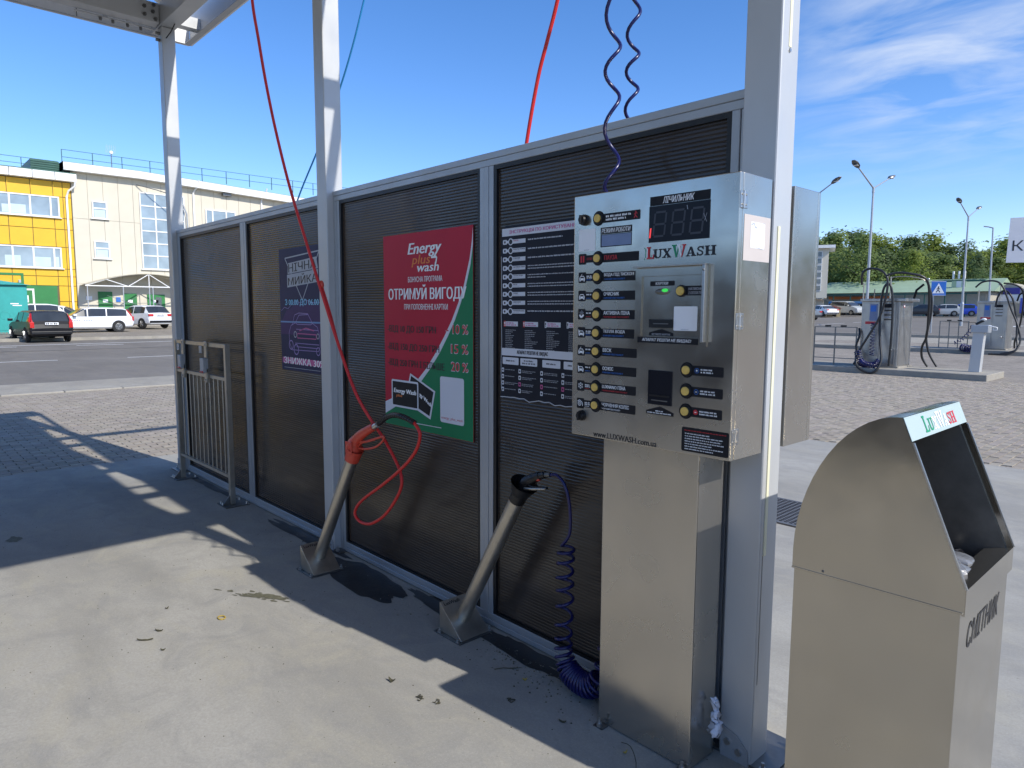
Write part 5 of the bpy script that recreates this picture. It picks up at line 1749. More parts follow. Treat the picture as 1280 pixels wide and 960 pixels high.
# upper coils hanging from above
hx = helix([(-1.678, 2.045, 4.15), (-1.678, 2.045, 3.4), (-1.678, 2.045, 2.72), (-1.678, 2.045, 2.377), (-1.672, 2.045, 2.03)], 0.027, [3.7, 3.35, 1.7, 1.72], 'navy_hose', 0.007, ph=0.75)
b = MB().tube(hx, 0.0068, 'navy_hose', 8)
tag(b.build('coiled_hose'), 'stretched dark blue coil hanging down in front of the wall to the cabinet top', 'hose')
hx = helix([(-2.165, 2.8, 4.12), (-2.172, 2.8, 3.1), (-2.176, 2.8, 2.54), (-2.18, 2.8, 1.8)], 0.030, [5.2, 2.95, 4], 'navy_hose', 0.007, ph=2.6)
b = MB().tube(hx, 0.0085, 'navy_hose', 8)
tag(b.build('coiled_hose'), 'stretched dark blue coil vanishing behind the wall top, right of the other coil', 'hose')

# ============================================================ BARRED MAT RACK
mr = thing('mat_rack', 'steel floor mat rack with thin vertical bars and two clips at the far end', 'rack', (-6.23, 2.08, 0))
for x in (-6.845, -5.62):
    MB().box((x - 0.020, 2.060, 0.008), (x + 0.020, 2.100, 1.315), 'steel_tube').build('post', mr, bevel=0.002, seg=1)
    b = MB()
    b.box((x - 0.11, 1.995, 0.001), (x + 0.09, 2.19, 0.008), 'dark_steel')
    b.prism([(1.998, 0.0082), (2.0595, 0.0082), (2.0595, 0.085)], 'x', x - 0.004, x + 0.004, 'dark_steel')
    for qx, qy in ((-0.08, 2.015), (-0.03, 2.01), (0.06, 2.17), (-0.09, 2.17)):
        b.cone((x + qx, qy, 0.008), (x + qx, qy, 0.026), 0.010, 0.008, 'bolt', 8)
    b.build('foot_plate', mr)
for z0, z1 in ((1.285, 1.315), (1.020, 1.046), (0.222, 0.246)):
    MB().box((-6.8245, 2.066, z0), (-5.6405, 2.094, z1), 'steel_tube').build('rail', mr)
br = MB().cone((0, 0, 0.2465), (0, 0, 1.0195), 0.0065, 0.0065, 'steel_tube', 10, caps=False).build('bar', mr)
for i in range(11):
    o = br if i == 0 else br.copy()
    if i: col.objects.link(o); o.parent = mr
    o.location = (-6.725 + i * 0.099, 2.08, 0)
for x in (-6.60, -6.02):
    b = MB()
    b.box((x - 0.028, 2.048, 1.19), (x + 0.028, 2.0595, 1.325), 'steel_tube')
    b.box((x - 0.022, 2.044, 0.98), (x + 0.030, 2.0595, 1.10), 'steel_tube')
    b.box((x - 0.055, 2.020, 1.065), (x + 0.030, 2.060, 1.185), 'alu')
    b.box((x - 0.110, 2.035, 1.225), (x - 0.050, 2.042, 1.285), 'alu')
    b.cone((x, 2.048, 1.30), (x, 2.040, 1.30), 0.009, 0.009, 'bolt', 8)
    b.cone((x, 2.044, 1.000), (x, 2.036, 1.000), 0.009, 0.009, 'bolt', 8)
    cpo = b.build('clip', mr, bevel=0.002, seg=1)
    MB().cone((x - 0.045, 2.018, 1.072), (x + 0.02, 2.018, 1.072), 0.008, 0.008, 'red_gun', 8).build('roller', cpo)


# ============================================================ BUILDINGS ACROSS THE STREET
M['yellow'] = mat('yellow_cladding', (0.74, 0.44, 0.02), 0.5, 0, 0.05, (1, 1, 1))
M['cream'] = mat('cream_cladding', (0.62, 0.57, 0.455), 0.6, 0, 0.04, (1, 1, 1))
M['cream2'] = mat('cream_soffit', (0.55, 0.51, 0.41), 0.6, 0, 0.04, (1, 1, 1))
M['seam'] = mat('shadow_gap', (0.16, 0.13, 0.07), 0.9, 0, 0.1)
M['seam_c'] = mat('cladding_backing', (0.42, 0.39, 0.31), 0.9, 0, 0.1)
M['green_metal'] = mat('green_painted_metal', (0.03, 0.20, 0.055), 0.5, 0, 0.1, (2, 2, 2))
M['green_roof'] = mat('dark_green_roof', (0.025, 0.10, 0.075), 0.5, 0, 0.15, (1, 1, 1))
M['teal'] = mat('teal_painted_kiosk', (0.03, 0.33, 0.30), 0.55, 0, 0.08, (2, 2, 2))
M['glass'] = mat('window_glass', (0.26, 0.33, 0.38), 0.08, 0, 0.25, (0.5, 0.5, 0.5), 3, coat=0.5)
M['glass_dark'] = mat('dark_window_glass', (0.12, 0.15, 0.17), 0.08, 0, 0.25, (0.5, 0.5, 0.5), 3, coat=0.5)
M['blind'] = mat('pale_blind', (0.52, 0.64, 0.66), 0.7, 0, 0.1, (1, 1, 1))
M['car_glass'] = mat('car_glass', (0.03, 0.035, 0.04), 0.06, 0, 0.3, (1, 1, 1), 3, coat=0.6)
M['tyre'] = mat('tyre_rubber', (0.02, 0.02, 0.02), 0.85, 0, 0.2)
M['rim'] = mat('alloy_rim', (0.55, 0.55, 0.56), 0.35, 0.8, 0.1)
M['tail'] = mat('tail_light', (0.55, 0.02, 0.02), 0.2, 0, 0.1, coat=0.4)
M['lamp_glass'] = mat('head_lamp', (0.6, 0.62, 0.64), 0.15, 0, 0.1, coat=0.4)
for n_, c_ in (('paint_black', (0.008, 0.008, 0.010)), ('paint_white', (0.78, 0.79, 0.80)), ('paint_silver', (0.42, 0.44, 0.44)), ('paint_grey', (0.13, 0.15, 0.17)),
               ('paint_blue', (0.02, 0.07, 0.50)), ('paint_dark', (0.03, 0.03, 0.035)), ('paint_bus', (0.05, 0.20, 0.45)), ('paint_maroon', (0.16, 0.035, 0.03))):
    M[n_] = mat(n_, c_, 0.33, 0.0, 0.06, (3, 3, 3), coat=0.3 if n_ != 'paint_black' else 0.08, spec=0.5 if n_ != 'paint_black' else 0.25)
FX = -60.0
GB = 0.90                                           # floor of the ground storey over there
PF_ = sideX(0, 0, FX)


def windowX(parent, y0, z0, y1, z1, mull=(), trans=(), x=FX + 0.03, pane='glass', blinds=(), f=0.09):
    w_ = MB()
    w_.box((x, y0 - f, z0 - f), (x + 0.07, y1 + f, z0), 'offwhite').box((x, y0 - f, z1), (x + 0.07, y1 + f, z1 + f), 'offwhite')
    w_.box((x, y0 - f, z0), (x + 0.07, y0, z1), 'offwhite').box((x, y1, z0), (x + 0.07, y1 + f, z1), 'offwhite')
    for m_ in mull:
        w_.box((x, m_ - f * .6, z0), (x + 0.068, m_ + f * .6, z1), 'offwhite')
    for t_ in trans:
        w_.box((x, y0, t_ - f * .55), (x + 0.066, y1, t_ + f * .55), 'offwhite')
    w_.box((x, y0 - f - 0.12, z0 - f - 0.05), (x + 0.13, y1 + f + 0.12, z0 - f - 0.001), 'offwhite')
    o = w_.build('window', parent)
    ys = [y0] + list(mull) + [y1]
    zs = [z0] + list(trans) + [z1]
    for a, b_ in zip(ys[:-1], ys[1:]):
        for c, d in zip(zs[:-1], zs[1:]):
            MB().box((x + 0.01, a + 0.002, c + 0.002), (x + 0.03, b_ - 0.002, d - 0.002), pane).build('pane', o)
    for (a, c, b_, d) in blinds:
        MB().box((x + 0.0305, a, c), (x + 0.034, b_, d), 'blind').build('blind', o)
    return o


# the yellow building
yb = thing('office_building', 'yellow clad office building at the far left with white eaves', 'building', (FX - 5, -10, 0))
b = MB().box((FX - 14, -13, -0.2), (FX - 0.05, 11.40, 10.75), 'seam')
b.build('wall_core', yb)
cols_ = [11.42, 10.90, 10.30, 8.95, 7.56, 6.2, 4.85]
rows_ = [0.5, 2.08, 3.22, 3.90, 4.45, 6.02, 7.30, 8.10, 9.62, 10.70]
wins = [(3.4, 4.56, 10.52, 5.90), (3.2, 8.21, 10.55, 9.52)]
for a, b_ in zip(cols_[1:], cols_[:-1]):
    for c, d in zip(rows_[:-1], rows_[1:]):
        if a < 10.2 and d < 3.3 and a > 7.0:
            continue
        if a < 10.5 and any(c > w_[1] - .2 and d < w_[3] + .2 for w_ in wins):
            if a < 10.3:
                continue
        MB().box((FX - 0.05, a + 0.022, c + 0.022), (FX, b_ - 0.022, d - 0.022), 'yellow').build('cladding_panel', yb)
b = MB()                                            # the part of the front outside the picture, coarser
for i in range(13):
    y = 4.80 - i * 1.36
    for c, d in ((0.5, 2.08), (2.08, 3.9), (3.9, 4.45), (6.02, 7.3), (7.3, 8.1), (9.62, 10.7)):
        b.box((FX - 0.05, y - 1.36 + 0.022, c + 0.022), (FX, y - 0.022, d - 0.022), 'yellow')
b.build('cladding_panel', yb)
windowX(yb, 3.4, 4.56, 10.50, 5.90, (4.2, 5.4, 6.6, 7.66, 8.88, 10.13), (), blinds=((7.2, 4.6, 7.6, 5.3), (7.72, 4.6, 8.1, 5.3), (8.95, 4.6, 9.9, 5.25), (10.2, 4.6, 10.4, 5.3)))
windowX(yb, 3.2, 8.21, 10.55, 9.52, (4.2, 5.4, 6.6, 7.66, 8.87, 10.10), (), blinds=((7.22, 8.25, 7.6, 8.8), (7.72, 8.25, 8.6, 8.85)))
for k in range(2):
    windowX(yb, -5.5 - k * 7, 4.56, 1.0 - k * 7, 5.90, (), ())
    windowX(yb, -5.5 - k * 7, 8.21, 1.0 - k * 7, 9.52, (), ())
for k in range(12):
    MB().box((FX - 0.9, 11.75 - (k + 1) * 1.35 + 0.02, 10.74), (FX + 0.55, 11.75 - k * 1.35 - 0.02, 11.28), 'offwhite').build('eaves_panel', yb)
b = MB()
b.box((FX - 13, -13, 11.281), (FX + 0.45, 11.70, 11.36), 'green_roof')
b.box((FX - 13, -13, 10.751), (FX - 0.91, 11.3, 11.28), 'offwhite')
b.build('roof', yb)
b = MB()
b.box((FX - 4.0, 9.1, 11.365), (FX - 0.3, 10.85, 12.16), 'green_roof')
for k in range(5):
    b.box((FX - 0.3, 9.1, 11.42 + k * .15), (FX - 0.26, 10.85, 11.47 + k * .15), 'green_roof')
b.build('roof_hatch', yb)
b = MB()
b.box((FX + 0.02, 11.06, 1.0), (FX + 0.14, 11.18, 9.70), 'offwhite')
b.tube([(FX + 0.08, 11.12, 9.65), (FX + 0.15, 11.25, 10.1), (FX + 0.45, 11.62, 10.45), (FX + 0.5, 11.68, 11.2)], 0.07, 'offwhite', 8)
b.build('downpipe', yb)
g_ = MB().box((FX - 0.049, 7.0, 0.7), (FX - 0.03, 10.2, 3.22), 'green_metal')
g_.box((FX - 0.029, 7.05, 0.72), (FX - 0.02, 8.66, 2.95), 'green_metal')
g_.box((FX - 0.019, 8.66, 0.72), (FX - 0.01, 8.78, 2.98), 'offwhite').box((FX - 0.019, 7.4, 2.86), (FX - 0.01, 8.66, 2.98), 'offwhite')
gt = g_.build('gateway', yb)
b = MB().box((FX - 0.019, 7.72, 2.0), (FX - 0.012, 8.42, 2.5), 'white')
b.box((FX - 0.0119, 7.78, 2.06), (FX - 0.010, 8.36, 2.25), 'grey_print')
b.build('notice', gt)
MB().box((FX + 0.0, 7.87, 3.30), (FX + 0.22, 8.12, 3.58), 'grey_print').build('wall_lamp', yb)


def roof_rail(name, y0, y1, x, z, h, label, step):
    t = thing(name, label, 'railing', (x, y0, z))
    n = int((y1 - y0) / step)
    p0 = MB().box((x - 0.025, y0 - 0.025, z), (x + 0.025, y0 + 0.025, z + h), 'green_roof').build('post', t)
    for i in range(1, n + 1):
        o = p0.copy(); col.objects.link(o); o.parent = t; o.location = (0, i * step, 0)
    for f in (1.0, 0.5):
        MB().box((x - 0.015, y0, z + h * f - 0.02), (x + 0.015, y0 + n * step, z + h * f + 0.015), 'green_roof').build('rail', t)


roof_rail('roof_railing', 2.0, 10.8, FX - 0.5, 11.36, 0.85, 'thin dark railing along the roof edge of the yellow building', 1.1 * 2)
roof_rail('roof_railing', 11.1, 35, FX - 0.6, 12.10, 1.05, 'thin dark railing along the roof edge of the cream building', 1.98)

# the cream building
cb = thing('office_building', 'cream clad building with tall stairwell window and green doors', 'building', (FX - 5, 22, 0))
MB().box((FX - 14, 11.45, -0.2), (FX - 0.05, 38, 11.6), 'seam_c').build('wall_core', cb)
for i in range(26):
    a = 11.46 + i * 1.02
    for c, d in ((3.45, 8.19), (8.21, 11.58)):
        MB().box((FX - 0.05, a + 0.010, c), (FX, a + 1.02 - 0.010, d), 'cream').build('cladding_panel', cb)
rl = lambda y: 12.08 - 0.042 * max(0, y - 16)
b = MB()
ys = [10.95, 16, 24, 31, 38]
for a, b_ in zip(ys[:-1], ys[1:]):
    b.raw([(FX + q, y, rl(y) - h) for q in (-0.7, 0.6) for y, h in ((a, 0.55), (b_, 0.55), (b_, 0), (a, 0))], [(4, 5, 6, 7), (1, 0, 3, 2), (0, 1, 5, 4), (3, 7, 6, 2)], 'offwhite')
b.raw([(FX - 0.7, 10.95, 11.53), (FX + 0.6, 10.95, 11.53), (FX + 0.6, 10.95, 12.08), (FX - 0.7, 10.95, 12.08)], [(0, 1, 2, 3)], 'offwhite')
b.build('eaves', cb)
b = MB()
b.raw([(FX - 0.8, 10.9, 12.12), (FX + 0.62, 10.9, 12.09), (FX + 0.62, 16, 12.09), (FX + 0.62, 38, rl(38) + 0.01), (FX - 13, 38, rl(38) + 1.0), (FX - 13, 10.9, 12.9)], [(0, 1, 2, 3, 4, 5)], 'green_roof')
b.raw([(FX - 13, 10.95, 10.9), (FX + 0.55, 10.95, 11.54), (FX + 0.55, 10.95, 12.08), (FX - 13, 10.95, 12.88)], [(0, 1, 2, 3)], 'green_roof')
b.build('roof', cb)
windowX(cb, 12.80, 8.38, 13.62, 9.48, (), (9.05,), pane='glass', blinds=((12.84, 8.4, 13.58, 8.95),))
windowX(cb, 12.80, 5.42, 13.66, 6.55, (), (6.10,), pane='glass', blinds=((12.84, 5.44, 13.6, 6.0),))
windowX(cb, 16.05, 4.75, 19.2, 10.50, (17.08, 18.12), (5.72, 6.68, 7.64, 8.60, 9.56), f=0.08)
windowX(cb, 21.0, 8.4, 23.3, 9.68, (21.48, 22.6), (), pane='glass')
windowX(cb, 27.0, 8.4, 29.3, 9.68, (27.48, 28.6), (), pane='glass')
windowX(cb, 21.0, 5.4, 23.3, 6.6, (21.48, 22.6), (), pane='glass')
for y in (20.0, 25.66):
    b = MB().box((FX + 0.02, y - 0.06, 3.0), (FX + 0.13, y + 0.06, 11.0), 'offwhite')
    b.tube([(FX + 0.08, y, 10.9), (FX + 0.15, y + .1, 11.2), (FX + 0.45, y + .25, 11.4), (FX + 0.62, y + .3, 11.95)], 0.07, 'offwhite', 8)
    b.build('downpipe', cb)
b = MB().box((FX + 0.02, 22.3, 11.0), (FX + 0.35, 23.0, 11.25), 'dark_steel').build('wall_lamp', cb)
MB().tube([(FX + 0.1, 15.8, 11.1), (FX + 0.9, 17.0, 10.75), (FX + 1.5, 18.2, 10.35)], 0.035, 'dark_steel', 6).build('cable', cb)
MB().tube([(FX + 0.3, 18.5, 10.2), (FX + 0.32, 19.1, 9.9), (FX + 0.32, 19.35, 9.2), (FX + 0.3, 19.4, 7.5)], 0.06, 'alu', 6).build('pipe', cb)
# ground floor behind the arched porch
MB().box((FX - 0.05, 11.46, 0.2), (FX - 0.012, 38, 3.44), 'cream').build('ground_floor_wall', cb)
for y0, z0, y1, z1 in ((12.78, 0.95, 13.74, 2.86), (14.50, 0.95, 15.44, 2.74), (16.18, 0.95, 17.48, 2.70)):
    d_ = MB().box((FX - 0.01, y0, z0), (FX + 0.05, y1, z1), 'green_metal').build('door', cb)
    MB().box((FX + 0.0505, (y0 + y1) / 2 - .18, z0 + 1.1), (FX + 0.056, (y0 + y1) / 2 + .16, z0 + 1.32), 'white').build('notice', d_)
    if z0 < 1 and y0 > 16:
        MB().box((FX + 0.0505, y0 + 0.62, 1.75), (FX + 0.056, y1 - 0.25, 2.5), 'glass_dark').build('door_window', d_)
MB().box((FX + 0.0, 13.98, 2.1), (FX + 0.04, 14.30, 2.45), 'blue_print').build('plate', cb)
MB().box((FX + 0.0, 11.98, 2.2), (FX + 0.04, 12.38, 2.5), 'white').build('plate', cb)
st = MB()
for k in range(4):
    st.box((FX - 0.04, 11.6, 0.2), (FX + 2.2 - k * 0.35, 20, 0.45 + k * 0.12), 'kerb')
    st = st
st.build('steps', cb)
# arched porch on a steel truss, standing in front of the doors
pc = thing('arched_porch', 'arched entrance porch on a white steel truss before the cream building', 'porch', (FX + 1.2, 15.9, 0.9))
ar = lambda y: 3.28 + 0.92 * math.cos((y - 15.9) / 4.3 * math.pi / 2)
ys = [11.62 + i * 8.56 / 20 for i in range(21)]
b = MB()
b.raw([(x, y, ar(y) + dz) for x in (FX + 0.06, FX + 1.8) for dz in (0, 0.05) for y in ys], [(i, i + 1, 42 + i + 1, 42 + i) for i in range(20)][::1] + [(21 + i, 63 + i, 64 + i, 22 + i) for i in range(20)] + [(42 + i, 43 + i, 64 + i, 63 + i) for i in range(20)], 'seam_c')
b.build('roof', pc)
b = MB()
x = FX + 1.75
b.bar((x, 11.62, 3.25), (x, 20.1, 3.25), 0.07, 0.07, 'offwhite')
nodes_ = [(11.62, 3.25), (13.0, ar(13.0)), (14.45, 3.25), (15.9, ar(15.9)), (17.35, 3.25), (18.8, ar(18.8)), (20.1, 3.25)]
for p, q in zip(nodes_[:-1], nodes_[1:]):
    b.bar((x, p[0], p[1]), (x, q[0], q[1]), 0.05, 0.05, 'offwhite')
b.bar((x, 15.9, 3.25), (x, 15.9, ar(15.9)), 0.05, 0.05, 'offwhite')
b.build('truss', pc)
for y in (11.75, 14.1, 15.9, 16.15, 20.0):
    MB().box((x - .03, y - .03, gz(FX, 0)), (x + .03, y + .03, 3.25), 'alu').build('post', pc)
b = MB()
for z in (2.0, 1.3):
    b.bar((x, 12.3, z), (x, 15.9, z), 0.03, 0.03, 'dark_steel')
b.bar((x, 13.0, 2.55), (x, 15.7, 1.6), 0.03, 0.03, 'dark_steel'); b.bar((x, 14.3, 2.0), (x, 15.4, 2.75), 0.03, 0.03, 'dark_steel')
b.build('brace', pc)
# dish and mast on the roof
ds = thing('aerial', 'small aerial on a mast above the roof edge of the cream building', 'aerial', (FX - 0.4, 14.3, 12.1))
MB().cone((FX - 0.4, 14.3, 12.05), (FX - 0.4, 14.3, 13.3), 0.03, 0.03, 'dark_steel', 8).build('mast', ds)
b = MB()
for k in range(6):
    b.bar((FX - 0.4, 13.95 + k * .12, 13.3), (FX - 0.4, 14.0 + k * .12, 13.9), 0.015, 0.015, 'alu')
b.sphere((FX - 0.35, 14.3, 13.35), (0.06, 0.14, 0.14), 'offwhite', 10, 6)
b.build('dish', ds)

# teal kiosk and green fence at the far left
kx, ky = -50.0, 4.35
kk = thing('kiosk', 'teal kiosk with low pyramid roof at the far left edge', 'kiosk', (kx, ky, gz(kx, 0)))
b = MB().box((kx - 3, ky - 3.0, 0.1), (kx, ky + 2.6, 2.95), 'teal')
b.build('wall', kk)
for k in range(3):
    MB().box((kx + 0.001, ky - 2.9 + k * 1.85, 0.3), (kx + 0.03, ky - 1.1 + k * 1.85 - 0.04, 2.88), 'teal').build('panel', kk)
b = MB().raw([(kx - 3.2, ky - 3.2, 2.952), (kx + 0.2, ky - 3.2, 2.952), (kx + 0.2, ky + 2.8, 2.952), (kx - 3.2, ky + 2.8, 2.952), (kx - 1.5, ky - 0.2, 3.5)], [(0, 1, 4), (1, 2, 4), (2, 3, 4), (3, 0, 4), (3, 2, 1, 0)], 'teal')
b.build('roof', kk)
b = MB()
b.rect(sideX(0, 0, kx + 0.031), ky + 1.75, 1.82, ky + 2.15, 1.88, 'white', 0.002).rect(sideX(0, 0, kx + 0.031), ky + 1.85, 1.72, ky + 2.3, 1.77, 'white', 0.002)
b.build('emblem', kk)
pt = thing('porch_frame', 'green framed yellow porch panel behind the teal kiosk', 'porch', (FX + 1.5, 5.9, 0.6))
b = MB()
b.box((FX + 1.4, 4.0, 3.85), (FX + 1.55, 8.0, 4.0), 'green_metal').box((FX + 1.4, 7.85, 0.5), (FX + 1.55, 8.0, 3.849), 'green_metal')
b.box((FX + 1.4, 4.0, 3.22), (FX + 1.55, 7.849, 3.34), 'green_metal')
b.build('frame', pt)
MB().box((FX + 1.44, 4.0, 3.341), (FX + 1.5, 7.2, 3.60), 'yellow').build('panel', pt)
fe = thing('iron_fence', 'low teal iron fence with hoops before the kiosk', 'fence', (-46.5, 4, gz(-46.5, 0)))
zf = gz(-46.5, 0)
pk_ = MB().box((-46.52, -0.01, zf), (-46.50, 0.01, zf + 1.15), 'teal').build('picket', fe)
for i in range(38):
    o = pk_ if i == 0 else pk_.copy()
    if i: col.objects.link(o); o.parent = fe
    o.location = (0, 1.0 + i * 0.15, 0)
for z in (0.15, 0.85):
    MB().box((-46.53, 1.0, zf + z), (-46.49, 6.6, zf + z + 0.04), 'teal').build('rail', fe)
for k in range(6):
    y = 1.6 + k * 0.95
    MB().tube([(-46.5, y + .22 * math.cos(a / 12 * 6.283), zf + 1.0 + .22 * math.sin(a / 12 * 6.283)) for a in range(13)], 0.015, 'teal', 6, False).build('hoop', fe)


# ============================================================ CARS
def car(name, label, paint, L, W_, H_, style, loc, rz, group=None, plate=True, lights=True):
    """body lofted from cross-sections; local x runs to the front"""
    t = thing(name, label, 'car', (0, 0, 0), group)
    hw = W_ / 2
    s = H_ / 1.46
    belt = 0.93 * s
    if style == 'wagon':
        st_ = [(0.0, .40, .62, .64, .90), (.012, .30, .80, .83, .965), (.03, .27, .94, .97, .985), (.085, .26, .95, 1.37, .995), (.13, .22, .95, 1.43, 1.0), (.30, .20, .94, 1.46, 1.0), (.50, .20, .93, 1.46, 1.0), (.58, .20, .92, 1.40, 1.0), (.735, .20, .91, .97, 1.0), (.80, .20, .88, .93, .995), (.93, .22, .76, .82, .97), (.985, .26, .62, .66, .90), (1.0, .34, .52, .55, .82)]
        gl_ = (3, 8)
    elif style == 'hatch':
        st_ = [(0.0, .38, .60, .62, .90), (.015, .28, .84, .87, .97), (.03, .26, .96, .99, .985), (.12, .24, .97, 1.40, 1.0), (.22, .20, .96, 1.46, 1.0), (.45, .20, .94, 1.46, 1.0), (.53, .20, .93, 1.40, 1.0), (.72, .20, .92, .98, 1.0), (.80, .20, .90, .94, .995), (.93, .22, .78, .83, .97), (.985, .26, .62, .66, .90), (1.0, .34, .52, .55, .82)]
        gl_ = (3, 7)
    elif style == 'van':
        st_ = [(0.0, .40, .70, .72, .93), (.01, .28, .95, .98, .98), (.02, .26, 1.0, 1.30, .99), (.04, .24, 1.0, 1.46, 1.0), (.30, .20, .98, 1.48, 1.0), (.55, .20, .96, 1.46, 1.0), (.63, .20, .94, 1.36, 1.0), (.78, .20, .92, .98, 1.0), (.84, .20, .88, .92, .99), (.94, .22, .74, .80, .96), (.985, .26, .62, .66, .90), (1.0, .34, .52, .55, .82)]
        gl_ = (3, 7)
    else:
        st_ = [(0.0, .40, .62, .64, .90), (.012, .30, .84, .88, .965), (.03, .27, .92, .96, .985), (.14, .24, .94, .99, 1.0), (.26, .20, .94, 1.34, 1.0), (.36, .20, .93, 1.44, 1.0), (.48, .20, .93, 1.45, 1.0), (.56, .20, .92, 1.38, 1.0), (.71, .20, .91, .96, 1.0), (.78, .20, .88, .92, .995), (.93, .22, .76, .82, .97), (.985, .26, .62, .66, .90), (1.0, .34, .52, .55, .82)]
        gl_ = (3, 8)
    rings = []
    for f, zb, zbelt, zr, wf in st_:
        x = (f - 0.5) * L
        w_ = hw * wf
        zb, zbelt, zr = zb * s, zbelt * s, zr * s
        cab_ = zr - zbelt > 0.2
        wr = w_ - (0.17 if cab_ else 0.10) - (0.0 if zr - zbelt > .3 else 0)
        half = [(0, zb), (w_ * .86, zb), (w_ * .975, zb + 0.10), (w_, zb * .4 + zbelt * .6 - .05), (w_ * .975, zbelt), (wr + 0.03, zr - (0.07 if cab_ else 0.02)), (wr - 0.07, zr - 0.008), (0, zr + 0.012)]
        rings.append((x, half))
    n = len(rings[0][1])
    body, glass = MB(), MB()
    vs = []
    for x, half in rings:
        vs += [(x, y, z) for y, z in half]
        vs += [(x, -y, z) for y, z in half]
    m2 = 2 * n
    for i in range(len(rings) - 1):
        for side_ in (0, 1):
            for j in range(n - 1):
                a = i * m2 + side_ * n + j
                f = (a, a + 1, a + m2 + 1, a + m2)
                if side_ == 0:
                    f = f[::-1]
                tall = rings[i][1][7][1] - rings[i][1][4][1] > .2 * s and rings[i + 1][1][7][1] - rings[i + 1][1][4][1] > .2 * s
                is_g = (j == 4 and gl_[0] <= i < gl_[1] and (tall or i == gl_[1] - 1)) or (j in (5, 6) and i == gl_[1] - 1) or (j in (5, 6) and i == gl_[0] - 1 and style in ('wagon', 'hatch', 'van')) or (j in (5, 6) and style == 'sedan' and i == gl_[0])
                (glass if is_g else body).raw([vs[k] for k in f], [(0, 1, 2, 3)], 'car_glass' if is_g else paint, True)
    for e, rev in ((0, True), (len(rings) - 1, False)):
        k0 = e * m2
        f = list(range(k0, k0 + n)) + list(range(k0 + 2 * n - 2, k0 + n, -1))
        f = f if not rev else f[::-1]
        body.raw([vs[k] for k in f], [tuple(range(len(f)))], paint)
    bo = body.build('body', t)
    glass.build('window', t)
    # pillars
    b = MB()
    for f in ((.33, .55) if style != 'hatch' else (.40,)):
        x = (f - 0.5) * L
        for sgn in (1, -1):
            b.bar((x, sgn * (hw * .978), 0.93 * s), (x - .02, sgn * (hw - 0.138), 1.385 * s), 0.06, 0.012, paint, up=(0, 1, 0))
    b.build('pillar', t)
    r = 0.315
    for fx in (0.19, 0.80):
        for sgn in (1, -1):
            x = (fx - .5) * L
            MB().cone((x, sgn * (hw * .90), r + .02), (x, sgn * (hw + .003), r + .02), r + .055, r + .055, 'tyre', 20).build('wheel_arch', t)
            wh = MB().cone((x, sgn * (hw - .18), r), (x, sgn * (hw + .012), r), r, r, 'tyre', 22).build('wheel', t)
            b = MB()
            b.cone((x, sgn * (hw + .0125), r), (x, sgn * (hw + .017), r), r * .66, r * .62, 'dark_steel', 20)
            for k in range(5):
                a = k * 6.283 / 5
                b.bar((x, sgn * (hw + .022), r), (x + r * .62 * math.cos(a), sgn * (hw + .022), r + r * .62 * math.sin(a)), 0.012, 0.09, 'rim', up=(0, 1, 0))
            b.build('rim', wh)
    xr, xf = -L / 2, L / 2
    for sgn in (1, -1):
        if style in ('wagon', 'van'):
            b = MB().raw([(xr + .03, sgn * hw * .96, .70 * s), (xr + .02, sgn * hw * .78, .70 * s), (xr + .10, sgn * hw * .84, 1.05 * s), (xr + .30 * (style == 'wagon') + .02, sgn * hw * .80, 1.34 * s), (xr + .34 * (style == 'wagon') + .05, sgn * hw * .84, 1.34 * s), (xr + .16, sgn * hw * .985, 1.0 * s)],
                         [(0, 1, 2, 3, 4, 5) if sgn < 0 else (5, 4, 3, 2, 1, 0)], 'tail')
            b.box((xr - .005, sgn * hw * .78, .66 * s), (xr + .10, sgn * hw * .965, .93 * s), 'tail')
        else:
            b = MB().box((xr - .005, sgn * hw * .60, .78 * s), (xr + .12, sgn * hw * .98, .92 * s), 'tail')
        b.build('tail_light', t, bevel=.012)
        MB().box((xf - .18, sgn * hw * .55, .62 * s), (xf - .02, sgn * hw * .92, .74 * s), 'lamp_glass').build('headlight', t, bevel=.02)
        MB().box(((.70 - .5) * L - .1, sgn * hw * 1.0, .95 * s), ((.70 - .5) * L + .08, sgn * (hw + .20), 1.08 * s), paint).build('mirror', t, bevel=.03)
    if plate:
        b = MB().box((xr - .03, -.27, .80 * s), (xr - .005, .27, .91 * s), 'white')
        b.scribble(lambda u, v, l: (xr - .03 - l, -u, v), -.24, .82 * s, .22, .89 * s, 'black_print', 0.003, random.Random(4))
        b.build('number_plate', t)
    MB().box((xr - .02, -hw * .92, .36 * s), (xr + .05, hw * .92, .50 * s), 'black' if style != 'x' else paint).build('bumper', t, bevel=.02)
    t.location = (loc[0], loc[1], gz(loc[0], loc[1]) + loc[2])
    t.rotation_euler = (0, 0, rz)
    return t


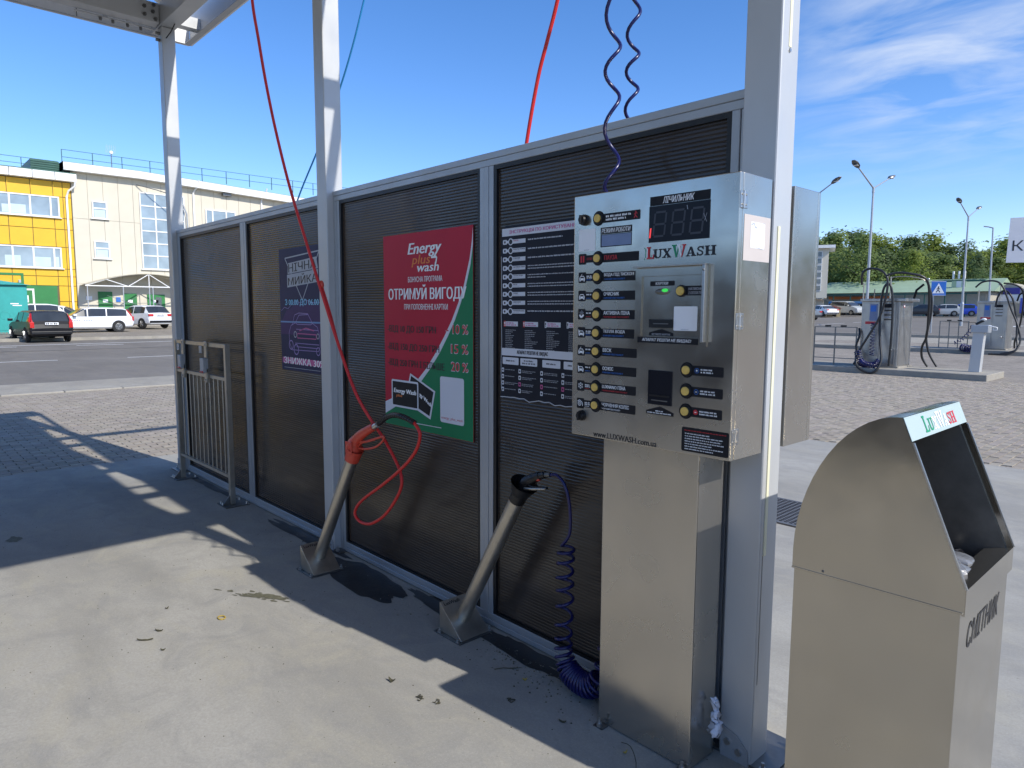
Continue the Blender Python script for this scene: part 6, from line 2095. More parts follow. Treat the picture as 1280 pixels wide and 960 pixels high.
c1 = car('estate_car', 'black estate car parked at the roadside with its tail towards the wash', 'paint_black', 4.55, 1.80, 1.47, 'wagon', (-40.95, 6.10, -0.11), math.pi + 0.07)
c2 = car('estate_car', 'white estate car with its side to the street, behind the black one', 'paint_white', 4.60, 1.80, 1.47, 'wagon', (-48.6, 9.75, -0.03), RAD(-88))
b = MB()
Pc = lambda u, v, l: (-u, -0.905 - l, v)
b.ring(lambda u, v, l: (u, 0.902 + l, v), 0.0, 0.0, 0.001, 0.002, 'grey_print')
o_ = MB()
Pl = lambda u, v, l: (u, 0.895 + l, v)
o_.ring(lambda u, v, l: (u, 0.905 + l, v), 1.28, 0.70, 0.075, 0.11, 'green_print')
rs = random.Random(2)
for k in range(9):
    u = 1.08 - k * 0.125
    if k == 4: continue
    o_.poly(lambda a, b2, l: (a, 0.905 + l, b2), [(u, 0.67), (u - .085, 0.67), (u - .085, .73), (u, .73)], 'grey_print', 0.002)
emblem = o_.build('door_emblem')
emblem.parent = c2
c3 = car('hatchback', 'white hatchback beyond the estate cars, tail towards the street', 'paint_white', 4.2, 1.78, 1.55, 'hatch', (-53.2, 13.9, 0.0), math.pi + 0.35)
c4 = car('hatchback', 'white car half hidden behind the black estate car', 'paint_white', 4.4, 1.8, 1.62, 'hatch', (-51.6, 6.9, 0.0), RAD(-85))
c5 = car('sedan', 'white car showing its windscreen behind the white estate car', 'paint_white', 4.4, 1.8, 1.52, 'sedan', (-53.0, 9.2, 0.0), RAD(70))

M['shed_roof'] = mat('pale_green_roof', (0.30, 0.40, 0.27), 0.6, 0, 0.1, (.5, .5, .5))
M['tan'] = mat('tan_wall_panel', (0.50, 0.42, 0.29), 0.8, 0, 0.1, (.5, .5, .5))
M['purple_sign'] = mat('violet_sign', (0.06, 0.05, 0.30), 0.5)
M['wood_sign'] = mat('pale_green_board', (0.42, 0.52, 0.33), 0.6, 0, 0.08)
M['banner_white'] = mat('grey_white_banner_cloth', (0.62, 0.63, 0.66), 0.6, 0, 0.04, (2, 2, 2), 4, 0.2)
M['dark_green_board'] = mat('dark_green_board', (0.035, 0.06, 0.05), 0.7, 0, 0.15)

# cars in the yard at the back right
def farcar(name, label, paint, L, H_, style, x, y, rz, plate=False):
    return car(name, label, paint, L, 1.8, H_, style, (x, y, 0.0), rz, None, plate)


farcar('sedan', 'dark grey car driving out beside the cream stair tower', 'paint_grey', 4.6, 1.46, 'sedan', -33.6, 72.5, RAD(165))
farcar('sedan', 'low white car standing behind the dark grey car', 'paint_white', 4.4, 1.40, 'sedan', -38.2, 89.0, RAD(150))
farcar('small_van', 'silver van parked left of the first steel vacuum station', 'paint_silver', 4.5, 1.85, 'van', -38.3, 97.4, RAD(-20))
farcar('sedan', 'nearly black car just right of the first steel vacuum station', 'paint_dark', 4.4, 1.5, 'hatch', -30.0, 99.4, RAD(190))
farcar('sedan', 'silver car parked left of the bright blue car', 'paint_silver', 4.4, 1.5, 'hatch', -27.9, 100.2, RAD(200))
farcar('sedan', 'bright blue car parked by the tan wall', 'paint_blue', 4.4, 1.5, 'hatch', -26.2, 101.2, RAD(195))
bs = thing('bus', 'dark blue bus behind the silver van at the back', 'bus', (-38.0, 103.5, gz(0, 103)))
MB().box((-43.0, 102.2, 1.35), (-33.5, 104.8, 3.0), 'paint_bus').build('body', bs, bevel=.12)
MB().box((-42.8, 102.17, 2.0), (-34.6, 102.19, 2.7), 'car_glass').build('window', bs)
MB().box((-34.3, 102.16, 1.5), (-33.6, 102.19, 2.9), 'cyan_print').build('door', bs)
for x in (-41, -35.5):
    MB().cone((x, 102.15, 1.5), (x, 102.5, 1.5), .45, .45, 'tyre', 16).build('wheel', bs)

# bin shelter
bsx = thing('bin_shelter', 'low brown bin shelter with red roof in the yard', 'shelter', (-38.0, 91.0, gz(0, 91)))
b = MB().box((-39.5, 90.4, gz(0, 91)), (-36.9, 91.6, gz(0, 91) + 1.05), 'seam')
b.build('wall', bsx)
MB().prism([(-39.9, 1.98), (-36.7, 1.98), (-37.6, 2.30), (-39.2, 2.30)], 'y', 90.2, 91.8, 'paint_maroon').build('roof', bsx)
for x in (-38.2, -37.3):
    MB().box((x, 90.33, gz(0, 91)), (x + .07, 90.39, gz(0, 91) + 1.04), 'cream').build('post', bsx)

# ============================================================ BUILDINGS AT THE BACK RIGHT
tw_ = thing('stair_tower_building', 'cream stair tower with six small double windows beyond the second cabinet', 'building', (-42, 95, 1.0))
ang = RAD(23)
TD = V((math.cos(ang), math.sin(ang), 0))          # along the front, which faces the camera
TN = V((math.sin(ang), -math.cos(ang), 0))
T0 = V((-45.8, 89.65, 0.9))


def TP(u, v, l):
    p = T0 + TD * u + TN * l
    return (p.x, p.y, p.z + v)


def obox(b, P, u0, v0, u1, v1, l0, l1, m):
    vs = [P(u, v, l) for l in (l0, l1) for u, v in ((u0, v0), (u1, v0), (u1, v1), (u0, v1))]
    return b.raw(vs, [(3, 2, 1, 0), (4, 5, 6, 7), (0, 1, 5, 4), (1, 2, 6, 5), (2, 3, 7, 6), (3, 0, 4, 7)], m)


WT = 7.25
obox(MB(), TP, 0, 2.45, WT, 8.9, -6, 0, 'cream').build('wall', tw_)
obox(MB(), TP, 0, 0, WT - 0.35, 2.449, -6, -0.02, 'cream').build('wall', tw_)
obox(MB(), TP, -0.2, 8.901, WT + 0.75, 9.28, -6.5, 0.6, 'offwhite').build('cornice', tw_)
for k in range(6):
    v = 3.35 + k * 0.88
    f = MB()
    obox(f, TP, 5.15, v, 6.5, v + 0.76, 0.001, 0.05, 'offwhite')
    w_ = f.build('window', tw_)
    for a in (5.25, 5.90):
        obox(MB(), TP, a, v + 0.08, a + 0.52, v + 0.70, 0.0505, 0.07, 'glass_dark').build('pane', w_)
f = MB()
obox(f, TP, 4.9, 0.0, 5.9, 2.0, -0.015, 0.03, 'green_metal')
f.build('door', tw_)
pr_ = MB()
for k in range(7):
    obox(pr_, TP, 4.0 + k * .55, 2.1 + .22 * math.sin(k / 6 * 3.14), 4.5 + k * .55, 2.2 + .22 * math.sin(k / 6 * 3.14), 0.02, 1.2, 'dark_steel')
pr_.build('awning', tw_)

sh = thing('long_shed', 'long low market shed with pale green roof behind the yard', 'building', (-34, 110, 1.0))
b = MB()
b.box((-46, 106, 0.8), (-24, 116, 4.25), 'seam_c')
b.build('wall', sh)
MB().raw([(-46.6, 105.0, 4.25), (-23.4, 105.0, 4.25), (-23.4, 111, 6.1), (-46.6, 111, 6.1), (-46.6, 117, 4.25), (-23.4, 117, 4.25)], [(0, 1, 2, 3), (3, 2, 5, 4), (0, 3, 4), (1, 5, 2)], 'shed_roof').build('roof', sh)
b = MB().box((-44.5, 105.9, 3.35), (-36.0, 105.99, 3.75), 'orange_print')
b.build('sign_band', sh)
b = MB()
for k in range(9):
    b.box((-45.5 + k * 2.4, 104.0, 0.9), (-45.38 + k * 2.4, 104.12, 3.9), 'green_roof')
b.box((-46, 104.0, 3.9), (-25, 104.1, 4.1), 'green_roof')
b.box((-45.9, 104.2, 3.91), (-36.2, 105.9, 3.95), 'pale_film')
b.build('awning', sh)

tn = thing('boundary_wall', 'tan boundary wall behind the parked blue car', 'wall', (-28, 108, 1.1))

w0 = MB().box((-36.0, 108, 1.0), (-33.04, 108.2, 3.02), 'tan').build('wall_panel', tn)
p0 = MB().box((-36.10, 107.9, 1.0), (-35.92, 108.3, 3.12), 'kerb').build('pier', tn)
for i in range(1, 9):
    for q in (w0, p0):
        o = q.copy(); col.objects.link(o); o.parent = tn; o.location = (3.0 * i, 0, 0)

dk = thing('dark_building', 'dark green low building with flat roof behind the crossing sign', 'building', (-28.6, 112, 1.2))
MB().box((-31.6, 110, 1.0), (-25.9, 116, 5.7), 'dark_green_board').build('wall', dk)
MB().box((-31.9, 109.7, 5.701), (-25.6, 116.2, 5.95), 'green_roof').build('roof', dk)
yb2 = thing('yard_board', 'pale green and white board on posts above the tan wall', 'board', (-28.0, 107.2, 3.0))
for a, c, m_ in ((-28.75, -28.2, 'wood_sign'), (-28.195, -27.6, 'offwhite'), (-27.595, -27.1, 'wood_sign')):
    MB().box((a, 107.0, 3.45), (c, 107.1, 5.7), m_).build('board_panel', yb2)
for x in (-28.6, -27.95, -27.3):
    MB().box((x - .06, 107.101, 1.1), (x + .06, 107.2, 5.6), 'dark_steel').build('post', yb2)
    MB().cone((x, 107.0, 6.0), (x, 107.0, 7.0), .13, .13, 'offwhite', 10).build('pipe', yb2)
hs = thing('house', 'small house with pale gable roof and violet board behind the second island', 'house', (-22.6, 112, 1.2))
MB().box((-25.4, 110, 1.0), (-20.2, 116, 3.9), 'offwhite').build('wall', hs)
MB().raw([(-25.8, 109.6, 3.9), (-19.8, 109.6, 3.9), (-22.8, 109.6, 5.4), (-25.8, 116.4, 3.9), (-19.8, 116.4, 3.9), (-22.8, 116.4, 5.4)], [(0, 1, 2), (3, 5, 4), (0, 2, 5, 3), (2, 1, 4, 5), (0, 3, 4, 1)], 'seam_c').build('roof', hs)
MB().box((-23.4, 109.4, 3.95), (-21.6, 109.55, 4.75), 'purple_sign').build('board', hs)
MB().box((-24.6, 109.3, 2.95), (-21.2, 109.5, 3.88), 'white').build('banner', hs)
bb2 = thing('blue_truck', 'blue and white box truck at the right edge of the yard', 'truck', (-17.5, 104, gz(0, 104)))
MB().box((-20.2, 102.8, 1.45), (-18.6, 105.2, 3.3), 'paint_blue').build('body', bb2, bevel=.06)
MB().box((-18.58, 102.8, 1.7), (-12.5, 105.2, 4.0), 'paint_white').build('cargo_box', bb2, bevel=.04)
for x in (-19.4, -14):
    MB().cone((x, 102.7, 1.45), (x, 103.1, 1.45), .42, .42, 'tyre', 16).build('wheel', bb2)
sd_ = blob('sand_heap', -19.2, 78, 3.0, 1.0, 0, 'parking', 'patch of tan sand beside the yard', z=gz(0, 78) - 0.10, seed=3)
sd_['category'] = 'sand'

# ============================================================ STREET LAMPS
def lamp(x, y, label, h=8.3, arm=2.3, rz=0.0):
    t = thing('street_lamp', label, 'street lamp', (0, 0, 0), 'double armed street lamps')
    b = MB()
    b.cone((0, 0, 0), (0, 0, 1.7), 0.135, 0.125, 'alu', 14)
    b.cone((0, 0, 1.7), (0, 0, 1.85), 0.125, 0.085, 'alu', 14)
    b.cone((0, 0, 1.85), (0, 0, h), 0.085, 0.055, 'alu', 14)
    b.cone((0, 0, h - 0.25), (0, 0, h + 0.05), 0.075, 0.07, 'alu', 12)
    b.build('pole', t)
    for s_ in (1, -1):
        e = V((0, s_ * arm, h + arm * 0.36))
        d_ = e.normalized()
        MB().tube([(0, 0, h), (0, s_ * arm * .5, h + arm * .18), tuple(e)], [0.045, 0.04, 0.035], 'alu', 10).build('arm', t)
        dd_ = (e - V((0, 0, h))).normalized()
        b = MB()
        A = e
        for k, (f, w_, hh) in enumerate(((0.0, 0.09, 0.09), (0.18, 0.17, 0.10), (0.45, 0.19, 0.09), (0.75, 0.10, 0.04))):
            c_ = A + dd_ * f
            rr = [(w_, 0), (w_ * .7, hh), (-w_ * .7, hh), (-w_, 0), (-w_ * .7, -hh * .5), (w_ * .7, -hh * .5)]
            b.v += [(c_.x + a_, c_.y, c_.z + q_) for a_, q_ in rr]
        fs = [(i * 6 + j, i * 6 + (j + 1) % 6, (i + 1) * 6 + (j + 1) % 6, (i + 1) * 6 + j) for i in range(3) for j in range(6)] + [(5, 4, 3, 2, 1, 0), (18, 19, 20, 21, 22, 23)]
        k = b.mi('dark_steel')
        b.f += fs
        b.m += [k] * len(fs)
        b.sm += [False] * len(fs)
        hd = b.build('lamp_head', t, bevel=0.01)
        c_ = A + dd_ * 0.32
        MB().box((c_.x - .12, c_.y - .2, c_.z - .065), (c_.x + .12, c_.y + .2, c_.z - .052), 'offwhite').build('lens', hd)
    t.location = (x, y, gz(x, y))
    t.rotation_euler = (0, 0, rz)
    return t


l0 = lamp(-15.55, 42.2, 'nearest double street lamp, rising behind the first steel vacuum station')
dup(l0, (-15.9, 62.2, gz(0, 62)), 0.0, 'double street lamp at the right, beyond the crossing sign')
dup(l0, (-20.6, 44.9, gz(0, 44)), RAD(62), 'double street lamp mostly hidden behind the second cabinet')
dup(l0, (-27.0, 27.3, gz(0, 27)), RAD(15), 'double street lamp hidden behind the wall, one head showing over the wall top')
sl_ = thing('street_lamp', 'thin single arm lamp leaning slightly behind the second double lamp', 'street lamp', (-16.6, 73.1, gz(0, 73)))
MB().cone((-16.6, 73.1, 0.6), (-16.75, 73.1, 9.0), .09, .06, 'alu', 10).build('pole', sl_)
MB().tube([(-16.75, 73.1, 8.95), (-17.1, 73.1, 9.08), (-17.45, 73.0, 9.15)], .05, 'alu', 8).build('arm', sl_)

# crossing sign
cs = thing('crossing_sign', 'square blue pedestrian crossing sign on a thin pole', 'sign', (-13.85, 48.0, gz(0, 48)))
k_ = 48.0 / 23.08
sy = 47.9
MB().cone((-13.85, 48.0, 0.3), (-13.85, 48.0, 2.75), .045, .045, 'alu', 10).build('pole', cs)
Ps = lambda u, v, l: (-13.55 + u * 0.85 - 0.0, sy + u * 0.35 - l, 3.02 + v)
b = MB()
vs = [Ps(u, v, l) for l in (-.03, 0) for u, v in ((-.42, -.44), (.42, -.44), (.42, .44), (-.42, .44))]
b.raw(vs, [(3, 2, 1, 0), (4, 5, 6, 7), (0, 1, 5, 4), (1, 2, 6, 5), (2, 3, 7, 6), (3, 0, 4, 7)], 'blue_print')
b.build('plate', cs)
b = MB()
b.poly(Ps, [(-.40, -.42), (.40, -.42), (.40, -.40), (-.40, -.40)], 'white', .004)
b.poly(Ps, [(-.40, .40), (.40, .40), (.40, .42), (-.40, .42)], 'white', .004)
b.poly(Ps, [(-.34, -.30), (.34, -.30), (0, .32)], 'white', .006)
b.disc(Ps, 0.0, 0.08, 0.045, 'black_print', .010, 10)
b.line(Ps, [(-.01, 0.04), (-.02, -.08), (-.12, -.24)], 0.05, 'black_print', .010)
b.line(Ps, [(-.02, -.08), (.10, -.24)], 0.05, 'black_print', .0102)
b.line(Ps, [(-.12, -.05), (0.0, 0.02), (.10, -.06)], 0.035, 'black_print', .0104)
b.build('pictogram', cs)

# advertising banner at the right edge
ad = thing('banner', 'white banner with a dark letter K on a pole at the right edge', 'banner', (-5.2, 31.0, 0.1))
Pa = lambda u, v, l: (-6.62 + u * 0.93 + l * .37, 31.0 + u * 0.37 - l * .93, 3.42 + v)
b = MB()
vs = [Pa(u, v, l) for l in (-.03, 0) for u, v in ((0, 0), (1.9, -.02), (1.92, 1.64), (0.04, 1.62))]
b.raw(vs, [(3, 2, 1, 0), (4, 5, 6, 7), (0, 1, 5, 4), (1, 2, 6, 5), (2, 3, 7, 6), (3, 0, 4, 7)], 'banner_white')
b.text(Pa, 'К.', 0.16, 0.42, 0.62, 0.80, 'black_print', 0.004, bold=0.0)
b.build('cloth', ad)
MB().cone((-4.72, 31.75, 0.1), (-4.72, 31.75, 5.3), .05, .05, 'alu', 10).build('pole', ad)

# ============================================================ ISLANDS WITH VACUUM STATIONS
def island(name, x0, x1, y0, y1):
    b = MB()
    z = gz(0, y0)
    b.box((x0, y0, z - 0.05), (x1, y1, z + 0.14), 'kerb')
    return b.build(name, kind='structure', bevel=0.012, seg=1)


island('kerb_island', -16, -4.24, 18.95, 20.55)
island('kerb_island', -16, 4, 29.75, 31.35)


def station(label, dy=0.0):
    t = thing('vacuum_station', label, 'vacuum station', (-6.8, 20.2, 0.15), 'steel vacuum stations on the kerb islands')
    x0, x1, y0, y1, z0, z1 = -7.27, -6.34, 19.42, 20.40, 0.18, 1.86
    MB().box((x0 - 0.03, y0 - 0.03, 0.1405), (x1 + 0.04, y1 + 0.03, 0.1795), 'kerb').build('plinth', t)
    MB().box((x0, y0, z0), (x1, y1, z1), 'steel_grey').build('housing', t, bevel=0.008)
    MB().box((x0 - 0.04, y0 - 0.05, z1 + 0.0005), (x1 + 0.14, y1 + 0.04, z1 + 0.075), 'steel_grey').build('lid', t, bevel=0.012)
    MB().box((x1 + 0.0005, y0 + 0.06, 1.34), (x1 + 0.004, y1 - 0.04, 1.83), 'steel_grey').build('side_panel', t)
    MB().box((x1 + 0.0005, y0 + 0.06, 0.22), (x1 + 0.004, y1 - 0.04, 1.32), 'steel_grey').build('side_panel', t)
    P = front(0, 0, y0)
    b = MB()
    b.box((-7.20, y0 - 0.02, 0.24), (-6.80, y0 - 0.0005, 1.82), 'steel_grey').box((-6.76, y0 - 0.012, 0.24), (-6.40, y0 - 0.0005, 1.82), 'steel_grey')
    b.build('door', t, bevel=0.004, seg=1)
    b = MB()
    P2 = front(0, 0, y0 - 0.021)
    b.rect(P2, -7.06, 1.36, -6.86, 1.80, 'lcd', 0.001)
    b.rect(P2, -7.04, 1.60, -6.90, 1.76, 'blue_print', 0.003)
    b.rect(P2, -7.16, 1.27, -6.84, 1.34, 'red_print', 0.001)
    b.rect(P2, -6.70, 1.70, -6.48, 1.80, 'screen', 0.003)
    for k in range(5):
        b.rect(P2, -6.70, 1.62 - k * 0.06, -6.48, 1.645 - k * 0.06, 'grey_print' if k % 2 else 'label', 0.002)
    b.build('control_panel', t)
    MB().disc(sideX(0, 0, x1 + 0.005), y0 + 0.30, 1.75, 0.05, 'red_print', 0.002).disc(sideX(0, 0, x1 + 0.005), y0 + 0.30, 1.75, 0.035, 'white', 0.004).build('round_sticker', t)
    for x, y, h in ((-7.30, 19.55, 2.36), (-6.62, 19.50, 2.50), (-5.80, 20.2, 2.2)):
        if x < -6:
            MB().cone((x, y, 0.15 if x < -7 else z1 + .08), (x, y, h), 0.022, 0.018, 'steel_tube', 8).build('hose_pole', t)
    b = MB()
    b.tube(smooth_path([(-6.62, 19.5, 2.48), (-6.3, 19.6, 2.50), (-5.95, 19.75, 2.42), (-5.84, 19.85, 2.25)], 4), 0.012, 'steel_tube', 6)
    for z in (1.95, 2.15):
        b.cone((-7.15, 19.9, 1.94), (-7.15, 19.9, 2.2), .015, .015, 'steel_tube', 6)
        b.tube([(-6.15, 19.8, 1.93), (-6.10, 19.8, 2.15), (-5.95, 19.85, 2.30)], .03, 'black', 8)
    b.build('hose_bracket', t)
    # straps and fittings
    for c_ in ((-6.62, 19.30, 2.53), (-5.84, 19.8, 2.42), (-6.46, 19.3, 0.62)):
        MB().sphere(c_, 0.035, 'bolt', 8, 6).build('fitting', t)
    H = lambda pts, lb, r=0.024: hz.append((pts, lb, r))
    return t


hz = []
A1 = [(-7.26, 19.30, 2.30), (-7.24, 19.25, 2.6), (-7.08, 19.25, 2.71), (-6.82, 19.25, 2.67), (-6.65, 19.25, 2.51), (-6.6, 19.22, 2.27), (-6.63, 19.2, 1.9), (-6.75, 19.18, 1.42), (-7.01, 19.15, 0.89), (-7.18, 19.12, 0.53), (-7.14, 18.92, 0.20), (-6.86, 18.88, 0.03), (-6.66, 18.90, 0.08), (-6.59, 19.05, 0.35), (-6.68, 19.17, 0.8), (-6.74, 19.24, 1.24), (-6.74, 19.25, 1.9), (-6.68, 19.25, 2.24), (-6.57, 19.25, 2.30), (-6.49, 19.25, 2.07), (-6.45, 19.25, 1.49), (-6.45, 19.25, 0.7), (-6.47, 19.25, 0.20)]
A2 = [(-6.62, 19.25, 2.54), (-6.4, 19.36, 2.59), (-6.12, 19.46, 2.55), (-5.91, 19.57, 2.48), (-5.81, 19.67, 2.33), (-5.79, 19.77, 2.0), (-5.81, 19.88, 1.56), (-5.85, 19.98, 0.98), (-5.97, 20.09, 0.69), (-5.99, 20.2, 0.41), (-5.86, 20.25, 0.17)]
A3 = [(-6.00, 20.3, 2.35), (-5.90, 20.32, 2.01), (-5.88, 20.33, 1.59), (-5.94, 20.35, 1.18), (-5.97, 20.37, 0.9), (-5.88, 20.38, 0.51), (-5.69, 20.4, 0.17)]
v1 = station('first steel vacuum station, left of the crossing sign, on the nearer kerb island')
for p_, lb in ((A1, 'looped black suction hose hanging before the nearer vacuum station'), (A2, 'black suction hose arching right of the nearer vacuum station'), (A3, 'second black suction hose right of the nearer vacuum station, ending on the kerb')):
    hose('suction_hose', lb, p_, 0.030, 'black_hose', 8, 'black suction hoses of the vacuum stations')
hx = helix([(-6.93, 19.30, 1.30), (-6.92, 19.28, 0.9), (-6.90, 19.25, 0.45)], 0.05, [6, 6], 'navy_hose', .007)
b = MB().tube(hx, 0.010, 'navy_hose', 6)
hx = helix([(-7.20, 19.1, 0.55), (-7.10, 19.05, 0.30), (-6.95, 19.02, 0.22), (-6.75, 19.05, 0.22), (-6.65, 19.1, 0.35)], 0.08, [5, 6, 6, 4], 'navy_hose', .01)
b.tube(hx, 0.012, 'navy_hose', 6)
tag(b.build('coiled_hose'), 'bunched dark blue air hose at the foot of the nearer vacuum station', 'hose')
b = MB().tube(smooth_path([(-7.30, 19.4, 1.15), (-7.25, 19.3, 0.95), (-7.30, 19.25, 0.7), (-7.22, 19.2, 0.45), (-7.28, 19.1, 0.2)], 4), 0.03, 'black', 8)
tag(b.build('air_gun'), 'black air gun hanging at the left edge of the nearer vacuum station', 'air gun')

dy = 11.05
v2 = dup(v1, (-6.8, 20.2 + dy, 0.15 + gz(0, 30)), 0.0, 'second steel vacuum station on the far kerb island at the right edge')
B1 = [(-7.28, 30.0, 2.50), (-7.09, 30.0, 2.68), (-6.82, 30.0, 2.73), (-6.58, 30.0, 2.67), (-6.41, 30.0, 2.45), (-6.29, 30.0, 2.14), (-6.13, 30.0, 1.68), (-5.98, 30.0, 1.33), (-5.82, 29.9, 0.91), (-5.76, 29.8, 0.53), (-5.84, 29.6, 0.25), (-6.05, 29.5, 0.12), (-6.31, 29.45, 0.10), (-6.60, 29.4, 0.10)]
B2 = [(-6.42, 30.0, 2.63), (-6.18, 30.13, 2.6), (-5.98, 30.25, 2.49), (-5.89, 30.38, 2.26), (-5.89, 30.5, 1.87), (-5.94, 30.62, 1.37), (-6.03, 30.75, 0.85), (-6.13, 30.88, 0.53), (-6.15, 31.0, 0.28)]
B3 = [(-6.66, 30.2, 1.78), (-6.62, 30.2, 2.11), (-6.51, 30.2, 2.34), (-6.34, 30.2, 2.34), (-6.17, 30.2, 2.1), (-6.08, 30.2, 1.76), (-5.98, 30.2, 1.22), (-5.93, 30.1, 0.71), (-5.85, 29.9, 0.33), (-5.96, 29.7, 0.20), (-6.28, 29.6, 0.12)]
for p_, lb in ((B1, 'black suction hose arching over the far vacuum station down to the ground'), (B2, 'black suction hose at the right of the far vacuum station'), (B3, 'black suction hose looping from the top of the far vacuum station')):
    hose('suction_hose', lb, p_, 0.032, 'black_hose', 8, 'black suction hoses of the vacuum stations')
b = MB()
hx = helix([(-7.75, 29.65, 0.45), (-7.5, 29.7, 0.6), (-7.35, 29.9, 0.85), (-7.3, 30.1, 1.1)], 0.06, [3, 3, 2], 'navy_hose', .01)
b.tube(hx, 0.014, 'navy_hose', 6)
hx = helix([(-7.5, 29.7, 0.30), (-7.25, 29.6, 0.25), (-7.0, 29.7, 0.35), (-7.05, 29.9, 0.6)], 0.12, [5, 5, 4], 'navy_hose', .01)
b.tube(hx, 0.02, 'navy_hose', 6)
tag(b.build('coiled_hose'), 'bunched dark blue air hose at the foot of the far vacuum station', 'hose')


def rack(label, x0, x1, y, z, n):
    t = thing('mat_rack', label, 'rack', ((x0 + x1) / 2, y, z), 'open mat racks on the kerb islands')
    for i in range(n):
        x = x0 + (x1 - x0) * i / (n - 1)
        MB().box((x - 0.014, y - 0.014, z), (x + 0.014, y + 0.014, z + 1.02), 'dark_steel').build('post', t)
    for h in (1.02, 0.17):
        MB().box((x0 - 0.014, y - 0.012, z + h), (x1 + 0.014, y + 0.012, z + h + 0.022), 'dark_steel').build('rail', t)
    for f in (0.33, 0.70):
        x = x0 + (x1 - x0) * f
        MB().box((x - 0.08, y - 0.03, z + 1.043), (x + 0.06, y + 0.03, z + 1.085), 'black').build('clip', t)


rack('open steel mat rack left of the nearer vacuum station', -8.53, -7.40, 19.50, 0.141, 3)
rack('open steel mat rack left of the far vacuum station', -8.52, -7.56, 30.6, 0.141 + gz(0, 30), 4)

# little gun post at the end of the nearer island
gp = thing('gun_post', 'short square steel post with grey head on the end of the nearer kerb island', 'post', (-4.66, 19.8, 0.14))
MB().raw([(-4.80, 19.68, 0.141), (-4.57, 19.68, 0.141), (-4.57, 19.90, 0.141), (-4.80, 19.90, 0.141), (-4.76, 19.68, 1.10), (-4.53, 19.68, 1.10), (-4.53, 19.90, 1.10), (-4.76, 19.90, 1.10)],
         [(3, 2, 1, 0), (4, 5, 6, 7), (0, 1, 5, 4), (1, 2, 6, 5), (2, 3, 7, 6), (3, 0, 4, 7)], 'galv').build('column', gp, bevel=.004)
MB().box((-4.80, 19.64, 1.101), (-4.44, 19.95, 1.285), 'alu').build('head', gp, bevel=.01)
ag = thing('air_gun', 'white and black air gun lying on the grey head of the short post', 'air gun', (-4.6, 19.8, 1.29))
MB().tube([(-4.74, 19.8, 1.30), (-4.66, 19.8, 1.35), (-4.58, 19.8, 1.40)], [.03, .03, .035], 'black', 8).build('grip', ag)
MB().sphere((-4.58, 19.8, 1.42), (.06, .04, .035), 'offwhite', 10, 6).build('nozzle', ag)
b = MB()
b.tube([(-4.46, 19.72, 1.27), (-4.36, 19.72, 1.25), (-4.28, 19.72, 1.23), (-4.28, 19.72, 1.17), (-4.36, 19.72, 1.17), (-4.36, 19.72, 1.21)], .014, 'offwhite', 6)
b.build('bracket', gp)

# ============================================================ TREES
M['leaf_a'] = mat('foliage_green', (0.145, 0.19, 0.06), 0.75, 0, 0.25, (0.35, 0.35, 0.35), 3)
M['leaf_b'] = mat('foliage_dark', (0.095, 0.135, 0.052), 0.75, 0, 0.25, (0.35, 0.35, 0.35), 3)
M['leaf_c'] = mat('foliage_light', (0.17, 0.21, 0.040), 0.75, 0, 0.2, (0.35, 0.35, 0.35), 3)
for k_ in ('leaf_a', 'leaf_b', 'leaf_c'):         # leaves let some light through
    t_ = M[k_].node_tree
    pb = t_.nodes['Principled BSDF']
    tl = t_.nodes.new('ShaderNodeBsdfTranslucent')
    tl.inputs[0].default_value = tuple(min(1, 2.2 * q) for q in pb.inputs['Base Color'].default_value[:3]) + (1,)
    ms = t_.nodes.new('ShaderNodeMixShader')
    ms.inputs[0].default_value = 0.45
    t_.links.new(pb.outputs[0], ms.inputs[1])
    t_.links.new(tl.outputs[0], ms.inputs[2])
    t_.links.new(ms.outputs[0], [n for n in t_.nodes if n.type == 'OUTPUT_MATERIAL'][0].inputs[0])
M['bark'] = mat('bark', (0.10, 0.08, 0.06), 0.9, 0, 0.2)


def crown_mesh(name, seed, leaf, H_=11.0, Rr=3.6, nclump=70, per=60, size=0.36):
    rs = random.Random(seed)
    vs, fs = [], []
    for c in range(nclump):
        # clumps spread through an uneven egg-shaped volume
        t = rs.random()
        zz = H_ * (0.16 + 0.84 * t)
        rad = Rr * (math.sin(min(1, (t * 1.05 + .12)) * math.pi) ** 0.6) * rs.uniform(0.25, 1.05)
        a = rs.uniform(0, 6.283)
        cc = V((rad * math.cos(a), rad * math.sin(a), zz + rs.uniform(-.5, .5)))
        cr = rs.uniform(0.55, 1.25)
        for k in range(per):
            d = V((rs.gauss(0, 1), rs.gauss(0, 1), rs.gauss(0, .8)))
            p = cc + d * cr * 0.55
            n_ = (d + V((0, 0, .7)) + V((rs.uniform(-1, 1), rs.uniform(-1, 1), rs.uniform(-1, 1)))).normalized()
            u = n_.orthogonal().normalized()
            w_ = n_.cross(u)
            q = rs.uniform(0, 6.28)
            u, w_ = u * math.cos(q) + w_ * math.sin(q), w_ * math.cos(q) - u * math.sin(q)
            s_ = size * rs.uniform(.5, 1.2)
            i = len(vs)
            vs += [p - u * s_ * .5, p + w_ * s_ * .32, p + u * s_ * .5, p - w_ * s_ * .32]
            fs.append((i, i + 1, i + 2, i + 3))
    me = bpy.data.meshes.new(name)
    me.from_pydata([tuple(v) for v in vs], [], fs)
    me.materials.append(M[leaf])
    me.update()
    return me


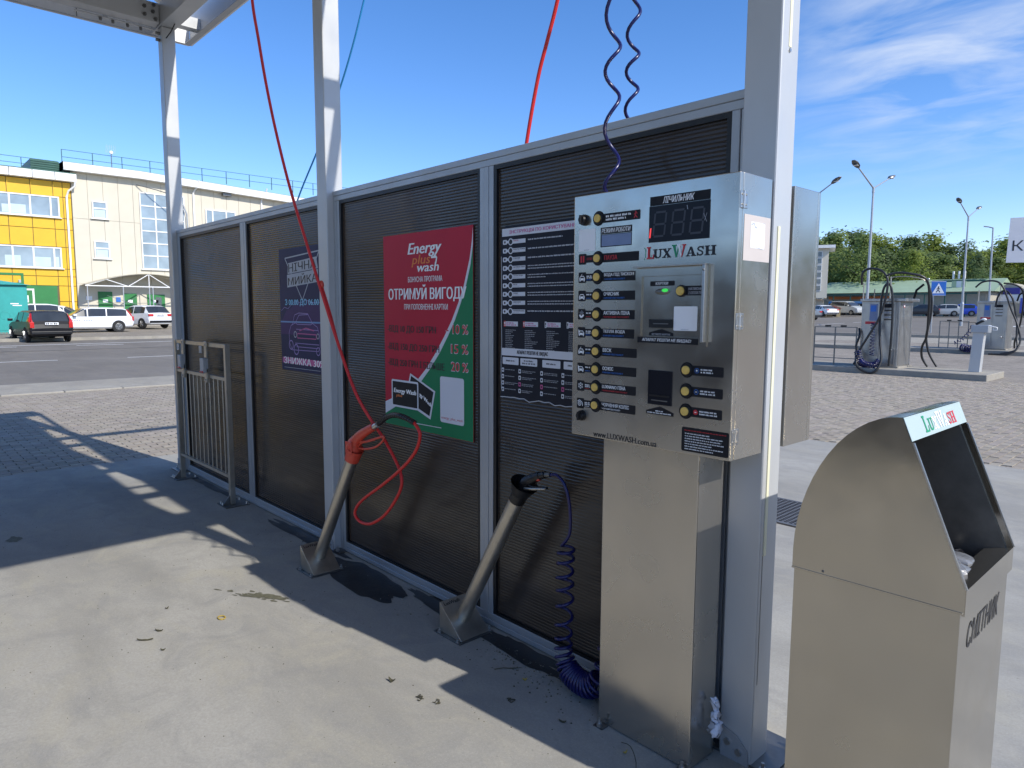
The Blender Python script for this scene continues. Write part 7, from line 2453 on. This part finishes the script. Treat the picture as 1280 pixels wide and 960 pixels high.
crowns = {}
for lf, n_ in (('leaf_a', 3), ('leaf_b', 3), ('leaf_c', 2)):
    crowns[lf] = [crown_mesh('crown', hash(lf) % 7 * 0 + 10 * n_ + i + ord(lf[-1]), lf, nclump=(80, 95, 70)[i % 3]) for i in range(n_)]
tb = MB()
tb.cone((0, 0, -0.5), (0.1, 0, 6), 0.22, 0.12, 'bark', 8)
for a, z, l in ((0, 3, 2.4), (2, 4, 2.2), (4, 5, 2.0), (5.2, 3.6, 2.1), (1.1, 6, 1.6)):
    tb.cone((0.05, 0, z), (l * math.cos(a), l * math.sin(a), z + l * .9), 0.08, 0.03, 'bark', 6)
trunk = tb.build('trunk')
trunk_me = trunk.data
bpy.data.objects.remove(trunk)


def tree(x, y, h, lf, wscale, label, group, rs):
    t = thing('tree', label, 'tree', (x, y, gz(x, y) - 0.1), group)
    s_ = h / 11.6
    for nm, me in (('trunk', trunk_me), ('crown', rs.choice(crowns[lf]))):
        o = bpy.data.objects.new(nm, me)
        col.objects.link(o)
        o.parent = t
        if nm == 'crown':
            o.rotation_euler = (0, 0, rs.uniform(0, 6.28))
    t.scale = (s_ * wscale, s_ * wscale, s_)
    return t


# tree belt behind the yard: outline heights follow the skyline of the place
rs = random.Random(99)
c47, s47 = math.cos(yaw), math.sin(yaw)


def bearing(px, r):
    a = math.atan((px - 640) / 863.8)
    return (-math.sin(yaw - a) * r, math.cos(yaw - a) * r)


# skyline read as (bearing in degrees right of +Y, metres high at 140 m)
sky_ = [(-32, 14), (-26.5, 16.8), (-23, 17.2), (-20, 15.5), (-17, 15.5), (-14.5, 13.2), (-12, 13.8), (-9.5, 14.2), (-7, 12.4), (-3, 13.5), (4, 15), (12, 14), (22, 16), (34, 14)]


def skyh(d):
    for (a, ha), (b_, hb) in zip(sky_[:-1], sky_[1:]):
        if a <= d <= b_:
            return ha + (hb - ha) * (d - a) / (b_ - a)
    return 14


belt = []
d = -33.0
i = 0
while d < 30:
    for row in range(3):
        r = 126 + row * 8 + rs.uniform(-3, 3)
        dd = RAD(d + rs.uniform(-.5, .5) + row * .7)
        x, y = math.sin(dd) * r, math.cos(dd) * r
        h = skyh(math.degrees(dd)) * (0.74, 0.85, 0.92)[row] * rs.uniform(0.84, 1.04) * r / 140
        lf = rs.choices(('leaf_a', 'leaf_b', 'leaf_c'), (5, 3, 1.2))[0]
        tree(x, y, h, lf, rs.uniform(1.45, 1.9), {'leaf_a': 'mid green leafy tree in the belt beyond the yard', 'leaf_b': 'dark green leafy tree in the belt beyond the yard', 'leaf_c': 'yellowish green leafy tree in the belt beyond the yard'}[lf], 'trees of the belt beyond the yard', rs)
    d += rs.uniform(1.35, 1.9)
for y_, w_ in ((-21, 4.0), (-35, 3.6)):            # yellow blocks added down the street, unseen, to be reflected gold in the panels
    an = thing('prop', 'yellow annex added out of view to put gold into the wall reflections, ' + ('nearer' if y_ > -30 else 'farther') + ' of two', 'building', (-64, y_, 0.2))
    MB().box((-68, y_ - w_ / 2, 0.1), (-60, y_ + w_ / 2, 12.5), 'yellow').build('wall', an)
    MB().box((-68.3, y_ - w_ / 2 - .3, 12.501), (-59.7, y_ + w_ / 2 + .3, 12.8), 'offwhite').build('roof', an)
for y_ in (-14.5, -17, -25, -28, -31, -39, -43, -47, -52, -58, -64):
    tree(-62 - rs.uniform(0, 5), y_, rs.uniform(9, 13), 'leaf_b', 1.3, 'leafy tree along the street outside the picture', 'street trees', rs)
for k in range(24):                                 # the belt goes on round the east side, outside the picture
    dd = RAD(34 + k * 5 + rs.uniform(-1, 1))
    tree(math.sin(dd) * 95, math.cos(dd) * 95, rs.uniform(10, 14), rs.choice(('leaf_a', 'leaf_b')), 1.8, 'leafy tree in the green belt beyond the yard', 'trees of the belt beyond the yard', rs)
tree(*bearing(1135, 118), 9.6, 'leaf_c', 1.05, 'yellow green bushy tree standing before the darker belt, left of the crossing sign', None, rs)
tree(*bearing(1072, 120), 12.5, 'leaf_a', 1.3, 'tall light green tree right of the cream stair tower', None, rs)
tree(*bearing(1215, 116), 9.0, 'leaf_b', 1.0, 'dark conifer-like tree behind the second double lamp', None, rs)
